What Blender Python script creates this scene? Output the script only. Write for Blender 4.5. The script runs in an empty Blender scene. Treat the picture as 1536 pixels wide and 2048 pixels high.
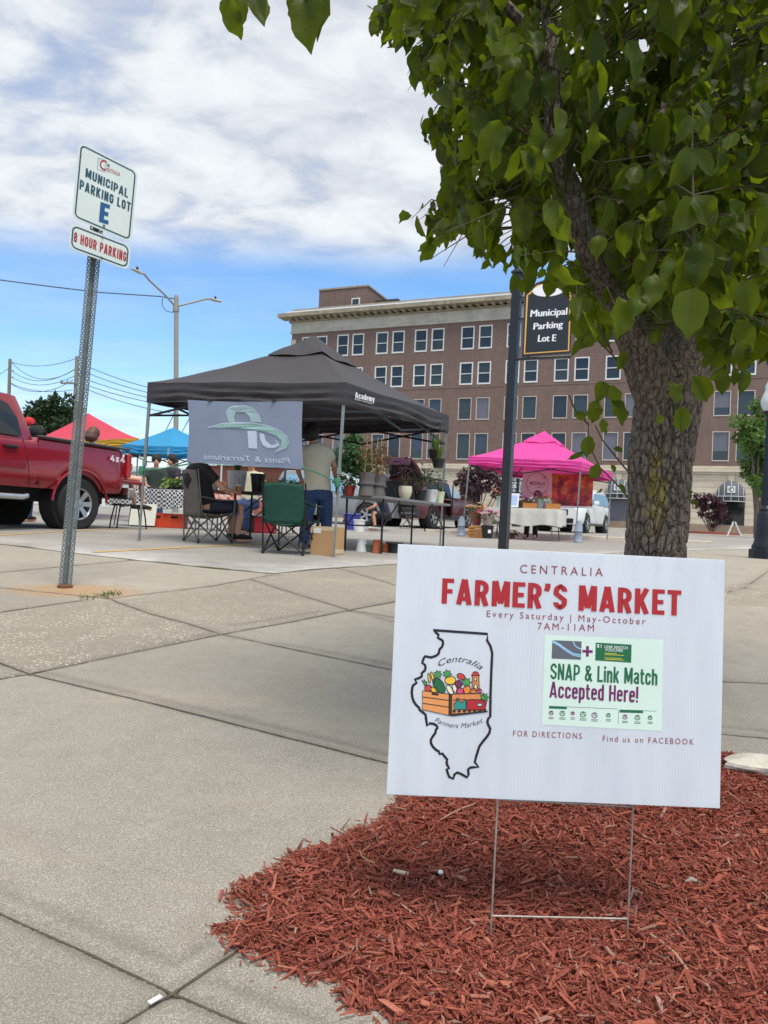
import bpy, bmesh, math, random
import numpy as np
from mathutils import Vector, Matrix, noise
from mathutils.geometry import tessellate_polygon
R=random.Random(7); NR=np.random.default_rng(11)
sc=bpy.context.scene; COL=sc.collection
# ------------------------------------------------------------ camera, sky, sun, exposure
FPX=1480.0; ROLL=math.radians(2.6); PITCH=math.atan(26/FPX); CZ=0.79
cam=bpy.data.cameras.new('camera'); camo=bpy.data.objects.new('camera',cam); COL.objects.link(camo)
cam.sensor_fit='VERTICAL'; cam.sensor_height=36; cam.sensor_width=27; cam.lens=FPX/2048*36
cam.clip_start=.05; cam.clip_end=3000
camo.matrix_world=Matrix.Translation((0,0,CZ))@Matrix.Rotation(math.pi/2+PITCH,4,'X')@Matrix.Rotation(ROLL,4,'Z')
cam.dof.use_dof=True; cam.dof.focus_distance=1.55; cam.dof.aperture_fstop=24
sc.camera=camo
SUN_EL=math.radians(65); SUN_AZ=math.radians(158)      # azimuth measured from +Y towards +X
world=bpy.data.worlds.new('World'); sc.world=world; world.use_nodes=True
def build_world():
    nt=world.node_tree; N=nt.nodes; L=nt.links; N.clear()
    out=N.new('ShaderNodeOutputWorld'); bg=N.new('ShaderNodeBackground'); L.new(bg.outputs[0],out.inputs[0])
    sky=N.new('ShaderNodeTexSky'); sky.sky_type='NISHITA'; sky.sun_disc=False
    sky.sun_elevation=SUN_EL; sky.sun_rotation=SUN_AZ; sky.dust_density=.6; sky.ozone_density=2.2; sky.air_density=1.0
    tc=N.new('ShaderNodeTexCoord'); sep=N.new('ShaderNodeSeparateXYZ'); L.new(tc.outputs['Generated'],sep.inputs[0])
    def m(op,a,b=None,c=None):
        n=N.new('ShaderNodeMath'); n.operation=op
        for i,q in enumerate((a,b,c)):
            if q is None: continue
            if isinstance(q,(int,float)): n.inputs[i].default_value=q
            else: L.new(q,n.inputs[i])
        return n.outputs[0]
    def mr(v,a,b,c=0,d=1):
        n=N.new('ShaderNodeMapRange'); n.interpolation_type='SMOOTHSTEP'; L.new(v,n.inputs[0])
        for i,q in enumerate((a,b,c,d)): n.inputs[i+1].default_value=q
        return n.outputs[0]
    zz=m('MAXIMUM',sep.outputs[2],0.0); den=m('ADD',zz,.12)
    cx=m('DIVIDE',sep.outputs[0],den); cy=m('DIVIDE',sep.outputs[1],den)
    cb=N.new('ShaderNodeCombineXYZ'); L.new(cx,cb.inputs[0]); L.new(cy,cb.inputs[1])
    def nz(scale,det,rough,rot=0,sc3=(1,1,1),dist=0.0,loc=(0,0,0)):
        mp=N.new('ShaderNodeMapping'); L.new(cb.outputs[0],mp.inputs[0]); mp.inputs['Rotation'].default_value=(0,0,rot); mp.inputs['Scale'].default_value=sc3; mp.inputs['Location'].default_value=loc
        n=N.new('ShaderNodeTexNoise'); L.new(mp.outputs[0],n.inputs['Vector']); n.inputs['Scale'].default_value=scale; n.inputs['Detail'].default_value=det; n.inputs['Roughness'].default_value=rough; n.inputs['Distortion'].default_value=dist
        return n.outputs[0]
    n1=nz(4.6,9,.56,.5,(1,1.3,1),.35); n2=nz(1.1,4,.5,.2,(1,1,1),0,(3,1,0)); n3=nz(1.5,6,.55,.15,(.55,1.9,1),.2,(7,2,0))
    # a cloud deck with a straight lower edge about 19 degrees up, broken to the left, and thin streaks below it
    edge=m('ADD',sep.outputs[2],m('MULTIPLY',m('SUBTRACT',n2,.5),.05))
    edge=m('SUBTRACT',edge,m('MULTIPLY',sep.outputs[0],.06))
    deck=mr(edge,.305,.375)
    n1w=m('ADD',m('MULTIPLY',n1,.75),m('MULTIPLY',n2,.35)); n1w=m('ADD',n1w,m('MULTIPLY',sep.outputs[0],.17))
    upper=m('MULTIPLY',deck,mr(n1w,.27,.52,.50,1.0))
    low=mr(sep.outputs[2],.19,.02); lowc=m('MULTIPLY',mr(n3,.36,.60),m('ADD',m('MULTIPLY',low,.85),.16))
    haze=mr(sep.outputs[2],.13,.0,0,.62)
    cov=m('MINIMUM',m('MAXIMUM',m('MAXIMUM',upper,lowc),haze),.97)
    mixn=N.new('ShaderNodeMix'); mixn.data_type='RGBA'; L.new(cov,mixn.inputs[0])
    g=N.new('ShaderNodeHueSaturation'); L.new(sky.outputs[0],g.inputs['Color']); g.inputs['Saturation'].default_value=1.22; g.inputs['Value'].default_value=1.0
    L.new(g.outputs[0],mixn.inputs[6])
    shade=mr(n1,.32,.68,.80,1.12)
    cc=N.new('ShaderNodeMix'); cc.data_type='RGBA'; cc.blend_type='MULTIPLY'; cc.inputs[0].default_value=1; cc.inputs[6].default_value=(3.6,3.76,3.95,1)
    cs=N.new('ShaderNodeCombineColor'); L.new(shade,cs.inputs[0]); L.new(shade,cs.inputs[1]); L.new(m('POWER',shade,.8),cs.inputs[2]); L.new(cs.outputs[0],cc.inputs[7])
    L.new(cc.outputs[2],mixn.inputs[7]); L.new(mixn.outputs[2],bg.inputs[0]); bg.inputs[1].default_value=.125
build_world()
sun=bpy.data.lights.new('sun','SUN'); sun.energy=1.8; sun.angle=math.radians(22); sun.color=(1,.95,.87)
suno=bpy.data.objects.new('sun',sun); COL.objects.link(suno)
sd=Vector((math.sin(SUN_AZ)*math.cos(SUN_EL),math.cos(SUN_AZ)*math.cos(SUN_EL),math.sin(SUN_EL)))
suno.rotation_euler=sd.to_track_quat('Z','Y').to_euler()
sc.view_settings.view_transform='Standard'; sc.view_settings.look='None'; sc.view_settings.exposure=0.88; sc.view_settings.gamma=1
sc.render.resolution_x=768; sc.render.resolution_y=1024
# ------------------------------------------------------------ measuring helpers
CR,SR,CP,SP=math.cos(ROLL),math.sin(ROLL),math.cos(PITCH),math.sin(PITCH)
CAM=Vector((0,0,CZ))
def ray(px,py):
    a=px-768; b=1024-py; x=a*CR-b*SR; y=a*SR+b*CR
    return Vector((x/FPX,CP-y/FPX*SP,SP+y/FPX*CP))
def P(px,py,Y):
    r=ray(px,py); return CAM+r*(Y/r.y)
def project(p):
    d=Vector(p)-CAM; f=d.y*CP+d.z*SP; u=-d.y*SP+d.z*CP; x=d.x
    if f<=.01: return None
    x=x/f*FPX; y=u/f*FPX
    return (768+x*CR+y*SR, 1024-(-x*SR+y*CR))
_GY=[-30,0,1.34,3,5.5,8.7,10.5,12,16,20,22,27,40,65,90,3000]
_GD=[.80,.79,.76,.685,.555,.41,.335,.285,.24,.21,.08,-.03,-.2,-.57,-.65,-.65]
def gzn(y): return CZ-np.interp(y,_GY,_GD)
def gz(x,y): return float(gzn(y))
def G(px,py):
    r=ray(px,py); lo=.3
    t=.3
    while t<200:
        q=CAM+r*t
        if q.z<gz(q.x,q.y): break
        t*=1.02
    a,b=t/1.02,t
    for _ in range(30):
        m=(a+b)/2; q=CAM+r*m
        if q.z<gz(q.x,q.y): b=m
        else: a=m
    q=CAM+r*a; q.z=gz(q.x,q.y); return q
def foot(px,Y):
    q=P(px,1050,Y); 
    for _ in range(3):
        pp=project((q.x,Y,gz(q.x,Y))); q.x+=(px-pp[0])*Y/FPX
    q.z=gz(q.x,Y); return q
# ------------------------------------------------------------ materials
def C(r,g,b):
    f=lambda c:(c/12.92 if c<=.04045 else ((c+.055)/1.055)**2.4)
    return (f(r/255),f(g/255),f(b/255),1)
MATS={}
def mat(name,col,rough=.6,metal=0,var=.12,vscale=6,bump=0,bscale=60,trans=0,coat=0,spec=.5,emit=0,stretch=(1,1,1)):
    if name in MATS: return MATS[name]
    m=bpy.data.materials.new(name); m.use_nodes=True; nt=m.node_tree; N=nt.nodes; L=nt.links
    b=N['Principled BSDF']; b.inputs['Roughness'].default_value=rough; b.inputs['Metallic'].default_value=metal
    b.inputs['Coat Weight'].default_value=coat; b.inputs['Coat Roughness'].default_value=.05; b.inputs['Specular IOR Level'].default_value=spec
    tc=N.new('ShaderNodeTexCoord'); mp=N.new('ShaderNodeMapping'); L.new(tc.outputs['Object'],mp.inputs[0]); mp.inputs['Scale'].default_value=stretch
    n=N.new('ShaderNodeTexNoise'); L.new(mp.outputs[0],n.inputs['Vector']); n.inputs['Scale'].default_value=vscale; n.inputs['Detail'].default_value=5; n.inputs['Roughness'].default_value=.6
    r=N.new('ShaderNodeValToRGB'); L.new(n.outputs[0],r.inputs[0])
    r.color_ramp.elements[0].position=.3; r.color_ramp.elements[1].position=.7
    k=1-var; r.color_ramp.elements[0].color=(col[0]*k,col[1]*k,col[2]*k,1); k=1+var; r.color_ramp.elements[1].color=(min(1,col[0]*k),min(1,col[1]*k),min(1,col[2]*k),1)
    L.new(r.outputs[0],b.inputs['Base Color'])
    if bump:
        n2=N.new('ShaderNodeTexNoise'); L.new(mp.outputs[0],n2.inputs['Vector']); n2.inputs['Scale'].default_value=bscale; n2.inputs['Detail'].default_value=4
        bp=N.new('ShaderNodeBump'); bp.inputs['Strength'].default_value=min(1,bump); bp.inputs['Distance'].default_value=.01; L.new(n2.outputs[0],bp.inputs['Height']); L.new(bp.outputs[0],b.inputs['Normal'])
    if trans:
        t=N.new('ShaderNodeBsdfTranslucent'); L.new(r.outputs[0],t.inputs[0]); mx=N.new('ShaderNodeMixShader'); mx.inputs[0].default_value=trans
        L.new(b.outputs[0],mx.inputs[1]); L.new(t.outputs[0],mx.inputs[2]); L.new(mx.outputs[0],N['Material Output'].inputs[0])
    MATS[name]=m; return m
def glass(name,col,rough=.04):
    return mat(name,col,rough,0,.05,1.5,spec=.45)
# ------------------------------------------------------------ mesh builder
ORG={}
class MB:
    def __init__(s): s.v=[]; s.f=[]
    def add(s,vs,fs):
        o=len(s.v); s.v+= [Vector(v) for v in vs]; s.f+=[tuple(i+o for i in f) for f in fs]; return s
    def box(s,c,sz,R=None):
        c=Vector(c); h=Vector(sz)/2; vs=[]
        for x in(-1,1):
            for y in(-1,1):
                for z in(-1,1):
                    q=Vector((x*h.x,y*h.y,z*h.z)); vs.append(c+(R@q if R else q))
        return s.add(vs,[(0,1,3,2),(4,6,7,5),(0,4,5,1),(2,3,7,6),(0,2,6,4),(1,5,7,3)])
    def bar(s,a,b,w,h=None,up=(0,0,1)):
        a=Vector(a);b=Vector(b); h=h or w; d=(b-a).normalized(); u=Vector(up)
        if abs(d.dot(u))>.98: u=Vector((1,0,0)) if abs(d.x)<.9 else Vector((0,1,0))
        x=d.cross(u).normalized(); y=x.cross(d)
        vs=[p+x*(w/2*i)+y*(h/2*j) for p in(a,b) for i,j in((-1,-1),(1,-1),(1,1),(-1,1))]
        return s.add(vs,[(3,2,1,0),(4,5,6,7),(0,1,5,4),(1,2,6,5),(2,3,7,6),(3,0,4,7)])
    def tube(s,pts,rs,n=8,caps=True,flat=1.0,side=None):
        pts=[Vector(p) for p in pts]
        if isinstance(rs,(int,float)): rs=[rs]*len(pts)
        vs=[]; fs=[]; px=None
        for i,p in enumerate(pts):
            d=(pts[min(i+1,len(pts)-1)]-pts[max(i-1,0)]).normalized()
            if side is not None: x=(Vector(side)-d*d.dot(Vector(side))).normalized()
            else:
                if px is None:
                    px=d.cross(Vector((0,0,1))); px=px if px.length>.1 else d.cross(Vector((0,1,0)))
                x=(px-d*px.dot(d)).normalized()
            px=x; y=d.cross(x)
            r=rs[i]; rx,ry=(r if isinstance(r,(tuple,list)) else (r,r*flat))
            for k in range(n):
                a=2*math.pi*k/n; vs.append(p+x*(rx*math.cos(a))+y*(ry*math.sin(a)))
        for i in range(len(pts)-1):
            for k in range(n):
                a=i*n+k;b=i*n+(k+1)%n; fs.append((a,b,b+n,a+n))
        if caps: fs.append(tuple(range(n-1,-1,-1))); fs.append(tuple(range((len(pts)-1)*n,len(pts)*n)))
        return s.add(vs,fs)
    def cyl(s,a,b,r0,r1=None,n=12): return s.tube([a,b],[r0,r0 if r1 is None else r1],n)
    def lathe(s,c,prof,n=20,M=None,caps=True):
        c=Vector(c); vs=[]; fs=[]
        for r,z in prof:
            for k in range(n):
                a=2*math.pi*k/n; q=Vector((r*math.cos(a),r*math.sin(a),z)); vs.append(c+(M@q if M else q))
        for i in range(len(prof)-1):
            for k in range(n):
                a=i*n+k;b=i*n+(k+1)%n; fs.append((a,b,b+n,a+n))
        if caps and prof[0][0]>1e-4: fs.append(tuple(range(n-1,-1,-1)))
        if caps and prof[-1][0]>1e-4: fs.append(tuple(range((len(prof)-1)*n,len(prof)*n)))
        return s.add(vs,fs)
    def ball(s,c,r,n=12,sq=(1,1,1)):
        prof=[(max(.0001,math.sin(math.pi*i/n)),-math.cos(math.pi*i/n)) for i in range(n+1)]
        o=len(s.v); s.lathe((0,0,0),prof,n+4)
        for i in range(o,len(s.v)):
            q=s.v[i]; s.v[i]=Vector((c[0]+q.x*r*sq[0],c[1]+q.y*r*sq[1],c[2]+q.z*r*sq[2]))
        return s
    def prism(s,pts,d):
        pts=[Vector(p) for p in pts]; d=Vector(d); n=len(pts)
        return s.add(pts+[p+d for p in pts],[tuple(range(n-1,-1,-1)),tuple(range(n,2*n))]+[(i,(i+1)%n,(i+1)%n+n,i+n) for i in range(n)])
    def flat(s,pts):
        pts=[Vector(p) for p in pts]; return s.add(pts,[tuple(t) for t in tessellate_polygon([pts])])
    def grid(s,rows,close=False):
        n=len(rows[0]); vs=[p for r in rows for p in r]; fs=[]
        for i in range(len(rows)-1):
            for k in range(n if close else n-1):
                a=i*n+k;b=i*n+(k+1)%n; fs.append((a,b,b+n,a+n))
        return s.add(vs,fs)
    def xf(s,M): s.v=[M@v for v in s.v]; return s
    def __add__(s,o): s.add(o.v,o.f); return s
def link(name,me,m,parent,origin):
    o=bpy.data.objects.new(name,me); COL.objects.link(o)
    if m: me.materials.append(m)
    if parent is not None: o.parent=parent
    else: o.location=origin
    ORG[o]=origin; return o
def build(mb,name,m,parent=None,smooth=0,bevel=0,origin=None,solid=0):
    if parent is not None: org=ORG[parent]
    else:
        if origin is None:
            xs=[v.x for v in mb.v]; ys=[v.y for v in mb.v]; origin=((min(xs)+max(xs))/2,(min(ys)+max(ys))/2,min(v.z for v in mb.v))
        org=Vector(origin)
    me=bpy.data.meshes.new(name); me.from_pydata([tuple(v-org) for v in mb.v],[],mb.f); me.validate()
    bm=bmesh.new(); bm.from_mesh(me); bmesh.ops.recalc_face_normals(bm,faces=bm.faces); bm.to_mesh(me); bm.free()
    o=link(name,me,m,parent,org)
    if smooth:
        for p in me.polygons: p.use_smooth=True
        me.set_sharp_from_angle(angle=math.radians(smooth if smooth>1 else 50))
    if solid:
        md=o.modifiers.new('solid','SOLIDIFY'); md.thickness=solid; md.offset=0
    if bevel:
        md=o.modifiers.new('bevel','BEVEL'); md.width=bevel; md.segments=2; md.limit_method='ANGLE'; md.angle_limit=math.radians(40)
    return o
def tag(o,label,cat,group=None,kind=None):
    if kind: o['kind']=kind
    if label: o['label']=label
    if cat: o['category']=cat
    if group: o['group']=group
    return o
def thing(name,loc,label,cat,group=None):
    o=bpy.data.objects.new(name,None); o.empty_display_size=.1; COL.objects.link(o); o.location=loc; ORG[o]=Vector(loc)
    return tag(o,label,cat,group)
def structure(o): o['kind']='structure'; return o
def dup(root,loc,label,rz=None):
    r=root.copy(); COL.objects.link(r); r.location=loc; r['label']=label
    if rz is not None: r.rotation_euler=(0,0,rz)
    for ch in root.children:
        c=ch.copy(); COL.objects.link(c); c.parent=r
        for g in ch.children:
            d=g.copy(); COL.objects.link(d); d.parent=c
    return r
def frame(loc,heading):       # local x = heading direction
    x=Vector((heading[0],heading[1],0)).normalized(); y=Vector((-x.y,x.x,0))
    return Matrix(((x.x,y.x,0,loc[0]),(x.y,y.y,0,loc[1]),(0,0,1,loc[2]),(0,0,0,1)))
def remeshed(mb,name,m,parent,voxel=.016,sm=4):
    o=build(mb,name,m,parent)
    md=o.modifiers.new('r','REMESH'); md.mode='VOXEL'; md.voxel_size=voxel; md.use_smooth_shade=True
    md=o.modifiers.new('s','SMOOTH'); md.factor=.5; md.iterations=sm
    return o
# ------------------------------------------------------------ boards with writing
class Board:
    """a flat panel given by four corners; (u,v) from bottom left"""
    def __init__(s,bl,br,tl,tr):
        s.bl,s.br,s.tl,s.tr=[Vector(q) for q in(bl,br,tl,tr)]
        s.n=((s.br-s.bl).cross(s.tl-s.bl)).normalized(); s.c=(s.bl+s.br+s.tl+s.tr)/4
        s.fn=None
    def at(s,u,v,off=0):
        q=s.bl*(1-u)*(1-v)+s.br*u*(1-v)+s.tl*(1-u)*v+s.tr*u*v
        if s.fn: q=q+s.n*s.fn(u,v)
        return q+s.n*off
    def uv(s,px,py):
        r=ray(px,py); t=(s.c-CAM).dot(s.n)/r.dot(s.n); q=CAM+r*t; u=v=.5
        for _ in range(20):
            e=q-(s.bl*(1-u)*(1-v)+s.br*u*(1-v)+s.tl*(1-u)*v+s.tr*u*v)
            du=(s.br-s.bl)*(1-v)+(s.tr-s.tl)*v; dv=(s.tl-s.bl)*(1-u)+(s.tr-s.br)*u
            a,b,c=du.dot(du),du.dot(dv),dv.dot(dv); e1,e2=e.dot(du),e.dot(dv); D=a*c-b*b
            u+=(e1*c-e2*b)/D; v+=(e2*a-e1*b)/D
        return u,v
    def W(s): return (s.br-s.bl).length
    def H(s): return (s.tl-s.bl).length
    def slab(s,mb,th,r=0.0,nseg=6):
        W,H=s.W(),s.H(); pts=[]
        if r:
            for cx,cy,a0 in((1-r/W,1-r/H,0),(r/W,1-r/H,90),(r/W,r/H,180),(1-r/W,r/H,270)):
                for k in range(nseg+1):
                    a=math.radians(a0+90*k/nseg); pts.append((cx+r/W*math.cos(a),cy+r/H*math.sin(a)))
        else: pts=[(0,0),(1,0),(1,1),(0,1)]
        mb.prism([s.at(u,v,-th) for u,v in pts],s.n*th); return pts
    def poly(s,mb,uvs,off): mb.flat([s.at(u,v,off) for u,v in uvs])
    def stroke(s,mb,uvs,w,off,closed=False):
        W,H=s.W(),s.H(); n=len(uvs); L=[];Rr=[]
        for i in range(n):
            a=uvs[(i-1)%n] if (closed or i>0) else uvs[i]; b=uvs[(i+1)%n] if (closed or i<n-1) else uvs[i]
            dx=(b[0]-a[0])*W; dy=(b[1]-a[1])*H; l=math.hypot(dx,dy) or 1; nx,ny=-dy/l*w/2,dx/l*w/2
            L.append((uvs[i][0]+nx/W,uvs[i][1]+ny/H)); Rr.append((uvs[i][0]-nx/W,uvs[i][1]-ny/H))
        if closed: L.append(L[0]);Rr.append(Rr[0])
        mb.grid([[s.at(u,v,off) for u,v in L],[s.at(u,v,off) for u,v in Rr]])
_cap=None
def glyphs(text,bold=0.0,space=1.0,shear=0.0,res=3):
    global _cap
    def mk(t):
        cu=bpy.data.curves.new('t','FONT'); cu.body=t; cu.offset=bold; cu.space_character=space; cu.shear=shear; cu.resolution_u=res
        o=bpy.data.objects.new('t',cu); COL.objects.link(o); dg=bpy.context.evaluated_depsgraph_get(); me=o.evaluated_get(dg).to_mesh()
        v=[(q.co.x,q.co.y) for q in me.vertices]; f=[tuple(p.vertices) for p in me.polygons]
        o.evaluated_get(dg).to_mesh_clear(); bpy.data.objects.remove(o); bpy.data.curves.remove(cu); return v,f
    if _cap is None: _cap=max(q[1] for q in mk('H')[0])
    v,f=mk(text); x0=min(q[0] for q in v); x1=max(q[0] for q in v)
    return [((x-x0)/(x1-x0),y/_cap) for x,y in v],f
def write(bd,mb,text,Lp,Rp,cap,off,bold=0.0,space=1.0,shear=0.0,mid=None,px=True):
    """text from Lp to Rp (baseline ends), capital height cap in photo pixels; mid bends the baseline"""
    a=bd.uv(*Lp);b=bd.uv(*Rp); W,H=bd.W(),bd.H()
    c0=bd.uv((Lp[0]+Rp[0])/2,(Lp[1]+Rp[1])/2); c1=bd.uv((Lp[0]+Rp[0])/2+cap*SR,(Lp[1]+Rp[1])/2-cap); ch=c1[1]-c0[1]
    v,f=glyphs(text,bold,space,shear); out=[]
    m=bd.uv(*mid) if mid else None
    for x,y in v:
        if m:
            k=(2*m[0]-.5*a[0]-.5*b[0],2*m[1]-.5*a[1]-.5*b[1])
            u=a[0]*(1-x)**2+2*k[0]*x*(1-x)+b[0]*x*x; w=a[1]*(1-x)**2+2*k[1]*x*(1-x)+b[1]*x*x
            tx=2*(1-x)*(k[0]-a[0])+2*x*(b[0]-k[0]); ty=2*(1-x)*(k[1]-a[1])+2*x*(b[1]-k[1]); l=math.hypot(tx*W,ty*H)
            u+=-ty*H/l*y*ch*H/W; w+=tx*W/l*y*ch
        else: u=a[0]+(b[0]-a[0])*x; w=a[1]+(b[1]-a[1])*x+y*ch
        out.append(bd.at(u,w,off))
    mb.add(out,f)
# ---- stroke lettering: narrow gothic capitals built from pen strokes
def arc(cx,cy,rx,ry,a0,a1,n=9): return [(cx+rx*math.cos(math.radians(a0+(a1-a0)*i/n)),cy+ry*math.sin(math.radians(a0+(a1-a0)*i/n))) for i in range(n+1)]
def glyph(ch,t):
    """strokes in a cell of height 1; width returned; t pen width"""
    w=.44; h=t/2; l,r,b,m,T=h,w-h,h,.5,1-h; k=.19
    O=lambda l,r,b,T:arc(r-k,T-k,k,k,0,90,5)+arc(l+k,T-k,k,k,90,180,5)+arc(l+k,b+k,k,k,180,270,5)+arc(r-k,b+k,k,k,270,360,5)
    xh=.74; X=xh-h; lw=.38; R_=lw-h; kk=min(k,(R_-l)/2)
    Ol=lambda l,r,b,T:arc(r-kk,T-kk,kk,kk,0,90,5)+arc(l+kk,T-kk,kk,kk,90,180,5)+arc(l+kk,b+kk,kk,kk,180,270,5)+arc(r-kk,b+kk,kk,kk,270,360,5)
    D={'I':(t,[[(h,0),(h,1)]]),'L':(.38,[[(l,1),(l,b),(.38,b)]]),'F':(.38,[[(l,0),(l,T),(.38,T)],[(l,.5),(.34,.5)]]),'E':(.40,[[(.40,b),(l,b),(l,T),(.40,T)],[(l,.5),(.36,.5)]]),
    'T':(.44,[[(0,T),(.44,T)],[(.22,0),(.22,T)]]),'H':(w,[[(l,0),(l,1)],[(r,0),(r,1)],[(l,.5),(r,.5)]]),'U':(w,[[(l,1)]+arc(l+k,b+k,k,k,180,270,5)+arc(r-k,b+k,k,k,270,360,5)+[(r,1)]]),
    'A':(.50,[[(h*.95,0),(.25-h*.12,1)],[(.5-h*.95,0),(.25+h*.12,1)],[(.14,.24),(.36,.24)]]),'V':(.5,[[(h,1),(.25,0)],[(.5-h,1),(.25,0)]]),'N':(w,[[(l,0),(l,1)],[(l,1),(r,0)],[(r,0),(r,1)]]),'M':(.58,[[(l,0),(l,1)],[(l+h*.3,1),(.29,.12)],[(.58-h-h*.3,1),(.29,.12)],[(.58-h,0),(.58-h,1)]]),
    'K':(.47,[[(l,0),(l,1)],[(.46-h,1),(l+h*.6,.42)],[(l+.10,.56),(.47-h,0)]]),'O':(w,[O(l,r,b,T)+[(r,T-k)]]),'C':(w,[[(r,.64)]+arc(r-k,T-k,k,k,0,90,5)+arc(l+k,T-k,k,k,90,180,5)+arc(l+k,b+k,k,k,180,270,5)+arc(r-k,b+k,k,k,270,360,5)+[(r,.36)]]),
    'G':(w,[[(r,.66)]+arc(r-k,T-k,k,k,0,90,5)+arc(l+k,T-k,k,k,90,180,5)+arc(l+k,b+k,k,k,180,270,5)+arc(r-k,b+k,k,k,270,360,5)+[(r,.46),(.24,.46)]]),
    'P':(w,[[(l,0),(l,T),(r-k,T)]+arc(r-k,T-k,k,k,90,0,5)+arc(r-k,.42+k,k,k,0,-90,5)+[(l,.42)]]),'R':(.46,[[(l,0),(l,T),(r-k,T)]+arc(r-k,T-k,k,k,90,0,5)+arc(r-k,.45+k,k,k,0,-90,5)+[(l,.45)],[(.24,.45),(.46-h,0)]]),
    'S':(w,[[(r,.72)]+arc(r-k,T-k,k,k,0,90,5)+arc(l+k,T-k,k,k,90,180,5)+[(l,.62),(r,.38)]+arc(r-k,b+k,k,k,0,-90,5)+arc(l+k,b+k,k,k,270,180,5)+[(l,.28)]]),
    '8':(w,[O(l,r,b,.52)+[(r,.52-k)],O(l+.01,r-.01,.50,T)+[(r-.01,T-k)]]),"'":(t*1.1,[[(h,1),(h,.86),(h*.5,.70)]]),'!':(t,[[(h,.26),(h,1)],[(h,0),(h,t*.95)]]),' ':(.2,[]),
    '&':(.52,[[(.52-h*.6,0),(.12,.70)]+arc(.22,.82,.12,.18-h,200,-20,7)+[(.10,.40)]+arc(.20,.24,.20-h,.24-h,140,300,7)+[(.50-h,.50)]]),
    'i':(t,[[(h,0),(h,xh)],[(h,.84),(h,1)]]),'l':(t,[[(h,0),(h,1)]]),'n':(lw,[[(l,0),(l,xh)],[(l,X-kk)]+arc(R_-kk,X-kk,kk,kk,100,0,5)+[(R_,0)]]),'h':(lw,[[(l,0),(l,1)],[(l,X-kk)]+arc(R_-kk,X-kk,kk,kk,100,0,5)+[(R_,0)]]),'r':(.28,[[(l,0),(l,xh)],[(l,X-.12),(l+.08,X),(.28,X)]]),
    'k':(.40,[[(l,0),(l,1)],[(.39-h,xh),(l+h*.5,.32)],[(l+.09,.44),(.40-h,0)]]),'t':(.28,[[(.11,.95),(.11,b+.08),(.17,b),(.28,b)],[(0,X),(.27,X)]]),'c':(lw,[[(R_,.50)]+arc(R_-kk,X-kk,kk,kk,0,90,5)+arc(l+kk,X-kk,kk,kk,90,180,5)+arc(l+kk,b+kk,kk,kk,180,270,5)+arc(R_-kk,b+kk,kk,kk,270,360,5)+[(R_,.26)]]),
    'e':(lw,[[(l,.40),(R_,.40)]+arc(R_-kk,X-kk,kk,kk,0,90,5)+arc(l+kk,X-kk,kk,kk,90,180,5)+arc(l+kk,b+kk,kk,kk,180,270,5)+arc(R_-kk,b+kk,kk,kk,270,350,5)]),
    'a':(lw,[[(l,.56)]+arc(l+kk,X-kk,kk,kk,170,90,5)+arc(R_-kk,X-kk,kk,kk,90,0,5)+[(R_,0)],[(R_,.44),(l+kk,.40)]+arc(l+kk,b+.14,kk,.14,90,270,6)+[(R_,b+.08)]]),
    'd':(lw,[Ol(l,R_,b,X)+[(R_,X-kk)],[(R_,0),(R_,1)]]),'p':(lw,[Ol(l,R_,b,X)+[(R_,X-kk)],[(l,-.24),(l,xh)]]),'o':(lw,[Ol(l,R_,b,X)+[(R_,X-kk)]]),'m':(.56,[[(l,0),(l,xh)],[(l,X-.1)]+arc(.28-.08,X-.08,.08,.08,90,0,4)+[(.28,0)],[(.28,X-.1)]+arc(.56-h-.08,X-.08,.08,.08,90,0,4)+[(.56-h,0)]]),'y':(.38,[[(h*.8,xh),(.19,.05)],[(.38-h*.8,xh),(.12,-.22)]]),'x':(.36,[[(h,xh),(.36-h,0)],[(.36-h,xh),(h,0)]]),'4':(.46,[[(.46,.26),(h,.26),(.30,1-h)],[(.32,0),(.32,.60)]])}
    return D[ch]
def ribbon(pts,w):
    pts=[p for i,p in enumerate(pts) if i==0 or math.hypot(p[0]-pts[i-1][0],p[1]-pts[i-1][1])>2e-3]; n=len(pts); out=[]
    for i in range(n):
        p=pts[i]; a=pts[i-1] if i>0 else None; b=pts[i+1] if i<n-1 else None
        def nr(u,v): d=(v[0]-u[0],v[1]-u[1]); l=math.hypot(*d) or 1e-6; return (-d[1]/l,d[0]/l)
        if a is None: q=nr(p,b); k=1
        elif b is None: q=nr(a,p); k=1
        else:
            n1,n2=nr(a,p),nr(p,b); q=(n1[0]+n2[0],n1[1]+n2[1]); l=math.hypot(*q)
            if l<.25: q=n1;k=1
            else: q=(q[0]/l,q[1]/l); k=min(1.45,1/max(.3,q[0]*n1[0]+q[1]*n1[1]))
        out.append(((p[0]+q[0]*w/2*k,p[1]+q[1]*w/2*k),(p[0]-q[0]*w/2*k,p[1]-q[1]*w/2*k)))
    return out
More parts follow.
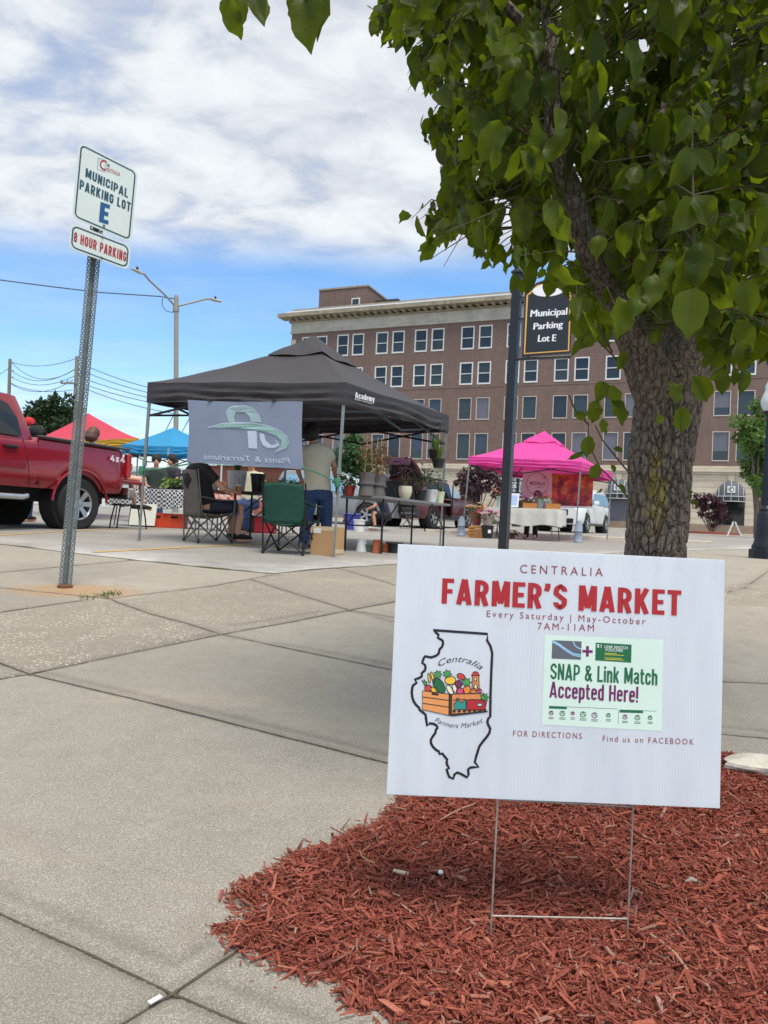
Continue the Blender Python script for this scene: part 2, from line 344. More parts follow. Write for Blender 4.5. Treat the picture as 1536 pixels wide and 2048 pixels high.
def strokewrite(bd,mb,text,Lp,Rp,cap,t,off,gap=None,uvmode=False):
    gap=t*.62 if gap is None else gap
    x=0; S=[]
    for ch in text:
        w,st=glyph(ch,t)
        for s in st: S.append([(x+px,py) for px,py in s])
        x+=w+gap
    W0=x-gap
    a,b=(Lp,Rp) if uvmode else (bd.uv(*Lp),bd.uv(*Rp)); W,H=bd.W(),bd.H()
    if uvmode: ch=cap
    else:
        c0=bd.uv((Lp[0]+Rp[0])/2,(Lp[1]+Rp[1])/2); c1=bd.uv((Lp[0]+Rp[0])/2+cap*SR,(Lp[1]+Rp[1])/2-cap); ch=c1[1]-c0[1]
    for i,s in enumerate(S):
        rb=ribbon(s,t); o=off+.00012*(i%7)
        f=lambda p:bd.at(a[0]+(b[0]-a[0])*p[0]/W0,a[1]+(b[1]-a[1])*p[0]/W0+p[1]*ch,o)
        mb.grid([[f(p[0]) for p in rb],[f(p[1]) for p in rb]])
# ------------------------------------------------------------ fast meshes
def fastmesh(name,V,F,m,attrs=None,uv=None,smooth=True):
    V=np.asarray(V,dtype=np.float32); F=np.asarray(F,dtype=np.int32); k=F.shape[1]
    me=bpy.data.meshes.new(name); me.vertices.add(len(V)); me.vertices.foreach_set('co',V.ravel())
    me.loops.add(F.size); me.loops.foreach_set('vertex_index',F.ravel()); me.polygons.add(len(F)); me.polygons.foreach_set('loop_start',np.arange(0,F.size,k,dtype=np.int32))
    try: me.polygons.foreach_set('loop_total',np.full(len(F),k,dtype=np.int32))
    except Exception: pass
    me.polygons.foreach_set('use_smooth',np.full(len(F),smooth,dtype=bool))
    for a,vals in (attrs or {}).items():
        at=me.attributes.new(a,'FLOAT','POINT'); at.data.foreach_set('value',np.asarray(vals,dtype=np.float32))
    if uv is not None:
        l=me.uv_layers.new(name='UVMap'); l.data.foreach_set('uv',np.asarray(uv,dtype=np.float32)[F.ravel()].ravel())
    me.update(calc_edges=True); me.validate(); me.materials.append(m); return me
def fastobj(name,V,F,m,attrs=None,uv=None,parent=None,origin=(0,0,0),smooth=True):
    org=np.array(ORG[parent] if parent is not None else origin)
    me=fastmesh(name,np.asarray(V)-org,F,m,attrs,uv,smooth)
    o=bpy.data.objects.new(name,me); COL.objects.link(o)
    if parent is not None: o.parent=parent
    else: o.location=origin
    ORG[o]=Vector(org); return o
def gridfaces(nr,nc):
    i=np.arange(nr-1)[:,None]*nc+np.arange(nc-1)[None,:]
    return np.stack([i,i+1,i+nc+1,i+nc],-1).reshape(-1,4)
def inpoly(x,y,poly):
    ins=np.zeros(np.shape(x),bool); n=len(poly)
    for i in range(n):
        x1,y1=poly[i];x2,y2=poly[(i+1)%n]
        if y1==y2: continue
        c=((y1>y)!=(y2>y))&(x<(x2-x1)*(y-y1)/(y2-y1)+x1); ins^=c
    return ins
def segdist(x,y,a,b):
    ax,ay=a[0],a[1]; dx,dy=b[0]-ax,b[1]-ay; t=np.clip(((x-ax)*dx+(y-ay)*dy)/(dx*dx+dy*dy),0,1)
    return np.hypot(x-ax-t*dx,y-ay-t*dy)
def vnoise(x,y,s=0):
    """cheap smooth value noise, 0..1"""
    r=np.random.default_rng(s).random((64,64)); xi=np.floor(x).astype(int); yi=np.floor(y).astype(int); fx=x-xi; fy=y-yi
    fx=fx*fx*(3-2*fx); fy=fy*fy*(3-2*fy); g=lambda a,b:r[a%64,b%64]
    return (g(xi,yi)*(1-fx)+g(xi+1,yi)*fx)*(1-fy)+(g(xi,yi+1)*(1-fx)+g(xi+1,yi+1)*fx)*fy
def fbm(x,y,o=4,s=0): return sum(vnoise(x*2**k,y*2**k,s+k)*.5**k for k in range(o))/sum(.5**k for k in range(o))
class NT:
    """small node helper"""
    def __init__(s,name):
        s.m=bpy.data.materials.new(name); s.m.use_nodes=True; s.nt=s.m.node_tree; s.N=s.nt.nodes; s.L=s.nt.links; s.b=s.N['Principled BSDF']; s.out=s.N['Material Output']
        s.tc=s.N.new('ShaderNodeTexCoord')
    def set(s,sock,v):
        if isinstance(v,(int,float)): sock.default_value=v
        elif isinstance(v,tuple): sock.default_value=v if len(v)==4 or sock.type=='VECTOR' else v+(1,)
        else: s.L.new(v,sock)
    def mapc(s,scale=(1,1,1),coord='Object',rot=(0,0,0)):
        mp=s.N.new('ShaderNodeMapping'); s.L.new(s.tc.outputs[coord],mp.inputs[0]); mp.inputs['Scale'].default_value=scale; mp.inputs['Rotation'].default_value=rot; return mp.outputs[0]
    def noise(s,scale,det=5,rough=.6,vec=None,dist=0):
        n=s.N.new('ShaderNodeTexNoise'); s.L.new(vec or s.tc.outputs['Object'],n.inputs['Vector']); n.inputs['Scale'].default_value=scale; n.inputs['Detail'].default_value=det; n.inputs['Roughness'].default_value=rough; n.inputs['Distortion'].default_value=dist; return n.outputs[0]
    def voro(s,scale,feat='F1',vec=None,out=0,rnd=1):
        n=s.N.new('ShaderNodeTexVoronoi'); n.feature=feat; s.L.new(vec or s.tc.outputs['Object'],n.inputs['Vector']); n.inputs['Scale'].default_value=scale; n.inputs['Randomness'].default_value=rnd; return n.outputs[out]
    def ramp(s,v,*st):
        r=s.N.new('ShaderNodeValToRGB'); s.L.new(v,r.inputs[0]); e=r.color_ramp.elements
        while len(e)<len(st): e.new(.5)
        for k,(p,c) in enumerate(st): e[k].position=p; e[k].color=c if isinstance(c,tuple) and len(c)==4 else ((c,c,c,1) if not isinstance(c,tuple) else c+(1,))
        return r.outputs[0]
    def mix(s,f,a,b,mode='MIX'):
        n=s.N.new('ShaderNodeMix'); n.data_type='RGBA'; n.blend_type=mode; s.set(n.inputs[0],f); s.set(n.inputs[6],a); s.set(n.inputs[7],b); return n.outputs[2]
    def math(s,op,a,b=0.0,cl=False):
        n=s.N.new('ShaderNodeMath'); n.operation=op; n.use_clamp=cl; s.set(n.inputs[0],a); s.set(n.inputs[1],b); return n.outputs[0]
    def attr(s,name):
        n=s.N.new('ShaderNodeAttribute'); n.attribute_name=name; return n.outputs['Fac']
    def bump(s,h,st=.5,dist=.01,prev=None):
        b=s.N.new('ShaderNodeBump'); b.inputs['Strength'].default_value=st; b.inputs['Distance'].default_value=dist; s.L.new(h,b.inputs['Height'])
        if prev: s.L.new(prev,b.inputs['Normal'])
        return b.outputs[0]
    def done(s,col,rough=.8,nrm=None,trans=None,tf=.4):
        s.set(s.b.inputs['Base Color'],col); s.set(s.b.inputs['Roughness'],rough)
        if nrm: s.L.new(nrm,s.b.inputs['Normal'])
        if trans is not None:
            t=s.N.new('ShaderNodeBsdfTranslucent'); s.set(t.inputs[0],trans); x=s.N.new('ShaderNodeMixShader'); s.set(x.inputs[0],tf); s.L.new(s.b.outputs[0],x.inputs[1]); s.L.new(t.outputs[0],x.inputs[2]); s.L.new(x.outputs[0],s.out.inputs[0])
        MATS[s.m.name]=s.m; return s.m
# ------------------------------------------------------------ pavement
def mat_concrete():
    k=NT('sidewalk_concrete'); big=k.noise(1.3,6,.6); mid=k.noise(9,6,.65); fine=k.noise(330,3,.75); grit=k.noise(520,2,.6)
    base=k.ramp(big,(.3,C(130,121,107)),(.7,C(150,141,126)))
    tan=k.ramp(mid,(.3,C(156,141,115)),(.7,C(174,160,134)))
    base=k.mix(k.math('MULTIPLY',k.attr('tone'),.85),base,tan)
    base=k.mix(.34,base,k.ramp(mid,(.25,C(112,106,96)),(.75,C(190,184,172))))
    base=k.mix(.5,base,k.ramp(fine,(.36,C(88,82,73)),(.5,C(152,145,133)),(.64,C(224,218,206))))
    base=k.mix(k.ramp(k.noise(230,1,.5),(.66,0.0),(.72,.55)),base,C(226,221,208))
    base=k.mix(k.ramp(grit,(.33,.5),(.40,0.0)),base,C(92,86,78))
    vm=k.mapc((1,1,1)); peb=k.voro(72,'F1',vm); pc=k.voro(72,'F1',vm,1); sp=k.N.new('ShaderNodeSeparateColor'); k.L.new(pc,sp.inputs[0])
    pebc=k.ramp(sp.outputs[0],(.0,C(120,108,92)),(.45,C(160,150,132)),(.75,C(214,205,188)),(1.0,C(238,232,218)))
    pebm=k.math('MULTIPLY',k.ramp(peb,(.30,1.0),(.42,0.0)),k.math('MULTIPLY',k.attr('agg'),k.ramp(k.noise(5,4,.6),(.35,.15),(.6,1.0))))
    base=k.mix(k.math('MULTIPLY',k.attr('agg'),.38),base,C(128,115,97))
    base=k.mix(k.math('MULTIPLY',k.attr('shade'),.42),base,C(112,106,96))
    base=k.mix(pebm,base,pebc)
    st=k.noise(2.2,6,.7,dist=.6); base=k.mix(k.ramp(k.noise(5.5,6,.7,dist=1.2),(.60,0.0),(.70,.22)),base,C(116,104,90)); base=k.mix(k.ramp(k.noise(23,3,.6),(.70,0.0),(.76,.35)),base,C(120,106,88)); base=k.mix(k.ramp(st,(.56,0.0),(.72,.36)),base,C(140,126,110))
    base=k.mix(k.ramp(k.noise(.8,5,.6,k.mapc((1,3,1))),(.55,0.0),(.72,.22)),base,C(196,180,150))
    base=k.mix(k.math('MULTIPLY',k.attr('rust'),k.ramp(k.noise(14,4),(.3,.4),(.7,.9))),base,C(172,132,86))
    dirt_and_shade=k.ramp(k.noise(40,4),(.3,C(40,35,28)),(.7,C(76,68,56)))
    base=k.mix(k.attr('joint'),base,dirt_and_shade)
    n=k.bump(fine,.35,.004); n=k.bump(grit,.25,.002,n); n=k.bump(mid,.2,.01,n)
    return k.done(base,.9,n)
def mat_lot():
    k=NT('weathered_pavement'); big=k.noise(.35,6,.6); mid=k.noise(3,6,.7); fine=k.noise(60,4,.7); stre=k.noise(1.2,5,.65,k.mapc((.35,1.6,1),rot=(0,0,.3)))
    base=k.ramp(big,(.3,C(124,119,112)),(.7,C(152,146,137)))
    base=k.mix(.4,base,k.ramp(stre,(.3,C(98,95,91)),(.7,C(176,170,160))))
    base=k.mix(.3,base,k.ramp(fine,(.3,C(96,93,88)),(.7,C(208,203,193))))
    base=k.mix(k.math('MULTIPLY',k.attr('edge'),k.ramp(mid,(.35,.15),(.65,.85))),base,C(206,203,197))
    base=k.mix(k.ramp(k.noise(.9,6,.7,dist=1),(.60,0.0),(.70,.4)),base,C(104,99,92))
    # fine cracks
    wv=k.N.new('ShaderNodeMix'); wv.data_type='VECTOR'; wv.inputs[0].default_value=.25; k.L.new(k.tc.outputs['Object'],wv.inputs[4]); nn_=k.N.new('ShaderNodeTexNoise'); nn_.inputs['Scale'].default_value=.9; k.L.new(k.tc.outputs['Object'],nn_.inputs['Vector']); k.L.new(nn_.outputs[1],wv.inputs[5]); cr=k.voro(.40,'DISTANCE_TO_EDGE',wv.outputs[1])
    base=k.mix(k.math('MULTIPLY',k.ramp(cr,(.002,.55),(.007,0.0)),k.ramp(mid,(.5,0.0),(.6,1.0))),base,C(96,90,82))
    base=k.mix(k.attr('weed'),base,k.ramp(fine,(.3,C(52,56,30)),(.7,C(92,98,56))))
    return k.done(base,.9,k.bump(fine,.35,.006))
EDGE_PX=[(-700,1020),(-300,1055),(0,1089),(184,1111),(300,1124),(420,1137),(545,1148),(640,1139),(790,1129),(1000,1116),(1200,1109),(1380,1101),(1500,1098),(1700,1094),(2300,1090)]
EDGE=[G(*p) for p in EDGE_PX]
EX=[q.x for q in EDGE]; EY=[q.y for q in EDGE]
def edgeY(x): return np.interp(x,EX,EY)
FOOT_C=G(150,1181)
def sidewalk():
    nr,nc=900,660
    Yp=np.geomspace(.62,34,nr); Y=np.repeat((Yp-1)[:,None],nc,1); T=np.linspace(-1.35,1.35,nc)[None,:]; X=T*(Y+1.0)
    Z=gzn(Y); jt=np.zeros_like(X); 
    def pl(px): return [G(*p) for p in px]
    wob=(fbm(X*9,Y*9,3,5)-.5); JV=MB()
    def line(px,w,dep,st,wb=.02):
        nonlocal Z,jt
        q=pl(px); d=np.full(X.shape,9.0)
        for a,b in zip(q,q[1:]): d=np.minimum(d,segdist(X,Y,a,b))
        d=np.abs(d+wob*wb*.6) if wb else d
        wd=.022+np.clip(Y-2,0,6)*.008; k=np.clip(1-d/wd,0,1); k=k*k*(3-2*k); Z=Z-min(dep,.007)*k; jt=np.maximum(jt,np.clip(1-d/(wd*1.3),0,1)*.34*(st+.45*(dep<.006)))
        if dep>=.006:
            rows=[]; rr_=np.random.default_rng(len(JV.v)+1); ww=(w*.55 if dep<.006 else w*.62)
            for a,b in zip(q,q[1:]):
                n=max(2,int((b-a).length/.025)); t=(b-a).normalized(); sd=Vector((-t.y,t.x,0))
                for i in range(n+(b is q[-1])):
                    c=a.lerp(b,i/n); nz=noise.noise(c*7)*.006+noise.noise(c*40)*.002; ww_=ww*(.62+.55*(noise.noise(c*16+Vector((5,0,0)))+.4)+.35*rr_.random())
                    ww_=max(.0012,ww_)*.5; ok=1
                    rows.append([Vector((c.x+sd.x*(nz*.5+e*ww_),c.y+sd.y*(nz*.5+e*ww_),gz(0,c.y+sd.y*e*ww_)-min(dep,.007)+.0022+(.0014 if c.y>2.2 else 0))) for e in(-1,1)])
            JV.grid(rows)
    line([(-400,1195),(0,1324),(59,1346),(320,1408),(774,1523),(1100,1600)],.011,.010,.95)
    line([(85,1342),(300,1393),(470,1433),(700,1488),(774,1508)],.010,.004,.55)
    line([(-400,1430),(0,1356),(59,1346),(250,1306),(443,1267),(580,1243),(699,1219),(790,1202),(1000,1165),(1250,1128)],.013,.010,.95)
    line([(120,1333),(300,1293),(430,1265)],.016,.004,.4); line([(470,1250),(640,1222)],.016,.004,.35)
    line([(200,1187),(235,1203),(300,1226),(380,1247),(443,1267),(600,1300),(785,1338),(1100,1403)],.011,.010,.9)
    line([(560,1286),(690,1310),(785,1330)],.009,.004,.5)
    line([(499,1157),(580,1183),(699,1219),(760,1229),(790,1234)],.011,.009,.8)
    line([(700,1220),(800,1246),(1000,1290)],.010,.005,.5)
    line([(681,1137),(740,1154),(790,1169)],.010,.007,.6)
    line([(-200,1170),(0,1144),(140,1131),(262,1120)],.016,.008,.7)
    line([(216,1196),(300,1186),(420,1172),(499,1157),(545,1149)],.012,.008,.55)
    line([(-200,1160),(0,1174),(120,1186),(216,1196)],.012,.008,.6)
    line([(-300,1262),(0,1223),(90,1210),(165,1200)],.016,.016,.9)  # ridge at a slab edge: the step's shadow is painted in with the joint dirt
    # foreground: one open gap crossing another
    line([(-300,1670),(0,1822),(160,1895),(345,1981),(430,2018),(560,2070),(800,2180)],.0085,.026,1.0,.012)
    line([(-300,1600),(0,1777),(150,1838),(352,1919)],.009,.004,.35); line([(416,1953),(520,1990),(640,2035)],.007,.004,.45)
    line([(490,1885),(474,1898),(345,1981),(234,2048),(100,2130),(-100,2260)],.0095,.028,1.0,.012)
    line([(352,1919),(415,1885)],.006,.003,.35)
    line([(1600,1115),(1536,1142),(1489,1175),(1455,1183)],.012,.008,.7,.03); line([(1250,1415),(1440,1466),(1700,1490)],.011,.010,.9); line([(1250,1395),(1445,1452),(1700,1478)],.010,.004,.4)
    line([(1380,1352),(1445,1362),(1700,1372)],.010,.006,.6)
    # slabs of exposed aggregate, tan slabs, rust under the post
    def reg(px): 
        q=[(v.x,v.y) for v in pl(px)]; return inpoly(X,Y,q)
    agg=np.zeros_like(X)
    agg[reg([(-700,1330),(-400,1430),(0,1356),(59,1346),(443,1267),(235,1203),(165,1200),(0,1223),(-300,1262)])]=1
    agg[reg([(443,1267),(235,1203),(300,1188),(499,1157),(699,1219)])]=.8
    agg[reg([(0,1174),(216,1196),(165,1200),(0,1223),(-300,1262),(-300,1160)])]=.6
    agg[reg([(499,1157),(545,1148),(790,1129),(1000,1116),(1000,1165),(790,1202),(699,1219)])]=.45
    agg[reg([(1455,1170),(1600,1150),(1600,1215),(1450,1210)])]=1
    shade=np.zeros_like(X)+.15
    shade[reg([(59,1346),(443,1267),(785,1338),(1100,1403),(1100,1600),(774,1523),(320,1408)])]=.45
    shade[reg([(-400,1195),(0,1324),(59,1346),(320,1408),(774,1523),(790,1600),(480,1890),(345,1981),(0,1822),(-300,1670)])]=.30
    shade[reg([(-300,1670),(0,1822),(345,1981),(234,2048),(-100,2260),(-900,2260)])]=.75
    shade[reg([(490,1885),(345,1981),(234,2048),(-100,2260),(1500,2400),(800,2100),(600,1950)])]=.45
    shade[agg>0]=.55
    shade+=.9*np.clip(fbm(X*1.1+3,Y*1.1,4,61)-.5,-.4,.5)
    agg*=np.clip(fbm(X*1.3,Y*1.3,3,3)*2.2-.35,0.15,1)
    tone=np.clip((Y-2.6)/2.2,0,1)*(.6+.6*fbm(X*.6,Y*.6,3,21))
    dd=np.hypot((X-FOOT_C.x)/.42,(Y-FOOT_C.y)/.30); rust=np.clip(1.3-dd,0,1)**.5
    rust=np.where(dd<1.15,rust,0)
    b=Y-edgeY(X); Z=np.where(b>.25,Z-.12,Z)
    # broken old paving by the right edge
    rough=reg([(1440,1172),(1500,1168),(1620,1180),(1620,1212),(1440,1206)]); Z=Z+np.where(rough,(fbm(X*8,Y*8,3,33)-.5)*.05,0)
    V=np.stack([X,Y,Z],-1).reshape(-1,3)
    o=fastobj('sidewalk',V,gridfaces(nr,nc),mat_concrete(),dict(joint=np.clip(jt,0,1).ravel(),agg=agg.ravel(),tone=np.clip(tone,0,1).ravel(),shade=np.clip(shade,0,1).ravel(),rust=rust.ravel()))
    structure(o)
    structure(build(JV,'pavement_joint',mat('joint_dirt_and_shade',C(82,73,60),.95,var=.3,vscale=40,bump=.5)))
sidewalk()
def lot():
    nr,nc=260,420
    xs=np.sinh(np.linspace(-5.2,5.2,nc))*.62; y0=edgeY(xs)
    k=np.linspace(0,1,nr)**1.0; S=np.concatenate([[0,.02,.05,.09],np.geomspace(.14,500,nr-4)])
    Y=y0[None,:]+S[:,None]; X=np.repeat(xs[None,:],nr,0)
    Z=gzn(Y)+.006
    edge=np.clip(1-S/1.1,0,1)[:,None]*np.clip(fbm(X*1.2,Y*1.2,3,2)*1.9-.2,0,1)
    weed=np.where(S[:,None]<.06,np.clip(fbm(X*3,Y*3,3,8)*3-1.15,0,1),0)*(X<2.5)
    o=fastobj('parking_lot',np.stack([X,Y,Z],-1).reshape(-1,3),gridfaces(nr,nc),mat_lot(),dict(edge=edge.ravel(),weed=weed.ravel())); structure(o)
    # the wide ground under everything
    ys=np.concatenate([[-40,-5,-1.5],np.linspace(0,90,40),[400,1500]]); X,Y=np.meshgrid(np.linspace(-1500,1500,41),ys); Z=gzn(Y)-.35
    structure(fastobj('ground',np.stack([X,Y,Z],-1).reshape(-1,3),gridfaces(*X.shape),MATS['weathered_pavement'],dict(edge=np.zeros(X.size),weed=np.zeros(X.size))))
lot()
def paint_lines():
    y=mat('yellow_road_paint',C(205,165,75),.8,var=.3,vscale=30)
    def stripe(p0,p1,w=.085):
        a=G(*p0);b=G(*p1); n=24; d=(b-a); s=Vector((-d.y,d.x,0)).normalized()*w/2; rows=[]
        for i in range(n+1):
            q=a+d*(i/n); rows.append([Vector((q.x+e*s.x,q.y+e*s.y,gz(q.x,q.y+e*s.y)+.011)) for e in(-1,1)])
        return MB().grid(rows)
    mb=stripe((188,1106),(560,1087)); mb+=stripe((0,1072),(330,1058),.07)
    structure(build(mb,'painted_line',y))
paint_lines()
def kerbs():
    c=mat('kerb_concrete',C(188,178,160),.85,var=.18,bump=.3)
    def kerb(pts,w,h):
        mb=MB(); rows=[]
        for x,y in pts:
            z=gz(x,y); rows.append([Vector((x,y,z-.1)),Vector((x,y,z+h-.02)),Vector((x,y+.025,z+h)),Vector((x,y+w,z+h)),Vector((x,y+w+.02,z-.1))])
        mb.grid(rows); return mb
    structure(build(kerb([(x,20.9+.03*x) for x in np.linspace(1.2,9.4,18)],.9,.10),'kerb',c))
    structure(build(kerb([(x,58-.32*(x-20)) for x in np.linspace(8,34,20)],3.2,.13),'kerb',c))
kerbs()
# ------------------------------------------------------------ mulch
MUL_PX=[(1720,1575),(1536,1543),(1446,1531),(1250,1540),(1000,1562),(800,1594),(772,1632),(742,1652),(690,1662),(664,1690),(622,1694),(560,1724),(505,1752),(480,1762),(445,1790),(449,1812),(476,1822),(455,1842),(425,1862),(440,1882),(478,1902),(520,1922),(556,1950),(602,1968),(664,1974),(690,2018),(735,2032),(790,2056),(900,2120),(1100,2250),(1500,2450),(2100,2500)]
MUL=[(q.x,q.y) for q in (G(*p) for p in MUL_PX)]
TREE=foot(1300,2.25)
def mulch_h(x,y):
    d=np.full(np.shape(x),9.0)
    for i in range(len(MUL)): d=np.minimum(d,segdist(x,y,MUL[i],MUL[(i+1)%len(MUL)]))
    t=np.hypot(x-TREE.x,y-TREE.y)
    return gzn(y)+np.minimum(d*.28,.022)-.004+.05*np.exp(-(t/.45)**2)+(fbm(x*7,y*7,3,4)-.5)*.022, d
def mulch():
    k=NT('red_wood_mulch'); h=k.attr('tint'); col=k.ramp(h,(0,C(52,30,24)),(.18,C(104,46,34)),(.5,C(128,58,44)),(.8,C(152,78,58)),(.94,C(180,116,92)),(.955,C(112,96,84)),(1,C(176,158,140)))
    fi=k.noise(260,3,.6); col=k.mix(.45,col,k.ramp(fi,(.3,C(86,36,28)),(.7,C(196,104,80)))); m=k.done(col,.85,k.bump(fi,.5,.002))
    xs=np.array([p[0] for p in MUL]); ys=np.array([p[1] for p in MUL])
    gx=np.arange(xs.min(),min(xs.max(),2.6),.02); gy=np.arange(max(ys.min(),.5),ys.max(),.02); X,Y=np.meshgrid(gx,gy); Z,_=mulch_h(X,Y)
    F=gridfaces(*X.shape); ins=inpoly(X,Y,MUL).ravel(); F=F[ins[F].all(1)]
    V=[np.stack([X,Y,Z-.004],-1).reshape(-1,3)]; T=[np.full(X.size,.12)]; FF=[F]; off=X.size
    n=105000; cx=NR.uniform(xs.min()-.02,2.0,n); cy=NR.uniform(.75,ys.max()+.02,n)
    jx=cx+NR.normal(0,.008,n); jy=cy+NR.normal(0,.008,n); keep=inpoly(jx,jy,MUL)|(inpoly(cx+NR.normal(0,.022,n),cy+NR.normal(0,.022,n),MUL)&(NR.random(n)<.08)); cx,cy=cx[keep],cy[keep]; n=len(cx)
    hz,d=mulch_h(cx,cy); big=NR.random(n)
    L=np.clip(NR.lognormal(-4.35,.6,n),.006,.042); Wd=np.clip(L*NR.uniform(.10,.32,n),.0016,.012); Th=NR.uniform(.001,.003,n)
    cz=hz+NR.uniform(-.004,.012,n); yaw=NR.uniform(0,math.pi*2,n); pit=NR.normal(0,.36,n); rol=NR.normal(0,.5,n)
    ax=np.stack([np.cos(yaw)*np.cos(pit),np.sin(yaw)*np.cos(pit),np.sin(pit)],-1); sd=np.stack([-np.sin(yaw),np.cos(yaw),np.zeros(n)],-1); up=np.cross(ax,sd)
    s2=sd*np.cos(rol)[:,None]+up*np.sin(rol)[:,None]; u2=np.cross(ax,s2); c=np.stack([cx,cy,cz],-1); vs=[]
    for i in(-1,1):
        tw=NR.uniform(.25,1,n) ; sh=NR.uniform(-.15,.15,n)
        for j,q in((-1,-1),(1,-1),(1,1),(-1,1)):
            vs.append(c+ax*(L*(.5*i+(sh*j)))[:,None]+s2*(Wd*.5*j*tw)[:,None]+u2*(Th*.5*q)[:,None])
    CV=np.stack(vs,1).reshape(-1,3); b=np.arange(n)[:,None]*8+off
    for f in((3,2,1,0),(4,5,6,7),(0,1,5,4),(1,2,6,5),(2,3,7,6),(3,0,4,7)): FF.append(b+np.array(f)[None,:])
    V.append(CV); T.append(np.repeat(NR.random(n),8))
    o=fastobj('mulch_bed',np.concatenate(V),np.concatenate(FF),m,dict(tint=np.concatenate(T)),smooth=False)
    tag(o,'bed of shredded red wood mulch round the tree and under the market yard sign','mulch',kind='stuff')
mulch()
def litter():
    def on(px,py,dz=.012):
        q=G(px,py); q.z=float(mulch_h(np.array(q.x),np.array(q.y))[0])+dz; return q
    paper=mat('cigarette_paper',C(205,190,160),.8); 
    a=on(786,1770);b=on(815,1778); tag(build(MB().tube([a,b],.0042,10),'cigarette_butt',paper,smooth=1),'tan cigarette butt lying on the red mulch left of the sign stake','cigarette butt')
    mb=MB(); q=on(880,1773,.012); mb.ball(q,.006,8,(1,1,.8)); tag(build(mb,'pebble',mat('pale_pebble',C(226,224,220),.6,bump=.3),smooth=1),'small round white pebble on the mulch beside the cigarette butt','pebble')
    tw=mat('dry_twig',C(168,140,110),.8)
    def twig(pts,r,lab): tag(build(MB().tube([on(*p) for p in pts],r,6),'twig',tw,smooth=1),lab,'twig')
    twig([(1300,1905),(1325,1925),(1350,1950),(1375,1985)],.0022,'thin brown twig on the mulch in front of the right sign stake')
    twig([(718,1725),(722,1740),(735,1752),(748,1757)],.0014,'curled pale twig on the mulch at left near the concrete edge')
    twig([(880,1666),(915,1650),(950,1638)],.0015,'straight pale twig on the mulch just under the sign board')
    g=mat('grey_bark',C(150,140,128),.85,bump=.5)
    mb=MB(); q=on(1385,1793,.006)
    mb.tube([q+Vector((-.016,0,0)),q+Vector((-.004,.002,.005)),q+Vector((.016,-.001,0))],[.002,.006,.002],7); tag(build(mb,'bark_piece',g,smooth=1),'grey curled piece of bark on the mulch right of the sign stakes','bark')
    # limestone rock at the right edge
    mb=MB(); rows=[]; c=on(1530,1578,.0)
    for i in range(15):
        th=math.pi*i/14; row=[]
        for k in range(22):
            a=2*math.pi*k/22; v=Vector((math.sin(th)*math.cos(a),math.sin(th)*math.sin(a),-math.cos(th)))
            s=1+.42*(noise.noise(v*1.6+Vector((3,1,2)))) +.12*noise.noise(v*5); row.append(Vector((c.x+v.x*s*.115,c.y+v.y*s*.07,c.z+.012+v.z*s*.032)))
        rows.append(row)
    mb.grid(rows,True); tag(build(mb,'rock',mat('limestone',C(205,198,184),.85,var=.2,vscale=14,bump=.8,bscale=40),smooth=30),'flat pale limestone rock on the mulch at the right edge','rock')
    # paper strip lying in the pavement gap
    q0=G(298,2012);q1=G(322,1998); d=(q1-q0); s=Vector((-d.y,d.x,0)).normalized()*.004; z=Vector((0,0,.004))
    mb=MB().prism([q0-s+z,q1-s+z,q1+s+z,q0+s+z],(0,0,.002)); tag(build(mb,'paper_scrap',mat('white_paper',C(238,238,238),.7)),'narrow strip of white paper in the gap between the nearest slabs','paper')
    # weeds by the post footing
    gm=mat('weed_green',C(86,112,52),.6,trans=.2); mb=MB()
    for px,py,n in((225,1190,34),(175,1197,16),(545,1149,22),(205,1193,20),(235,1187,14)):
        for _ in range(n):
            q=G(px+R.uniform(-17,17),py+R.uniform(-3,3)); a=R.uniform(0,6.28); l=R.uniform(.015,.055)*(.5 if px>500 else 1); t=q+Vector((math.cos(a)*l*.8,math.sin(a)*l*.8,l*R.uniform(.25,.8))); m_=q.lerp(t,.55)+Vector((0,0,l*.22)); s=Vector((-math.sin(a),math.cos(a),0))*.003
            mb.add([q-s,q+s,m_+s*.8,m_-s*.8,t],[(0,1,2,3),(3,2,4)])
    tag(build(mb,'grass_tuft',gm),'sparse green weeds in the pavement cracks near the parking sign post','weeds',kind='stuff')
litter()
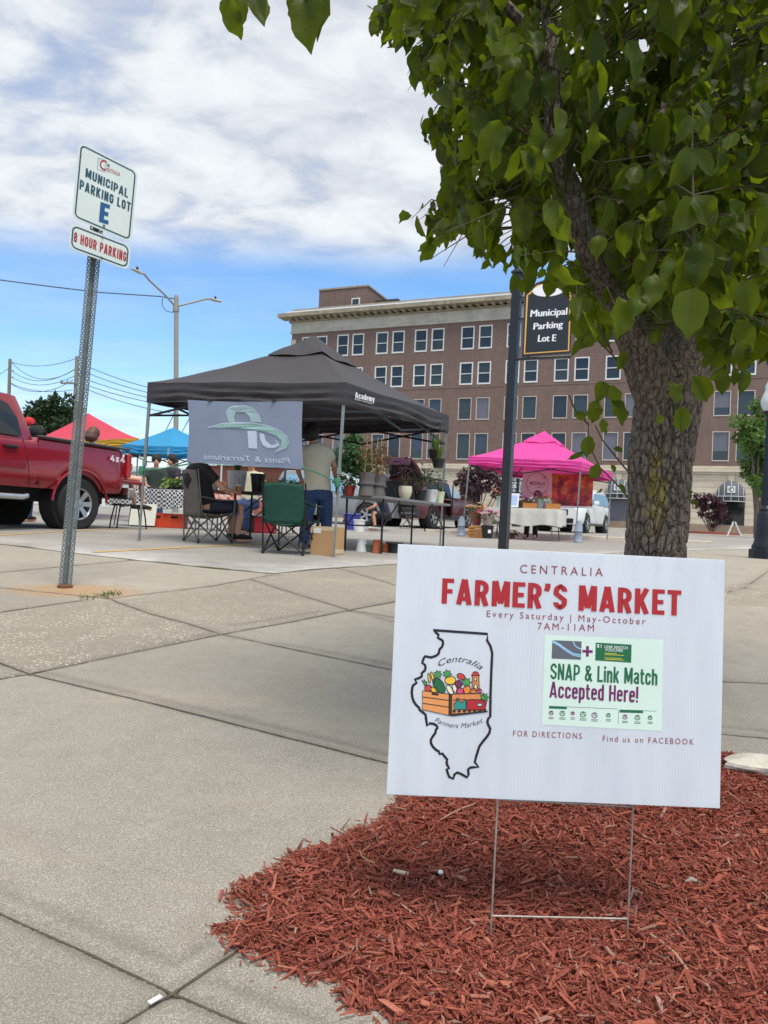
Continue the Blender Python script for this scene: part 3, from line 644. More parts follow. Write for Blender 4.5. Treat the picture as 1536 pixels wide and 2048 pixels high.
# ------------------------------------------------------------ yard sign
def zz(x,y): return (760+x/2.1333,1060+y/2.1333)
def yard_sign():
    bl,br,tl,tr=P(773,1589,1.351),P(1440,1617,1.351),P(796,1088,1.381),P(1450,1120,1.381)
    bd=Board(bl,br,tl,tr)
    k=NT('corrugated_plastic'); w=k.N.new('ShaderNodeTexWave'); w.inputs['Scale'].default_value=1.0; vx=k.mapc((55,1,1)); k.L.new(vx,w.inputs['Vector']); w.bands_direction='X'
    pl=k.done(k.mix(k.ramp(k.noise(7,6,.7,k.mapc((1,1,.5))),(.56,0.0),(.78,.22)),k.ramp(k.noise(4,3,.5,k.mapc((6,1,1))),(.3,C(224,229,236)),(.7,C(236,240,246))),C(176,178,176)),.38,k.bump(w.outputs[0],.10,.002),C(236,241,247),.36)
    g0=G(980,1893); base=Vector((bd.c.x,bd.c.y,gz(0,1.33)))
    root=thing('yard_sign',base,'white corrugated farmers market yard sign on a wire stake in red mulch','yard sign')
    mb=MB(); bd.slab(mb,.005); board=build(mb,'sign_board',pl,root,bevel=.0008)
    ink=lambda n,c:mat('ink_'+n,c,.45,var=.04)
    red=ink('red',C(168,26,34)); mar=ink('maroon',C(140,50,60)); blk=ink('black',C(22,22,26)); grn=ink('green',C(20,100,62)); pur=ink('purple',C(112,22,92)); pale=ink('pale_green',C(206,226,214)); dgr=ink('card_grey',C(92,95,104)); blu=ink('light_blue',C(150,190,224)); wht=ink('white',C(235,238,235)); yel=ink('yellow_line',C(214,204,60))
    e=.0006
    def T(name,m,items):
        mb=MB()
        for it in items: write(bd,mb,*it[0:1],zz(*it[1]),zz(*it[2]),it[3]/2.133,it[4] if len(it)>4 else e,**(it[5] if len(it)>5 else {}))
        return build(mb,name,m,board)
    def S(name,m,text,a,b,cap,t,off=e,gap=None):
        mb=MB(); strokewrite(bd,mb,text,zz(*a),zz(*b),cap/2.133,t,off,gap); return build(mb,name,m,board)
    S('heading',red,"FARMER'S MARKET",(262,314),(1283,366),108,.172,e,.085)
    T('town_line',mar,[('CENTRALIA',(597,183),(950,198),35,e,dict(bold=0,space=1.5))])
    T('schedule_lines',mar,[('Every Saturday | May-October',(455,370),(1132,403),27,e,dict(bold=0,space=1.35)),('7AM-11AM',(672,424),(912,433),29,e,dict(bold=0,space=1.35))])
    T('caption',mar,[('FOR DIRECTIONS',(567,879),(860,891),24,e,dict(bold=0,space=1.35))])
    T('caption',mar,[('Find us on FACEBOOK',(950,901),(1338,916),24,e,dict(bold=0,space=1.35))])
    def poly(mb,pts,off,f=zz): bd.poly(mb,[bd.uv(*f(*p)) for p in pts],off)
    mb=MB(); poly(mb,[(703,447),(1210,468),(1203,858),(690,830)],e*.6); vp=build(mb,'voucher_panel',pale,board)
    def sub(name,m,fn): 
        mb=MB(); fn(mb); return build(mb,name,m,board)
    sub('card',dgr,lambda mb:poly(mb,[(735,470),(860,475),(857,553),(732,548)],e*1.2))
    def curves(mb):
        for pts,w in(([(735,472),(765,488),(795,510),(825,528),(858,534)],6),([(735,478),(765,494),(795,517),(825,535),(858,541)],4),([(824,474),(830,492),(842,502),(859,508)],5)): bd.stroke(mb,[bd.uv(*zz(*p)) for p in pts],w/2.133/1085,e*1.7)
    sub('card_stripes',blu,curves)
    sub('plus_mark',pur,lambda mb:(poly(mb,[(879,495),(891,495),(890,540),(878,540)],e*1.2),poly(mb,[(863,511),(907,513),(907,524),(863,522)],e*1.5)))
    sub('voucher',grn,lambda mb:poly(mb,[(920,480),(1073,489),(1071,566),(918,556)],e*1.2))
    mb=MB(); f=dict(bold=0)
    for t,a,b,c in(('$1',(924,500),(944,502),14),('LINK MATCH',(958,503),(1056,509),12),('VOUCHER',(959,516),(1036,520),12)): write(bd,mb,t,zz(*a),zz(*b),c/2.133,e*1.7,**f)
    build(mb,'voucher_lettering',wht,board)
    def yl(mb):
        for y,x1 in((525,1010),(531,1040),(545,1030),(551,1040)): bd.stroke(mb,[bd.uv(*zz(958,y)),bd.uv(*zz(x1,y+(x1-958)*.05))],.0010,e*1.7)
    sub('voucher_lines',yel,yl)
    S('panel_heading',grn,'SNAP & Link Match',(726,636),(1182,662),68,.135,e*1.2,.075)
    S('panel_heading',pur,'Accepted Here!',(722,714),(1100,736),68,.135,e*1.2,.075)
    for q_ in ([(721,750),(797,753),(797,764),(721,761)],[(1022,766),(1122,769),(1122,781),(1022,778)]): sub('panel_bar',grn,lambda mb:poly(mb,q_,e*1.2))
    def rules(mb):
        for a,b in((A_,B_),): bd.stroke(mb,[bd.uv(*zz(*a)),bd.uv(*zz(*b))],.0006,e*1.2)
    for A_,B_ in(((797,754),(1013,763)),((1122,770),(1180,773)),((1018,766),(1016,827))): sub('panel_rule',dgr,rules)
    def icons(col,xs):
        def f(mb):
            for x,y,s in xs:
                ring=[bd.uv(*zz(x+s*math.cos(a)*1.1,y+s*math.sin(a))) for a in np.linspace(0,5.9,12)]; bd.stroke(mb,ring,.0013,e*1.2)
                bd.stroke(mb,[bd.uv(*zz(x-s*.5,y+s*.3)),bd.uv(*zz(x,y-s*.9)),bd.uv(*zz(x+s*.6,y+s*.4))],.0016,e*1.2)
                for r_ in(18,24): bd.stroke(mb,[bd.uv(*zz(x-s*1.3,y+r_)),bd.uv(*zz(x+s*1.3,y+r_+1))],.0009,e*1.2)
        return f
    for q_ in [(730,780,8),(822,782,7),(915,790,11),(1045,797,9)]: sub('icon',pur,icons(pur,[q_]))
    for q_ in [(778,782,10),(866,786,11),(974,790,8),(1098,800,10),(1152,800,8)]: sub('icon',grn,icons(grn,[q_]))
    # state outline
    z2=lambda x,y:(800+x/6.0227,1240+y/6.0227)
    ill=[(400,122),(430,150),(465,180),(455,212),(480,228),(515,250),(518,285),(505,325),(478,350),(465,405),(430,432),(375,450),(300,437),(285,460),(268,515),(300,540),(308,575),(300,605),(262,640),(262,680),(225,700),(180,715),(200,755),(160,785),(148,810),(142,870),(148,930),(165,980),(190,1018),(228,1055),(240,1085),(275,1112),(308,1140),(315,1200),(328,1275),(355,1245),(400,1248),(440,1270),(452,1295),(430,1325),(425,1360),(392,1405),(372,1440),(372,1480),(395,1525),(432,1562),(468,1582),(475,1612),(510,1608),(535,1640),(568,1680),(560,1715),(572,1755),(592,1785),(562,1798),(575,1845),(592,1888),(640,1912),(655,1860),(690,1835),(740,1856),(808,1895),(826,1860),(820,1800),(840,1780),(880,1772),(945,1770),(900,1712),(918,1640),(940,1570),(955,1522),(1000,1460),(1050,1400),(1078,1355),(1085,1305),(1062,1262),(1052,1230),(1062,1185),(1086,1165),(1090,900),(1098,650),(1110,400),(1090,315),(1048,245),(1054,168)]
    sub('state_outline',blk,lambda mb:bd.stroke(mb,[bd.uv(*z2(*p)) for p in ill],.0047,e,closed=True))
    mb=MB(); write(bd,mb,'Centralia',z2(475,562),z2(972,605),72/6.02,e,bold=-.004,shear=.35,mid=z2(720,505)); write(bd,mb,'Farmers Market',z2(412,1218),z2(1008,1228),58/6.02,e,bold=-.006,shear=.35,mid=z2(700,1302)); build(mb,'script_lettering',blk,board)
    def shape(name,col,pts,lay,outline=True):
        uv=[bd.uv(*z2(*p)) for p in pts]
        if outline:
            o=MB(); bd.stroke(o,uv,.0013,e*(lay+.6),closed=True); OUT.add(o.v,o.f)
        m=SH.setdefault((name,col),MB()); bd.poly(m,uv,e*lay)
    def ell(cx,cy,rx,ry,a=0,n=18): 
        a=math.radians(a); return [(cx+rx*math.cos(t)*math.cos(a)-ry*math.sin(t)*math.sin(a),cy+rx*math.cos(t)*math.sin(a)+ry*math.sin(t)*math.cos(a)) for t in [2*math.pi*i/n for i in range(n)]]
    def leafy(cx,cy,r,n=14): return [(cx+r*(1+.28*(-1)**i)*math.cos(2*math.pi*i/n),cy+r*(1+.28*(-1)**i)*math.sin(2*math.pi*i/n)) for i in range(n)]
    OUT=MB(); SH={}
    Gn,Dg,Ye,Or,Rd,Pu,Pk,Wt,Te=(70,150,80),(30,100,60),(236,186,60),(228,128,50),(200,60,55),(120,40,90),(214,70,120),(226,220,196),(46,140,130)
    shape('vegetables',Gn,leafy(455,655,44),.7); shape('vegetables',Gn,leafy(568,650,46),.7); shape('vegetables',Ye,ell(350,700,14,62,-8),.8); shape('vegetables',Ye,ell(395,690,16,70,-18),.9)
    shape('vegetables',Rd,ell(735,680,52,34,25),.8); shape('vegetables',Gn,leafy(800,750,50),.9); shape('vegetables',Ye,ell(605,725,66,52),1.0); shape('vegetables',Dg,ell(470,790,60,105,-32),1.1)
    shape('vegetables',Pu,ell(705,770,42,45),1.1); shape('vegetables',Wt,ell(600,840,30,66,-30),1.25); shape('vegetables',Wt,ell(660,825,26,56,-18),1.2); shape('vegetables',Pk,ell(722,855,46,36),1.3); shape('vegetables',Or,ell(805,838,44,50,15),1.3); shape('vegetables',Rd,ell(340,820,44,40),1.2); shape('vegetables',Ye,ell(405,838,46,30,20),1.3); shape('vegetables',Gn,[(300,790),(262,720),(290,745),(285,705),(310,750),(325,735),(322,795)],1.1); shape('vegetables',Pk,ell(955,852,28,26),1.35); shape('vegetables',Or,ell(880,855,36,28),1.32)
    shape('tower',(206,132,70),[(872,668),(948,668),(956,850),(866,850)],1.0); shape('tower',(190,54,50),[(855,668),(880,630),(910,618),(940,632),(962,670)],1.1); shape('tower',(60,40,34),[(888,740),(890,705),(908,690),(926,705),(930,740)],1.1,False); shape('tower',(60,40,34),[(882,825),(884,785),(908,762),(934,785),(938,825)],1.1,False); shape('tower',Wt,ell(908,715,9,16),1.2,False); shape('tower',Wt,ell(910,800,13,24),1.2,False)
    Wd=(224,148,88)
    shape('crate',Wd,[(270,850),(600,892),(600,1150),(270,1078)],1.5); shape('crate',(214,134,76),[(612,892),(985,884),(1050,960),(1020,1090),(612,1150)],1.45); shape('crate',(96,52,34),[(590,890),(622,892),(620,1155),(588,1150)],1.6); shape('crate',(50,34,26),[(380,872),(465,884),(462,912),(378,900)],1.7,False)
    for a,b in(((270,925),(600,968)),((270,1000),(600,1050)),((640,965),(800,955))):
        o=MB(); bd.stroke(o,[bd.uv(*z2(*a)),bd.uv(*z2(*b))],.0014,e*2.2); OUT.add(o.v,o.f)
    shape('train',Te,[(650,1000),(680,985),(680,940),(712,940),(708,985),(770,985),(770,960),(795,960),(795,1075),(650,1078)],1.9); shape('train',(176,34,44),[(802,965),(840,955),(1015,962),(1030,985),(1028,1078),(802,1085)],1.95); shape('train',(170,210,214),[(935,1000),(985,1002),(984,1036),(934,1034)],2.2); shape('train',Gn,leafy(1015,930,46),1.8)
    shape('track',(40,38,40),[(610,1128),(1055,1096),(1060,1108),(640,1158),(606,1150)],2.0,False)
    for x in range(650,1040,62): shape('track',(40,38,40),ell(x,1098-(x-650)*.03,20,18),2.1,False)
    for (n,c),m in SH.items(): build(m,n,ink('%d_%d_%d'%c,C(*c)),board)
    build(OUT,'drawing_outline',blk,board)
    # wire stake
    wire=mat('galvanised_wire',C(158,148,138),.45,.3,var=.3,vscale=40); mb=MB()
    behind=Vector((0,.006,0)); feet=[G(980,1893),G(1253,1893)]; tops=[bd.at(*bd.uv(1003,1480))+behind,bd.at(*bd.uv(1275,1490))+behind]
    for f,t in zip(feet,tops): mb.tube([f-Vector((0,0,.06)),f,t],.0019,8)
    def onst(i,py):
        f,t=feet[i],tops[i]; k=(1893-py)/(1893-1485); return f.lerp(t,k)
    mb.tube([onst(0,1833),onst(1,1837)],.0019,8); mb.tube([onst(0,1604),onst(1,1611)],.0019,8)
    build(mb,'wire_stake',wire,root,smooth=1)
yard_sign()
# ------------------------------------------------------------ big tree
def mat_bark():
    k=NT('tree_bark'); n=k.noise(9,5,.6,k.mapc((1,1,.5))); f=k.noise(120,4,.7,k.mapc((1,1,.35)))
    col=k.ramp(n,(.3,C(90,77,66)),(.7,C(130,115,102))); col=k.mix(.5,col,k.ramp(f,(.3,C(50,42,36)),(.7,C(156,142,128))))
    col=k.mix(k.math('MULTIPLY',k.attr('moss'),k.ramp(f,(.35,.25),(.6,1.0))),col,C(150,136,30))
    vd=k.voro(62,'DISTANCE_TO_EDGE',k.mapc((1,1,.42))); return k.done(col,.92,k.bump(f,.7,.005,k.bump(k.ramp(vd,(.0,0.0),(.09,1.0)),.8,.010)))
def mat_leaf(name,d,l,t,tf=.38):
    k=NT(name); h=k.attr('tint'); sx=k.N.new('ShaderNodeSeparateXYZ'); k.L.new(k.tc.outputs['UV'],sx.inputs[0])
    v=k.math('ABSOLUTE',k.math('SUBTRACT',sx.outputs[1],.5)); mid=k.ramp(v,(.012,1.0),(.03,0.0))
    w=k.math('FRACT',k.math('MULTIPLY',k.math('SUBTRACT',sx.outputs[0],k.math('MULTIPLY',v,.45)),7.0)); side=k.ramp(w,(.0,1.0),(.10,0.0),(.92,0.0),(1.0,1.0))
    col=k.ramp(h,(0,d),(1,l)); vein=k.math('MAXIMUM',mid,k.math('MULTIPLY',side,.55))
    tr=k.mix(.3,t,col); n=k.noise(30,4,.6); col=k.mix(.25,col,k.ramp(n,(.3,d),(.7,l)))
    tl=k.ramp(h,(0,(t[0]*.75,t[1]*.8,t[2]*.7,1)),(1,t)); tl=k.mix(k.math('MULTIPLY',vein,.45),tl,(t[0]*.6,t[1]*.6,t[2]*.6,1)); col=k.mix(k.math('MULTIPLY',vein,.35),col,(l[0]*1.5,l[1]*1.4,l[2]*1.8,1))
    k.b.inputs['Specular IOR Level'].default_value=.22; return k.done(col,.45,k.bump(vein,.35,.002),tl,tf)
def leaf_batch(pos,axis,nrm,Ln,Wr,tint,nu=9,nv=5,seed=1):
    """many curled pointed leaves: pos = stem end, axis = towards the tip"""
    r=np.random.default_rng(seed); n=len(pos); a=axis/np.linalg.norm(axis,axis=1,keepdims=True); s=np.cross(nrm,a); s/=np.linalg.norm(s,axis=1,keepdims=True)+1e-9; m=np.cross(a,s)
    u=np.linspace(0,1,nu); v=np.linspace(-1,1,nv)
    w=(u**.62)*((1-u)**.78)*1.95; w[-2]*=.55; w=w+.004
    U,Vv=np.meshgrid(u,v,indexing='ij'); Wm=np.repeat(w[:,None],nv,1)
    fold=r.uniform(.05,.75,n)[:,None,None]; curl=r.normal(.25,.34,n)[:,None,None]; wav=r.uniform(0,.10,n)[:,None,None]; ph=r.uniform(0,6.28,n)[:,None,None]; tw=r.normal(0,.25,n)[:,None,None]
    ser=1+r.normal(0,.05,(n,nu,nv))*(np.abs(Vv)[None]>.9)
    half=(Wr[:,None,None]*.5)*Wm[None]*Vv[None]*ser
    z=fold*np.abs(half)+wav*np.sin(U[None]*13+ph)*np.abs(Vv)[None]+tw*half*U[None]-curl*U[None]**2*.6+curl*.15*U[None]
    x=U[None]*np.ones((n,1,1))*(1-.18*np.abs(curl)*U[None])
    Q=pos[:,None,None,:]+Ln[:,None,None,None]*(x[...,None]*a[:,None,None,:]+half[...,None]*s[:,None,None,:]+z[...,None]*m[:,None,None,:])
    F=gridfaces(nu,nv)[None]+ (np.arange(n)*nu*nv)[:,None,None]
    uv=np.stack([np.broadcast_to(U,(n,nu,nv)),np.broadcast_to((Vv*.5+.5),(n,nu,nv))],-1).reshape(-1,2)
    return Q.reshape(-1,3),F.reshape(-1,4),uv,np.repeat(tint,nu*nv)
CROWN=[(728,62),(738,28),(770,-60),(900,-420),(1300,-900),(2600,-900),(2600,640),(1700,700),(1536,735),(1480,752),(1440,778),(1402,770),(1372,742),(1330,726),(1262,690),(1215,700),(1180,680),(1150,640),(1122,585),(1080,568),(1052,582),(1030,548),(1012,552),(1000,520),(980,556),(962,548),(942,478),(905,470),(888,534),(862,545),(842,496),(814,478),(822,452),(862,440),(880,415),(862,372),(868,330),(846,312),(846,268),(876,262),(888,212),(874,196),(812,184),(818,136),(850,118),(832,112),(800,122),(778,104),(750,92)]
HOLES=[(1000,438,22),(1236,424,17),(1010,478,20),(1105,520,12)]
def tree():
    root=thing('shade_tree',TREE,'leafy broad leaved tree with rough mossy bark behind the yard sign','tree')
    bark=mat_bark(); V=[];F=[];M=[];off=0
    def limb(pts,n,step,amp,seed,flare=0):
        nonlocal off
        c=[P(x,y,d) for x,y,d,_ in pts]; r=[w for *_,w in pts]
        if flare: c=[Vector((TREE.x,TREE.y,TREE.z-.05))]+c; r=[r[0]*1.5]+r
        L=[0]
        for a,b in zip(c,c[1:]): L.append(L[-1]+(b-a).length)
        m=max(8,int(L[-1]/step)); s=np.linspace(0,L[-1],m); 
        cc=np.array([[np.interp(t,L,[q[i] for q in c]) for i in range(3)] for t in s]); rr=np.interp(s,L,r)*(.93 if seed==0 else 1)
        for _ in range(int(m*.02)+6): cc[1:-1]=cc[1:-1]*.5+(cc[:-2]+cc[2:])*.25; rr[1:-1]=rr[1:-1]*.5+(rr[:-2]+rr[2:])*.25
        px=Vector((1,0,0)); vs=[]; ms=[]
        for i in range(m):
            d=Vector(cc[min(i+1,m-1)]-cc[max(i-1,0)]).normalized(); x=(px-d*px.dot(d)).normalized(); px=x; y=d.cross(x)
            for k in range(n):
                a=2*math.pi*k/n; u=x*math.cos(a)+y*math.sin(a); q=Vector(cc[i])+u*rr[i]
                w=Vector((q.x,q.y,q.z*.38))
                w2=w+noise.noise_vector(w*14)*.02
                dd=noise.voronoi(w2*(46 if amp>.005 else 70))[0]; e=min(1,max(0,(dd[1]-dd[0])/.15)); e=e*e*(3-2*e)
                h=(e-.7)*amp*1.35+noise.fractal(w*22,.9,2,3)*amp*.5+noise.noise(w*4.5+Vector((seed,0,0)))*rr[i]*.16
                vs.append(q+u*h)
                pp=project(q); mo=0
                if seed==0 and pp and u.y<.25: mo=max(0,1-abs(pp[0]-1312+ (pp[1]-1000)*.12)/(30))*max(0,1-abs(pp[1]-985)/105)*2.2
                ms.append(min(1,mo)*max(0,min(1,.55+noise.noise(q*30)*1.2)))
        f=np.concatenate([gridfaces(m,n)]+[np.array([[i*n+n-1,i*n,(i+1)*n,(i+1)*n+n-1]]) for i in range(m-1)])
        V.append(np.array([tuple(q) for q in vs])); F.append(f+off); M.append(np.array(ms)); off+=len(vs)
    limb([(1305,1330,2.25,.105),(1310,1110,2.25,.092),(1318,1000,2.25,.094),(1322,920,2.25,.095),(1333,850,2.25,.098),(1338,800,2.25,.100),(1340,765,2.25,.085),(1342,740,2.26,.05)],200,.0055,.010,0,1)
    limb([(1335,850,2.24,.06),(1308,770,2.22,.070),(1280,700,2.18,.054),(1240,615,2.15,.042),(1200,545,2.12,.036),(1168,480,2.1,.034),(1148,410,2.1,.034),(1126,335,2.1,.030),(1105,290,2.1,.028),(1108,200,2.1,.026),(1100,120,2.1,.024),(1098,40,2.1,.022),(1096,-200,2.1,.018)],70,.010,.0055,1)
    limb([(1104,130,2.1,.02),(1075,85,2.08,.017),(1040,40,2.05,.016),(985,-15,2.0,.014),(860,-160,1.95,.010)],40,.013,.004,2)
    limb([(1356,830,2.27,.065),(1356,720,2.30,.058),(1372,600,2.42,.050),(1398,450,2.5,.048),(1412,280,2.55,.046),(1420,100,2.6,.040),(1430,-300,2.6,.03)],60,.014,.0055,3)
    limb([(1358,815,2.25,.05),(1396,728,2.28,.046),(1450,690,2.32,.042),(1536,640,2.4,.036),(1660,560,2.5,.03),(1850,350,2.6,.022)],60,.012,.005,4)
    limb([(1180,505,2.12,.02),(1230,420,2.2,.016),(1300,330,2.3,.013),(1330,200,2.4,.01)],30,.015,.003,5)
    limb([(1365,620,2.42,.022),(1460,500,2.5,.018),(1520,330,2.6,.014),(1600,100,2.7,.01)],30,.015,.003,6)
    limb([(1330,1000,2.16,.012),(1230,1005,2.14,.02),(1262,905,2.19,.02)][:0] or [(1368,770,2.2,.035),(1380,800,2.19,.040),(1372,850,2.2,.03)],50,.012,.006,7)
    trunk=fastobj('trunk',np.concatenate(V),np.concatenate(F),bark,dict(moss=np.concatenate(M)),parent=root)
    # twigs and leaves
    limbs3=[P(*q) for q in [(1200,545,2.12),(1150,430,2.1),(1110,300,2.1),(1105,160,2.1),(1060,60,2.06),(960,-40,2.0),(1240,410,2.2),(1310,310,2.3),(1390,500,2.48),(1410,300,2.55),(1420,100,2.6),(1460,500,2.5),(1520,330,2.6),(1500,660,2.38),(1250,640,2.16),(1600,580,2.45),(1096,-150,2.1),(1430,-200,2.6),(1800,400,2.6)]]
    tw=MB(); pos=[];ax=[];nm=[];Ln=[];Wr=[];tn=[]
    r=np.random.default_rng(5); cx=np.array([c[0] for c in CROWN]); 
    def leaf(p,a,n,l,w,t):
        pos.append(p);ax.append(a);nm.append(n);Ln.append(l);Wr.append(w);tn.append(t)
    def inside(x,y,m=0): return bool(inpoly(np.array(x),np.array(y),CROWN)) and not any((x-h[0])**2+(y-h[1])**2<h[2]**2 for h in HOLES)
    LB=[(1270,690),(1240,615),(1200,545),(1168,480),(1148,410),(1126,335),(1106,290),(1108,200),(1100,120),(1075,80)]
    def clear(p,yy):
        if yy<2.26 and 1225<p[0]<1420 and 655<p[1]<800: return True
        if yy<2.14:
            for (x0,y0),(x1,y1) in zip(LB,LB[1:]):
                if y1-14<=p[1]<=y0+14 and abs(p[0]-(x0+(x1-x0)*(p[1]-y0)/(y1-y0)))<30: return r.random()<.8
        return False
    def cluster(tip,fromp,k,strict=True,size=1.0):
        d=(tip-fromp); L=d.length; mid=fromp.lerp(tip,.5)+Vector((0,0,.08*L))
        if L<.62: tw.tube([fromp,fromp.lerp(tip,.35)+Vector((r.normal(0,.03),r.normal(0,.03),.05*L)),mid+Vector((r.normal(0,.02),r.normal(0,.02),0)),tip],[.0032,.0026,.002,.0009],5)
        for j in range(k):
            f=.45+.6*j/k; q=mid.lerp(tip,min(1,(f-.45)/.55)) if True else tip
            a=Vector((r.normal(0,.42),r.normal(0,.42),-1.0+r.normal(0,.28))); l=float(np.clip(r.normal(.080,.023),.038,.13))*size
            side=Vector((r.normal(0,1),r.normal(0,1),r.normal(0,.2))).normalized(); q=q+side*.035*r.uniform(.3,1.2); t=q+a.normalized()*l
            pp=project(t); p0=project(q)
            if pp is None or t.y<1.0: continue
            if clear(pp,t.y) or clear(p0,q.y): continue
            if strict and (not inside(*pp) or not inside(*p0)): continue
            leaf(tuple(q),tuple(a),tuple(Vector((r.normal(0,1),r.normal(0,1)-.6,r.normal(0,.35)+.2))),l,float(r.uniform(.55,.82)),float(np.clip(r.normal(.45,.25),0,1)))
    xs=[c[0] for c in CROWN]; ys=[c[1] for c in CROWN]; cnt=0
    while cnt<760:
        px,py=r.uniform(720,1640),r.uniform(-140,790)
        if not inside(px,py): continue
        y=float(np.clip(r.normal(2.5,.5),1.55,3.6)); tip=P(px,py,y)
        b=min(limbs3,key=lambda q:(q-tip).length); cluster(tip,b.lerp(tip,.25),7); cnt+=1
    cnt=0
    while cnt<190:
        px,py=r.uniform(900,1640),r.uniform(-140,690)
        if not inside(px,py): continue
        tip=P(px,py,float(r.uniform(2.7,3.7))); b=min(limbs3,key=lambda q:(q-tip).length); cluster(tip,b.lerp(tip,.3),7); cnt+=1
    cnt=0
    while cnt<420:
        px,py=r.uniform(760,2600),r.uniform(-900,640)
        if 700<px<1560 and py>-60 or not inside(px,py): continue
        tip=P(px,py,float(r.uniform(1.5,3.9))); b=min(limbs3,key=lambda q:(q-tip).length); cluster(tip,b.lerp(tip,.4),7,False); cnt+=1
    # thin sprays that make the ragged left outline
    for px,py,y,k in [(752,40,2.2,7),(770,75,2.2,6),(738,70,2.2,3),(790,60,2.25,7),(800,20,2.25,8),(830,40,2.3,7),(850,75,2.3,7),(828,165,2.5,6),(852,180,2.5,7),(815,170,2.5,3),(868,195,2.5,6),(885,160,2.4,7),(862,260,2.6,6),(880,290,2.6,7),(850,275,2.6,4),(875,335,2.6,6),(892,372,2.6,7),(884,420,2.6,5),(838,462,2.7,7),(858,470,2.7,7),(868,500,2.7,8),(822,460,2.7,4),(880,470,2.65,6),(905,440,2.6,7),(960,490,2.5,8),(975,520,2.5,6),(945,450,2.5,7),(1022,515,2.45,7),(1048,535,2.45,5),(1060,505,2.4,6),(1180,620,2.2,4),(1225,650,2.2,4)]:
        tip=P(px,py-22,y); b=tip.lerp(min(limbs3,key=lambda q:(q-tip).length),.45); cluster(tip,b,k,False,.85)
    # the back and near side of the crown, over the photographer's head and out of view
    for _ in range(140):
        a=r.uniform(0,6.28); rad=r.uniform(.5,1.9); tip=Vector((TREE.x+.1+rad*math.cos(a),TREE.y+.25+rad*math.sin(a),r.uniform(2.1,3.9))); pp=project(tip)
        if pp and -200<pp[0]<1700 and pp[1]>-90: continue
        b=min(limbs3,key=lambda q:(q-tip).length); cluster(tip,b.lerp(tip,.5),7,False)
    # sprays that hang out of the outline one by one
    def hang(base,tip,y,w=.68,t=.6,nx=None):
        p=P(*base,y); q=P(*tip,y+R.uniform(-.02,.03)); a=q-p; n=nx or (R.uniform(-.5,.5),-1,R.uniform(-.1,.5)); leaf(tuple(p),tuple(a),n,a.length,w,t)
    for b,t,y,w,s in [((452,-10),(480,86),1.25,.6,.25),((474,-20),(484,60),1.27,.6,.3),((498,-25),(530,52),1.27,.7,.35),((520,-30),(528,40),1.25,.6,.3),((585,-20),(604,66),1.3,.6,.2),((612,-10),(618,104),1.25,.75,.45),((630,-25),(640,70),1.27,.6,.2),((600,-30),(598,40),1.28,.6,.3),((640,-30),(650,40),1.3,.6,.3)]: hang(b,t,y,w,s)
    tw.tube([P(430,-40,1.26),P(540,-45,1.27),P(660,-30,1.28),P(700,-120,1.5),P(860,-160,1.95)],[.002,.003,.004,.006,.008],6)
    for b,t,w,s in [((1098,542),(1097,600),.75,.7),((1066,535),(1050,592),.6,.4),((1134,552),(1132,596),.6,.5),((1152,590),(1144,646),.5,.8),((1160,618),(1158,684),.7,.9),((1040,556),(1044,592),.7,.8),((1030,545),(1022,590),.5,.3),((1165,600),(1172,655),.6,.7)]: hang(b,t,2.12,w,s)
    NEAR=[((1384,300),(1345,372),.7,.5),((1386,300),(1436,352),.7,.5),((1384,395),(1348,470),.78,.75),((1390,390),(1432,468),.8,.8),((1372,492),(1366,598),.82,.95),((1402,480),(1452,560),.72,.55),((1384,575),(1374,682),.85,.9),((1270,568),(1262,645),.75,.7),((1240,592),(1240,684),.7,.85),((1482,560),(1508,640),.75,.5),((1310,545),(1300,622),.7,.6),((1345,512),(1322,566),.5,.6),((1455,400),(1492,450),.7,.45),((1386,232),(1350,290),.55,.6),((1388,232),(1424,285),.55,.7),((1472,640),(1512,700),.7,.35),((1330,400),(1300,455),.6,.55),((1200,470),(1192,520),.8,.85),((1120,215),(1108,275),.75,.7),((1140,150),(1128,210),.6,.6),((990,295),(985,345),.85,.95),((960,320),(945,360),.6,.7),((1000,240),(960,330),.8,.3),((1180,120),(1150,160),.6,.9)]
    for b,t,w,s in NEAR: hang(b,t,1.55,w,s)
    tw.tube([P(1392,560,1.57),P(1388,490,1.56),P(1386,390,1.56),P(1384,300,1.56),P(1386,215,1.57)],[.004,.0035,.003,.0025,.001],6)
    for a,b in(((1388,300),(1330,330)),((1386,390),(1340,360)),((1388,390),(1450,375)),((1386,480),(1340,430)),((1388,480),(1430,430))): tw.tube([P(*a,1.56),P(*b,1.55)],[.002,.001],5)
    # bare lower twigs with a few leaves left of the trunk
    for pts in ([(1268,1010),(1240,975),(1200,935),(1178,890),(1176,845)],[(1272,960),(1245,930),(1205,880),(1190,850)],[(1255,745),(1225,710),(1195,680),(1165,655),(1140,640)],[(1225,705),(1200,660),(1185,610)],[(1178,850),(1150,820),(1138,790)]): tw.tube([P(x,y,2.14) for x,y in pts],[.0032,.0028,.0022,.0018,.0014][:len(pts)],5)
    for b,t,w,s in [((1205,762),(1196,808),.75,.9),((1215,770),(1236,822),.8,.9),((1190,800),(1186,852),.8,.95),((1226,800),(1250,852),.7,.7),((1203,838),(1212,868),.7,.8),((1178,872),(1172,918),.75,.8),((1168,905),(1133,920),.4,.3),((1245,905),(1225,890),.6,.4),((1200,930),(1176,958),.85,.5),((1222,930),(1232,946),.7,.5),((1204,976),(1192,992),.4,.5),((1250,985),(1236,965),.5,.3),((1165,672),(1142,715),.45,.6),((1195,660),(1160,700),.7,.75),((1250,700),(1235,745),.6,.6),((1150,828),(1178,838),.8,.7),((1382,1000),(1398,1012),.7,.5),((1378,980),(1384,1000),.6,.6)]: hang(b,t,2.12,w,s)
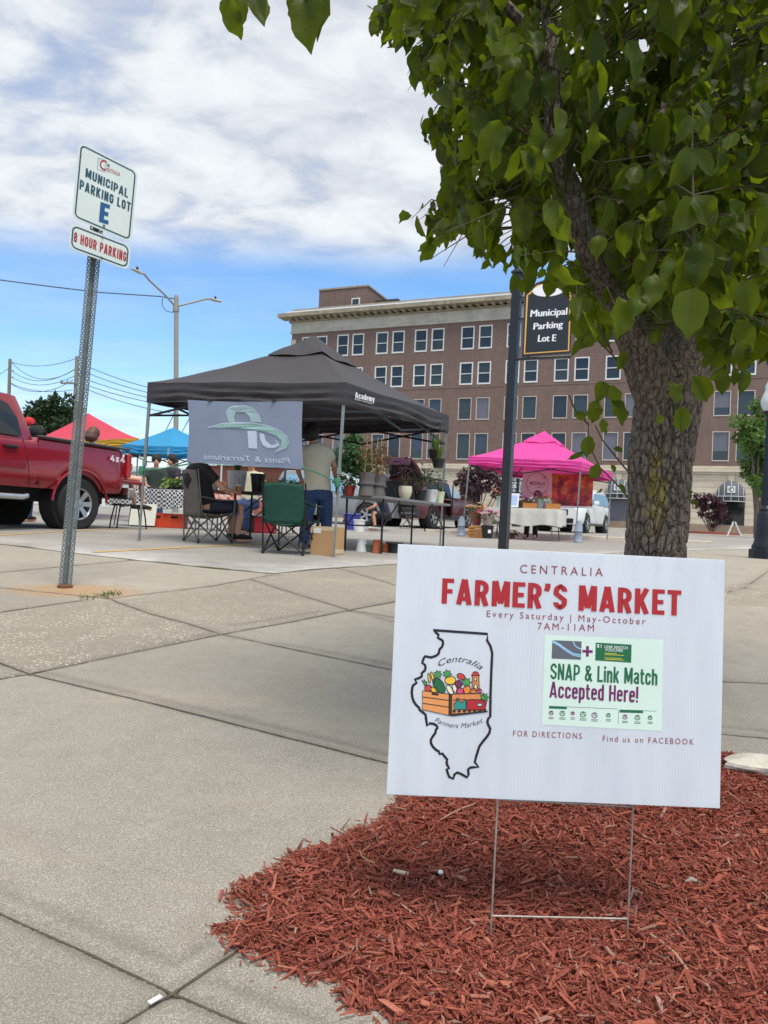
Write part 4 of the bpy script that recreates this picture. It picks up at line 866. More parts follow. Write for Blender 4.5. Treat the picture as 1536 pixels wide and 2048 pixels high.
    for b,t,w,s in [((1340,762),(1352,812),.8,.8),((1385,752),(1424,812),.75,.85),((1362,812),(1360,866),.82,1.0),((1445,740),(1446,795),.7,.6),((1470,735),(1470,775),.7,.5),((1325,830),(1312,850),.8,.9),((1312,662),(1300,690),.8,.7),((1490,740),(1482,790),.6,.3),((1420,690),(1412,742),.7,.7)]: hang(b,t,1.95,w,s)
    build(tw,'twigs',mat('twig_bark',C(74,66,42),.8,bump=.3),root,smooth=1)
    a=np.array
    Q,F_,uv,t=leaf_batch(a(pos),a(ax),a(nm),a(Ln),a(Wr),a(tn))
    lf=mat_leaf('broad_leaf',(.011,.025,.004,1),(.060,.092,.008,1),(.29,.37,.012,1),.46)
    fastobj('crown',Q,F_,lf,dict(tint=t),uv,parent=root)
tree()
# ------------------------------------------------------------ street signs
def bolt_on(bd,u,v): 
    mb=MB(); c=bd.at(u,v,.001); n=bd.n; mb.tube([c,c+n*.006],[.009,.007],8); return mb
def rounded(bd,inset,r,n=5):
    W,H=bd.W(),bd.H(); pts=[]
    for cx,cy,a0 in((W-inset-r,H-inset-r,0),(inset+r,H-inset-r,90),(inset+r,inset+r,180),(W-inset-r,inset+r,270)):
        for k in range(n+1):
            a=math.radians(a0+90*k/n); pts.append(((cx+r*math.cos(a))/W,(cy+r*math.sin(a))/H))
    return pts
def parking_post():
    z7=lambda x,y:(100+x/4.2667,260+y/4.2667)
    b=foot(130,5.4); YL,YR=5.25,5.50
    root=thing('parking_sign',b,'perforated steel post with municipal lot sign and red lettered hour limit sign','street sign')
    q=lambda x,y,Y:P(*z7(x,y),Y)
    bd=Board(q(187,748,YL),q(694,962,YR),q(246,93,YL),q(752,352,YR)); b2=Board(q(160,1010,YL),q(672,1198,YR),q(176,788,YL),q(690,985,YR))
    face=mat('reflective_sheeting',C(214,222,216),.4,var=.04,vscale=3); alu=mat('sign_aluminium',C(170,174,176),.4,.8); blu=mat('sign_blue',C(22,84,132),.5,var=.08); dk=mat('sign_teal',C(24,76,92),.5,var=.08); red=mat('sign_red',C(164,44,50),.5,var=.08); bolt=mat('bolt_steel',C(110,112,112),.4,.8)
    mb=MB(); bd.slab(mb,.004,.045); s1=build(mb,'sign_panel',face,root); s1['label']='upper sign panel lettered municipal parking lot E'
    mb=MB(); bd.stroke(mb,rounded(bd,.020,.03),.010,.0015,True); build(mb,'border',dk,s1)
    mb=MB(); strokewrite(bd,mb,'MUNICIPAL',z7(300,400),z7(664,580),76/4.267,.16,.0015); strokewrite(bd,mb,'PARKING LOT',z7(250,502),z7(684,699),80/4.267,.17,.0015); build(mb,'lettering',dk,s1)
    mb=MB(); strokewrite(bd,mb,'E',z7(416,782),z7(497,808),172/4.267,.20,.0015); build(mb,'lettering',blu,s1)
    mb=MB(); bd.stroke(mb,[bd.uv(*z7(*p)) for p in((412,238),(478,262),(470,356),(404,334))],.006,.0013,True); build(mb,'emblem_frame',alu,s1)
    mb=MB(); write(bd,mb,'C',z7(420,328),z7(480,348),82/4.267,.0016,bold=.01); write(bd,mb,'ENTRALIA',z7(486,356),z7(596,396),34/4.267,.0016); build(mb,'emblem_lettering',red,s1)
    for u,v in((.5,.88),(.52,.07)): build(bolt_on(bd,u,v),'bolt',bolt,s1)
    mb=MB(); b2.slab(mb,.004,.045); s2=build(mb,'sign_panel',face,root); s2['label']='lower sign panel lettered 8 hour parking in red'
    mb=MB(); b2.stroke(mb,rounded(b2,.018,.035),.010,.0015,True); build(mb,'border',dk,s2)
    mb=MB(); strokewrite(b2,mb,'8 HOUR PARKING',z7(200,952),z7(648,1126),84/4.267,.17,.0015); build(mb,'lettering',red,s2)
    for u,v in((.52,.9),(.53,.1)): build(bolt_on(b2,u,v),'bolt',bolt,s2)
    # U channel with two rows of holes
    top=P(205,322,5.40); ax=(top-b); L=ax.length; ax.normalize(); n=bd.n; sx=n.cross(ax)*-1; sx=(sx-ax*sx.dot(ax)).normalized()
    if sx.x<0: sx=-sx
    nn=sx.cross(ax).normalized(); nn=nn if nn.y<0 else -nn
    pts=lambda s,z,d:b+ax*z+sx*s-nn*(d+.012)
    mb=MB(); step=.038; N=int(L/step); hw=.0115
    for side in(-1,1):
        c=side*.030
        for i in range(N):
            z=(i+.5)*step; sq=[];ho=[]
            for k in range(8):
                a=math.pi/4*k+math.pi/8; m=max(abs(math.cos(a)),abs(math.sin(a))); sq.append(pts(c+hw*math.cos(a)/m,z+step/2*math.sin(a)/m,0)); ho.append(pts(c+.0058*math.cos(a),z+.0062*math.sin(a),0))
            mb.add(sq+ho,[(k,(k+1)%8,(k+1)%8+8,k+8) for k in range(8)])
    prof=[(-.0415,-.006),(-.0415,0),(-.0415,0)]
    mb.grid([[pts(s,z,d) for s,d in((-.0445,-.010),(-.0415,0))] for z in(0,L)]); mb.grid([[pts(s,z,d) for s,d in((.0415,0),(.0445,-.010))] for z in(0,L)])
    mb.grid([[pts(s,z,d) for s,d in((-.0185,0),(-.012,.026),(.012,.026),(.0185,0))] for z in(0,L)])
    build(mb,'post',mat('galvanised_steel',C(118,126,128),.55,.15,var=.2,vscale=18),root,solid=.0025)
    mb=MB(); mb.lathe(b-Vector((0,0,.06)),[(.055,0),(.055,.075),(.045,.08)],10); build(mb,'rusty_collar',mat('rust',C(112,70,44),.9,var=.3,vscale=60),root)
parking_post()
def lot_sign():
    z8=lambda x,y:(980+x/5.4857,500+y/5.4857); Y=9.0
    b=foot(1005,Y); b.z=gz(0,Y); top=P(1036,548,Y)
    root=thing('lot_sign',b,'tall black post with gold edged municipal parking lot E sign','street sign')
    blk=mat('black_enamel',C(30,31,36),.35,var=.1); gold=mat('gold_paint',C(222,168,72),.45,var=.05); wht=mat('sign_white',C(232,232,236),.5,var=.03)
    M=Matrix.Rotation(math.radians(-32),3,'Z'); ax=(top-b).normalized(); mb=MB(); w=.052
    cs=[M@Vector((i*w,j*w,0)) for i,j in((-1,-1),(1,-1),(1,1),(-1,1))]
    mb.add([b+c for c in cs]+[top+c for c in cs],[(3,2,1,0),(4,5,6,7),(0,1,5,4),(1,2,6,5),(2,3,7,6),(3,0,4,7)]); post=build(mb,'post',blk,root,bevel=.006)
    mb=MB(); w2=w*1.25; cs=[M@Vector((i*w2,j*w2,0)) for i,j in((-1,-1),(1,-1),(1,1),(-1,1))]; mb.add([top+c for c in cs]+[top+c+Vector((0,0,.02)) for c in cs]+[top+ax*.10],[(3,2,1,0),(0,1,5,4),(1,2,6,5),(2,3,7,6),(3,0,4,7),(4,5,8),(5,6,8),(6,7,8),(7,4,8)]); build(mb,'post_cap',blk,post)
    q=lambda x,y,d=0:P(*z8(x,y),Y-.02+d)
    bd=Board(q(352,1168,-.02),q(884,1132,.0),q(394,330,-.02),q(912,285,.0))
    # shaped panel: shoulders cut out of the upper corners
    sh=[(0,0),(1,0),(1,.83),(.955,.845),(.88,.885),(.78,.95),(.5,1.0),(.22,.95),(.12,.885),(.045,.845),(0,.83)]
    mb=MB(); mb.prism([bd.at(u,v,-.03) for u,v in sh],bd.n*.03); pan=build(mb,'sign_panel',blk,root)
    ins=[(.045,.035),(.955,.035),(.955,.80),(.915,.815),(.85,.85),(.75,.915),(.5,.955),(.25,.915),(.15,.85),(.085,.815),(.045,.80)]
    mb=MB(); bd.stroke(mb,ins,.020,.002,True); build(mb,'border',gold,pan)
    ell=[(.5+.345*math.cos(a),.845+.085*math.sin(a)) for a in np.linspace(0,6.283,40)[:-1]]
    mb=MB(); bd.poly(mb,ell,.002); build(mb,'white_oval',wht,pan)
    for t,a,c,h in(('Municipal',(443,735),(846,708),75),('Parking',(476,875),(796,848),72),('Lot E',(526,1008),(722,1000),74)): 
        mb=MB()
        for i_,o_ in enumerate((-.7,0,.7)): write(bd,mb,t,(z8(*a)[0]+o_,z8(*a)[1]),(z8(*c)[0]+o_,z8(*c)[1]),h/5.4857,.002+.0006*i_,bold=0,shear=.06)
        build(mb,'lettering',wht,pan)
    for (x0,y0),(x1,y1),wd in(((270,1200),(885,1172),.05),((340,275),(880,250),.045)): build(MB().bar(q(x0,y0,.02),q(x1,y1,.02),.03,wd,up=(0,1,0)),'support_bar',blk,root,bevel=.004)
    for y in(520,755): build(MB().bar(q(300,y,.02),q(385,y-3,.0),.012,.02,up=(0,1,0)),'bracket',blk,root)
    for x in(420,860): build(MB().bar(q(x,1166,.0),q(x,1190,.01),.02,.02),'bracket',blk,root)
lot_sign()
# ------------------------------------------------------------ tents
def tent(name,label,A,B,Cc,peak_px,peakY,val,cloth,metal,feet,group,ridge=True,weight=None,cap=True,legh=None,valmat=None):
    """A left, B front, Cc right: eave corners (3-D); D is the far one"""
    D=A+Cc-B; D.z=(A.z+Cc.z)/2; ctr=(A+Cc)/2; pk=P(*peak_px,peakY); pk.x,pk.y=ctr.x,ctr.y
    base=Vector((ctr.x,ctr.y,gz(0,ctr.y))); root=thing(name,base,label,'canopy tent',group)
    cor=[A,B,Cc,D]; eave=sum(c.z for c in cor)/4; H=pk.z-eave
    def surf(u,v): # -1..1
        q=A*((1-u)*(1-v)/4)+B*((1+u)*(1-v)/4)+Cc*((1+u)*(1+v)/4)+D*((1-u)*(1+v)/4)
        m=max(abs(u),abs(v)); k=1-m; mi=min(abs(u),abs(v))/max(m,1e-6)
        sag=-.035*math.sin(math.pi*m)*(1-mi*mi)
        q=q+Vector((0,0,H*(k**1.12)+sag+noise.noise(q*1.7)*.012*m+noise.noise(q*Vector((3,3,0)).x)*.010+noise.noise(q*9)*.004)); return q
    n=29; t=np.linspace(-1,1,n); mb=MB().grid([[surf(u,v) for u in t] for v in t])
    top=build(mb,'canopy',cloth,root,smooth=25)
    mb=MB(); nn=13; seq=[(u,-1) for u in t]+[(1,v) for v in t[1:]]+[(u,1) for u in t[::-1][1:]]+[(-1,v) for v in t[::-1][1:]]
    rows=[]
    for j in range(nn):
        row=[]
        for i,(u,v) in enumerate(seq):
            q=surf(u,v); o=Vector(((q.x-ctr.x),(q.y-ctr.y),0)).normalized(); f=j/(nn-1); e=1-max(0,min(abs(u),abs(v)))**6
            wv=noise.noise(Vector((i*.16,f*1.3,base.x)))*.04+noise.noise(Vector((i*.5,f*2.5,base.x+9)))*.018+ .045*math.sin(f*17+noise.noise(Vector((i*.09,0,3)))*6)*(.4+.6*math.sin(i*.45)**2)
            row.append(q+o*(.012+wv*f*e)-Vector((0,0,f*val*(1-.10*e*math.sin(i*.31)**2*.5)+.0)))
        rows.append(row)
    mb.grid(rows); build(mb,'valance',valmat or cloth,root,smooth=40)
    if cap:
        s=.30; mb=MB(); 
        rows=[[surf(u*s,v*s)+Vector((0,0,.07*(1-max(abs(u),abs(v)))+.03+.012*math.cos(3*math.pi*(u+v)/2)*max(abs(u),abs(v)))) for u in np.linspace(-1,1,13)] for v in np.linspace(-1,1,13)]
        mb.grid(rows); build(mb,'vent_flap',cloth,root,smooth=40)
    if ridge:
        mb=MB(); frm=mat('truss_dark',C(40,40,43),.5,.4)
        for a,b in((A,B),(B,Cc),(Cc,D),(D,A)):
            a=a.lerp(ctr,.02);b=b.lerp(ctr,.02); z0=-val*.62; z1=-val*1.55
            for k in range(2):
                p=a.lerp(b,k/2); r_=a.lerp(b,(k+1)/2)
                mb.bar(p+Vector((0,0,z0)),r_+Vector((0,0,z1 if k==0 else z0)),.018,.03) if False else None
                mb.bar(Vector((p.x,p.y,eave+z0)),Vector((r_.x,r_.y,eave+z1)),.016,.028); mb.bar(Vector((p.x,p.y,eave+z1)),Vector((r_.x,r_.y,eave+z0)),.016,.028)
        for c in cor: mb.bar(Vector((c.x,c.y,eave-val*.9)),Vector((ctr.x,ctr.y,eave+H*.55)),.016,.028)
        mb.cyl(Vector((ctr.x,ctr.y,eave+H*.4)),Vector((ctr.x,ctr.y,pk.z-.02)),.02); build(mb,'truss',frm,root)
    for c,f in zip(cor,feet(cor)):
        t_=c+Vector((0,0,-.03)); t_=t_.lerp(Vector((ctr.x,ctr.y,t_.z)),.012); mb=MB(); d=(t_-f)
        mb.bar(f,f+d*.55,.026); mb.bar(f+d*.5,t_,.036); mb.box(f+Vector((0,0,.006)),(.08,.08,.008)); mb.box(f+d*.5,(.05,.05,.07)); build(mb,'leg',metal,root,bevel=.002)
    return root,dict(A=A,B=B,C=Cc,D=D,ctr=ctr,eave=eave,val=val,surf=surf)
steel=mat('tent_leg_steel',C(128,134,132),.45,.5,var=.12)
blackcloth=mat('charcoal_canopy',C(62,58,62),.62,var=.14,vscale=3,trans=.10)
def feetA(cor): 
    f=[foot(278,9.84),foot(667,8.7),foot(880,11.7)]; f[0].z=gz(0,9.84); d=f[0]+f[2]-f[1]; d.z=gz(0,d.y); return f+[d]
TENT,TI=tent('canopy_tent','charcoal pop up canopy tent with a hanging banner at the plant stall',P(297,765,9.84),P(691,766,8.7),P(897,831,11.7),(628,686),10.8,.27,blackcloth,steel,feetA,'pop up tents of the market')
def tent_print():
    w=mat('print_white',C(226,226,228),.6,var=.03); A,B=TI['B'],TI['C']; d=(B-A); n=Vector((d.y,-d.x,0)).normalized()
    bd=Board(A+n*.075-Vector((0,0,.27)),B+n*.075-Vector((0,0,.27)),A+n*.055,B+n*.055)
    mb=MB(); strokewrite(bd,mb,'Academy',(706,796),(745,805),11.5,.15,.03,.07); write(bd,mb,'SPORTS+OUTDOORS',(705,800),(741,809),3,.03,shear=.15); build(mb,'printed_name',w,TENT)
tent_print()
def banner():
    A,B=TI['A'],TI['B']; n=Vector(((B-A).y,-(B-A).x,0)).normalized()
    pl=A+n*.05
    def on(px,py,o=0): r=ray(px,py); return CAM+r*(((pl+n*o)-CAM).dot(n)/r.dot(n))
    bd=Board(on(373,924),on(608,939),on(377,800),on(604,802)); bd.n=-bd.n if bd.n.y>0 else bd.n
    bd.fn=lambda u,v:.03*math.sin(u*math.pi)*(1-v)+.012*math.sin(u*9+v*2)*v+.008*math.sin(u*23+1)*v+.01*(1-v)*math.sin(u*7)
    def edge(u,v): # soft side edges
        return bd.at(u+.018*math.sin(v*3.1)*(1-2*u)*(1 if u<.5 else .6),v-.02*math.sin(math.pi*u)*(v)+0,0)
    k=mat('banner_fabric',C(150,160,184),.6,var=.08,vscale=2,trans=.35); root_loc=bd.at(.5,0)
    root=thing('hanging_banner',root_loc,'grey blue fabric banner with mirrored plant seller print hanging from the charcoal canopy','banner')
    mb=MB().grid([[edge(u,v) for u in np.linspace(0,1,41)] for v in np.linspace(0,1,21)]); sheet=build(mb,'fabric',k,root,smooth=60)
    wht=mat('banner_print_white',C(186,194,212),.6,var=.03); grn=mat('banner_print_green',C(142,176,172),.6,var=.05); pg=mat('banner_print_pale',C(152,174,180),.6,var=.05)
    zb=lambda x,y:(260+x/4.2667,660+y/4.2667)
    def poly(name,m,pts,off):
        mb=MB(); bd.poly(mb,[bd.uv(*zb(*p)) for p in pts],off); build(mb,name,m,sheet)
    # letters of the mark, seen from behind
    poly('emblem_letter',pg,[(818,705),(835,665),(880,645),(1000,642),(1070,668),(1110,720),(1132,790),(1040,788),(1022,735),(985,702),(905,700),(890,740),(898,785),(845,785)],.006)
    poly('emblem_letter',wht,[(1008,862),(1088,862),(1094,1015),(1020,1010)],.006)
    poly('emblem_letter',wht,[(1112,880),(1150,890),(1165,945),(1215,985),(1262,970),(1240,925),(1262,950),(1285,985),(1240,1008),(1180,1010),(1140,985),(1118,940)],.006)
    poly('swoosh',grn,[(690,832),(800,800),(920,792),(1060,800),(1180,822),(1280,862),(1340,915),(1352,960),(1335,1000),(1252,1038),(1295,985),(1300,945),(1250,902),(1160,870),(1040,848),(900,836),(780,838)],.008)
    mb=MB(); bd.stroke(mb,[bd.uv(*zb(*p)) for p in((670,836),(790,800),(920,788),(1060,796),(1190,820),(1290,862),(1352,918),(1360,962),(1338,1005),(1252,1040))],.010,.010); build(mb,'swoosh',wht,sheet)
    mb=MB(); write(bd,mb,'Plants & Terrariums',zb(1375,1140),zb(640,1102),46/4.267,.008,shear=.2,bold=.004); build(mb,'lettering',wht,sheet)
    cord=mat('green_cord',C(58,122,92),.6); lf,rf=feetA(None)[0],feetA(None)[1]
    def legpt(px,py,Y): return P(px,py,Y)
    build(MB().tube([legpt(283,941,9.78),legpt(320,938,9.6),legpt(382,927,9.45)],.010,6),'cord',cord,root,smooth=1)
    build(MB().tube([bd.at(.99,.03),P(635,945,8.75),legpt(675,965,8.65)],.010,6),'cord',cord,root,smooth=1)
    for px,py,Y in((283,941,9.78),(675,965,8.65)): build(MB().tube([P(px,py-9,Y),P(px,py,Y),P(px,py+9,Y)],[.03,.042,.03],8),'cord_wrap',cord,root,smooth=1)
    for u in(.2,.77): build(MB().box(bd.at(u,1.0,.01),(.05,.02,.03)),'clip',mat('black_plastic',C(28,28,30),.5),root)
banner()
pinkcloth=mat('pink_canopy',C(232,70,160),.6,var=.06,vscale=3,trans=.22)
def feetP(cor):
    f=[foot(924,19.7),foot(1150,18.2),foot(1214,21.1)]; d=f[0]+f[2]-f[1]; d.z=gz(0,d.y); return f+[d]
PT,PI_=tent('canopy_tent','pink pop up canopy tent over the flower stall','' or P(938,913,19.7),P(1163,923,18.2),P(1225,947,21.1),(1085,868),20.3,.22,pinkcloth,steel,feetP,'pop up tents of the market')
redcloth=mat('red_canopy',C(214,62,84),.6,var=.06,vscale=3,trans=.2); yelcloth=mat('yellow_valance',C(226,176,40),.6,var=.06,trans=.2)
def feetG(cor): return [Vector((c.x,c.y,gz(0,c.y))) for c in cor]
tent('canopy_tent','red pop up canopy tent with a yellow valance behind the pickup bed',P(66,880,20.5),P(195,880,18.6),P(278,877,21.2),(197,827),20.8,.22,redcloth,steel,feetG,'pop up tents of the market',cap=False,valmat=yelcloth)
bluecloth=mat('blue_canopy',C(40,150,200),.6,var=.06,vscale=3,trans=.2)
tent('canopy_tent','bright blue pop up canopy tent seen past the charcoal canopy',P(243,889,19.2),P(338,893,17.6),P(446,897,19.4),(340,857),19.6,.22,bluecloth,mat('white_leg',C(214,216,218),.4,.2),feetG,'pop up tents of the market',cap=False)
# ------------------------------------------------------------ people
SKIN=mat('skin',C(206,150,122),.55,var=.06,vscale=12); SKIN2=mat('skin_light',C(226,176,150),.55,var=.06,vscale=12)
def torso(mb,pts,wd):   # pts: list of (centre, half width, half depth)
    mb.tube([p for p,_,_ in pts],[(a,b) for _,a,b in pts],16,side=wd); return mb
def hand(mb,wrist,d,side,s=1.0,curl=.4):
    d=Vector(d).normalized(); side=Vector(side).normalized(); up=d.cross(side)
    mb.tube([wrist,wrist+d*.04*s,wrist+d*.085*s],[(.024*s,.016*s),(.038*s,.016*s),(.036*s,.014*s)],8,side=side)
    for i in range(4):
        b=wrist+d*.085*s+side*(.027-.018*i)*s; L=(.062,.072,.068,.052)[i]*s
        p1=b+d*L*.5+up*L*curl*.25; p2=p1+d*L*.35+up*L*curl*.5; mb.tube([b-d*.012*s,p1,p2],[.0085*s,.008*s,.006*s],6)
    b=wrist+d*.03*s+side*.03*s; mb.tube([b,b+side*.025*s+d*.03*s,b+side*.03*s+d*.06*s],[.011*s,.010*s,.007*s],6)
def head(mb,c,f,s=1.0):
    """skull, jaw, nose, ears; f = facing"""
    f=Vector((f[0],f[1],0)).normalized(); r=Vector((f.y,-f.x,0)); c=Vector(c)
    mb.ball(c+Vector((0,0,.02*s))-f*.012*s,.098*s,12,(.86,.98,1.12)); mb.ball(c+f*.03*s-Vector((0,0,.055*s)),.068*s,10,(.95,.98,1.05))
    mb.tube([c+f*.085*s+Vector((0,0,.01)),c+f*.118*s-Vector((0,0,.022*s)),c+f*.09*s-Vector((0,0,.034*s))],[.012*s,.016*s,.014*s],6)
    for e in(-1,1): mb.ball(c+r*e*.088*s-f*.005*s-Vector((0,0,.01*s)),.03*s,8,(.45,.7,1.1))
    mb.tube([c+f*.078*s+r*.022*s-Vector((0,0,.058*s)),c+f*.092*s-Vector((0,0,.058*s)),c+f*.078*s-r*.022*s-Vector((0,0,.058*s))],.009*s,6)
def shoe(mb,ankle,toe):
    a=Vector(ankle);t=Vector(toe); d=(t-a); d.z=0; d.normalize(); g=min(a.z,t.z)
    mb.tube([Vector((a.x,a.y,g+.045))-d*.07,Vector((a.x,a.y,g+.05)),Vector((t.x,t.y,g+.04))-d*.06,Vector((t.x,t.y,g+.03))],[(.035,.04),(.042,.05),(.048,.036),(.036,.024)],10,side=d.cross(Vector((0,0,1))))
def person(label,J,mats,face,group=None,hat=None,hair=None,sleeves=.55,shorts=0,dress=1,voxel=.018,skin=None,hands=True,bulk=1):
    """J: joints in world space: pelvis, chest, neck, head, and l/r shoulder, elbow, wrist, hip, knee, ankle, toe"""
    root=thing('person',J['foot'] if 'foot' in J else Vector((J['pelvis'].x,J['pelvis'].y,gz(0,J['pelvis'].y))),label,'person',group)
    side=(J['rs']-J['ls']).normalized(); sk=skin or SKIN
    sp=[(J['pelvis']-Vector((0,0,.08)),.155,.11),(J['pelvis'],.165,.12),(J['pelvis'].lerp(J['chest'],.5),.150,.108),(J['chest'],.172,.118),(J['chest'].lerp(J['neck'],.6),.165,.10),(J['chest'].lerp(J['neck'],.9),.085,.07)]
    sp=[(p,w*bulk,d*bulk*(1 if bulk==1 else 1.12)) for p,w,d in sp]; b=MB(); torso(b,sp,side); b.tube([J['chest'].lerp(J['neck'],.8),J['neck'],J['head']],[.06,.054,.06],10); head(b,J['head'],face)
    for p in'lr':
        b.tube([J[p+'s'],J[p+'e'],J[p+'w']],[.052,.043,.028],10); b.ball(J[p+'s'],.058,8)
        if hands: hand(b,J[p+'w'],(J[p+'w']-J[p+'e']),side*(1 if p=='l' else -1))
        if p+'k' in J:
            b.tube([J[p+'h'],J[p+'h'].lerp(J[p+'k'],.5),J[p+'k'],J[p+'k'].lerp(J[p+'a'],.35),J[p+'a']],[.085,.074,.056,.056,.036],12); b.tube([J[p+'a'],J[p+'a']-Vector((0,0,.05)),J[p+'t']],[.036,.035,.03],8)
    body=remeshed(b,'body',sk,root,voxel*.8 if voxel>.015 else voxel)
    c=MB(); torso(c,[(p,w+.022,d+.022) for p,w,d in sp[(1 if dress else 0):-1]]+[(sp[-1][0],.105,.088)],side)
    for p in'lr':
        c.ball(J[p+'s'],.078,8); q=J[p+'s'].lerp(J[p+'e'],sleeves); c.tube([J[p+'s'],q],[.074,.070],10)
    remeshed(c,'shirt',mats['shirt'],root,voxel)
    if 'lk' in J and 'pants' in mats:
        t=MB(); torso(t,[(J['pelvis']-Vector((0,0,.12)),.165,.128),(J['pelvis'],.178,.136),(J['pelvis'].lerp(J['chest'],.28),.166,.126)],side)
        for p in'lr':
            if shorts: t.tube([J[p+'h'],J[p+'h'].lerp(J[p+'k'],.5),J[p+'h'].lerp(J[p+'k'],shorts)],[.108,.104,.098],12)
            else: t.tube([J[p+'h'],J[p+'h'].lerp(J[p+'k'],.5),J[p+'k'],J[p+'k'].lerp(J[p+'a'],.5),J[p+'a']-Vector((0,0,.03))],[.108,.098,.080,.074,.070],12)
        remeshed(t,'trousers' if not shorts else 'shorts',mats['pants'],root,voxel)
    if 'shoe' in mats and 'lt' in J:
        for p in'lr': m=MB(); shoe(m,J[p+'a'],J[p+'t']); remeshed(m,'shoe',mats['shoe'],root,.012,3)
    f=Vector((face[0],face[1],0)).normalized()
    if hair:
        h=MB(); hc=J['head']-f*.018+Vector((0,0,.035)); h.ball(hc,.120,12,(.92,.98,1.0)); 
        if hair[1]: h.tube([hc-f*.03,hc-f*.06-Vector((0,0,.10)),hc-f*.05-Vector((0,0,hair[1]))],[.112,.118,.085],12)
        remeshed(h,'hair',hair[0],root,.014,3)
    if hat:
        h=MB(); hc=J['head']+Vector((0,0,.05)); h.ball(hc-f*.005,.112,12,(.93,1.0,.95)); o=remeshed(h,'cap',hat,root,.012,3)
        r=side; brim=MB(); rows=[]
        for s in np.linspace(0,1,5): rows.append([hc+f*(.085+.085*s*math.cos(a))+r*(.085*math.sin(a))+Vector((0,0,-.015-.015*s)) for a in np.linspace(-1.4,1.4,9)])
        brim.grid(rows); build(brim,'cap_brim',hat,o,solid=.006)
    return root
def standing_man():
    Y=9.75; g=gz(0,Y); c=P(622,1000,Y); X=c.x
    V_=lambda px,py,dy=0:P(px,py,Y+dy)
    J=dict(foot=Vector((X,Y,g)),pelvis=V_(635,982),chest=V_(634,920),neck=V_(627,884),head=V_(624,868),
      ls=V_(606,902,-.02),le=V_(594,935,.10),lw=V_(602,958,.28),rs=V_(656,903,.05),re=V_(668,932,.12),rw=V_(671,957,.26),
      lh=V_(621,985,-.03),lk=V_(612,1045,.0),la=V_(606,1091,.0),lt=V_(612,1097,.16),rh=V_(650,985,.05),rk=V_(653,1040,.1),ra=V_(652,1087,.12),rt=V_(662,1092,.3))
    den=mat('blue_denim',C(44,66,104),.85,var=.25,vscale=9,bump=.3,bscale=120); tee=mat('oatmeal_tee',C(210,200,176),.85,var=.08,vscale=8,bump=.3,bscale=25)
    r=person('man standing with his back turned in oatmeal tee shirt, jeans and black cap',J,dict(shirt=tee,pants=den,shoe=mat('tan_boot',C(140,112,82),.8)),(.35,.94),hat=mat('black_cap',C(22,21,23),.8),hair=(mat('dark_hair',C(38,30,26),.7),.09),sleeves=.62)
    # a black tongs-like tool in his right hand
    w=J['rw']; tag(build(MB().tube([w+Vector((.0,.03,.0)),w+Vector((.012,.05,-.10)),w+Vector((.02,.06,-.22))],[.012,.014,.010],8),'hand_tool',mat('black_plastic',C(28,28,30),.5),smooth=1),'slim black hand tool held by the standing man in jeans','hand tool')
standing_man()
def camp_chair(label,ctr,heading,seat_mat,frame_mat,high=0,w=.54,tag_patch=False):
    M=frame(ctr,heading); root=thing('camp_chair',ctr,label,'camping chair')
    s=.42; hb=.86+high; d=.46; mb=MB(); T=lambda x,y,z:M@Vector((x,y,z))
    ft={(i,j):Vector((i*.24,j*.25,.02)) for i in(-1,1) for j in(-1,1)}
    topf=lambda j:Vector((.26,j*w/2,.58)); topb=lambda j:Vector((-.30,j*w/2,hb))
    fr=MB()
    def rod(a,b,r=.0105): fr.tube([M@a,M@b],r,8)
    for j in(-1,1):
        rod(ft[(1,j)],Vector((.25,j*w/2,.60))); rod(ft[(-1,j)]*1,Vector((-.26,j*w/2,.56))); rod(Vector((-.22,j*w/2,.42)),topb(j))
        rod(ft[(1,j)],Vector((-.25,j*w/2,.44))); rod(ft[(-1,j)],Vector((.25,j*w/2,.44)))
    for i in(-1,1): rod(ft[(i,1)],Vector((i*.25,-w/2,.44))); rod(ft[(i,-1)],Vector((i*.25,w/2,.44)))
    build(fr,'frame',frame_mat,root,smooth=1)
    for k,v in ft.items(): build(MB().cyl(M@(v-Vector((0,0,.02))),M@(v+Vector((0,0,.035))),.02,.016,8),'foot_cap',mat('black_plastic',C(28,28,30),.5),root)
    rows=[]
    for u in np.linspace(-1,1,11):
        row=[]
        for t in np.linspace(0,1,9): row.append(T(.25-.50*t,u*w/2,.43-.055*(1-u*u)-.03*math.sin(math.pi*t)-.035*t))
        rows.append(row)
    mb=MB().grid(rows); build(mb,'seat',seat_mat,root,smooth=60,solid=.006)
    rows=[]
    for u in np.linspace(-1,1,13):
        row=[]
        for t in np.linspace(0,1,13):
            wv=w*(.5 if not high else .5-.05*t); bulge=-.07*(1-u*u)*(1-.4*t)+.004*math.sin(u*13+t*5); z=.36+(hb-.36)*t; row.append(T(-.225-.085*t+bulge,u*wv,z-.02*(u*u-1)*0-.015*math.sin(math.pi*u*.5)**2*t))
        rows.append(row)
    back=build(MB().grid(rows),'backrest',seat_mat,root,smooth=60,solid=.006)
    for j in(-1,1):
        mb=MB(); rows=[[T(-.27+.54*t,j*(w/2+.035*k),.60+.03*(1-t)-.02*math.sin(math.pi*t)-.012*abs(k)) for k in(-1,0,1)] for t in np.linspace(0,1,8)]
        build(mb.grid(rows),'armrest',seat_mat,root,smooth=60,solid=.008)
    if tag_patch:
        build(MB().grid([[T(-.345-.075*(1-u*u),u*w*.45,.60+.3*t) for u in(-.15,.05,.35)] for t in(.55,.62)]),'patch',mat('grey_print',C(176,172,168),.7),back)
        for u in(.55,.8): build(MB().box(T(-.345,u*w*.45,hb-.07),(.03,.02,.03)),'toggle',mat('black_plastic',C(28,28,30),.5),back)
    return root,T
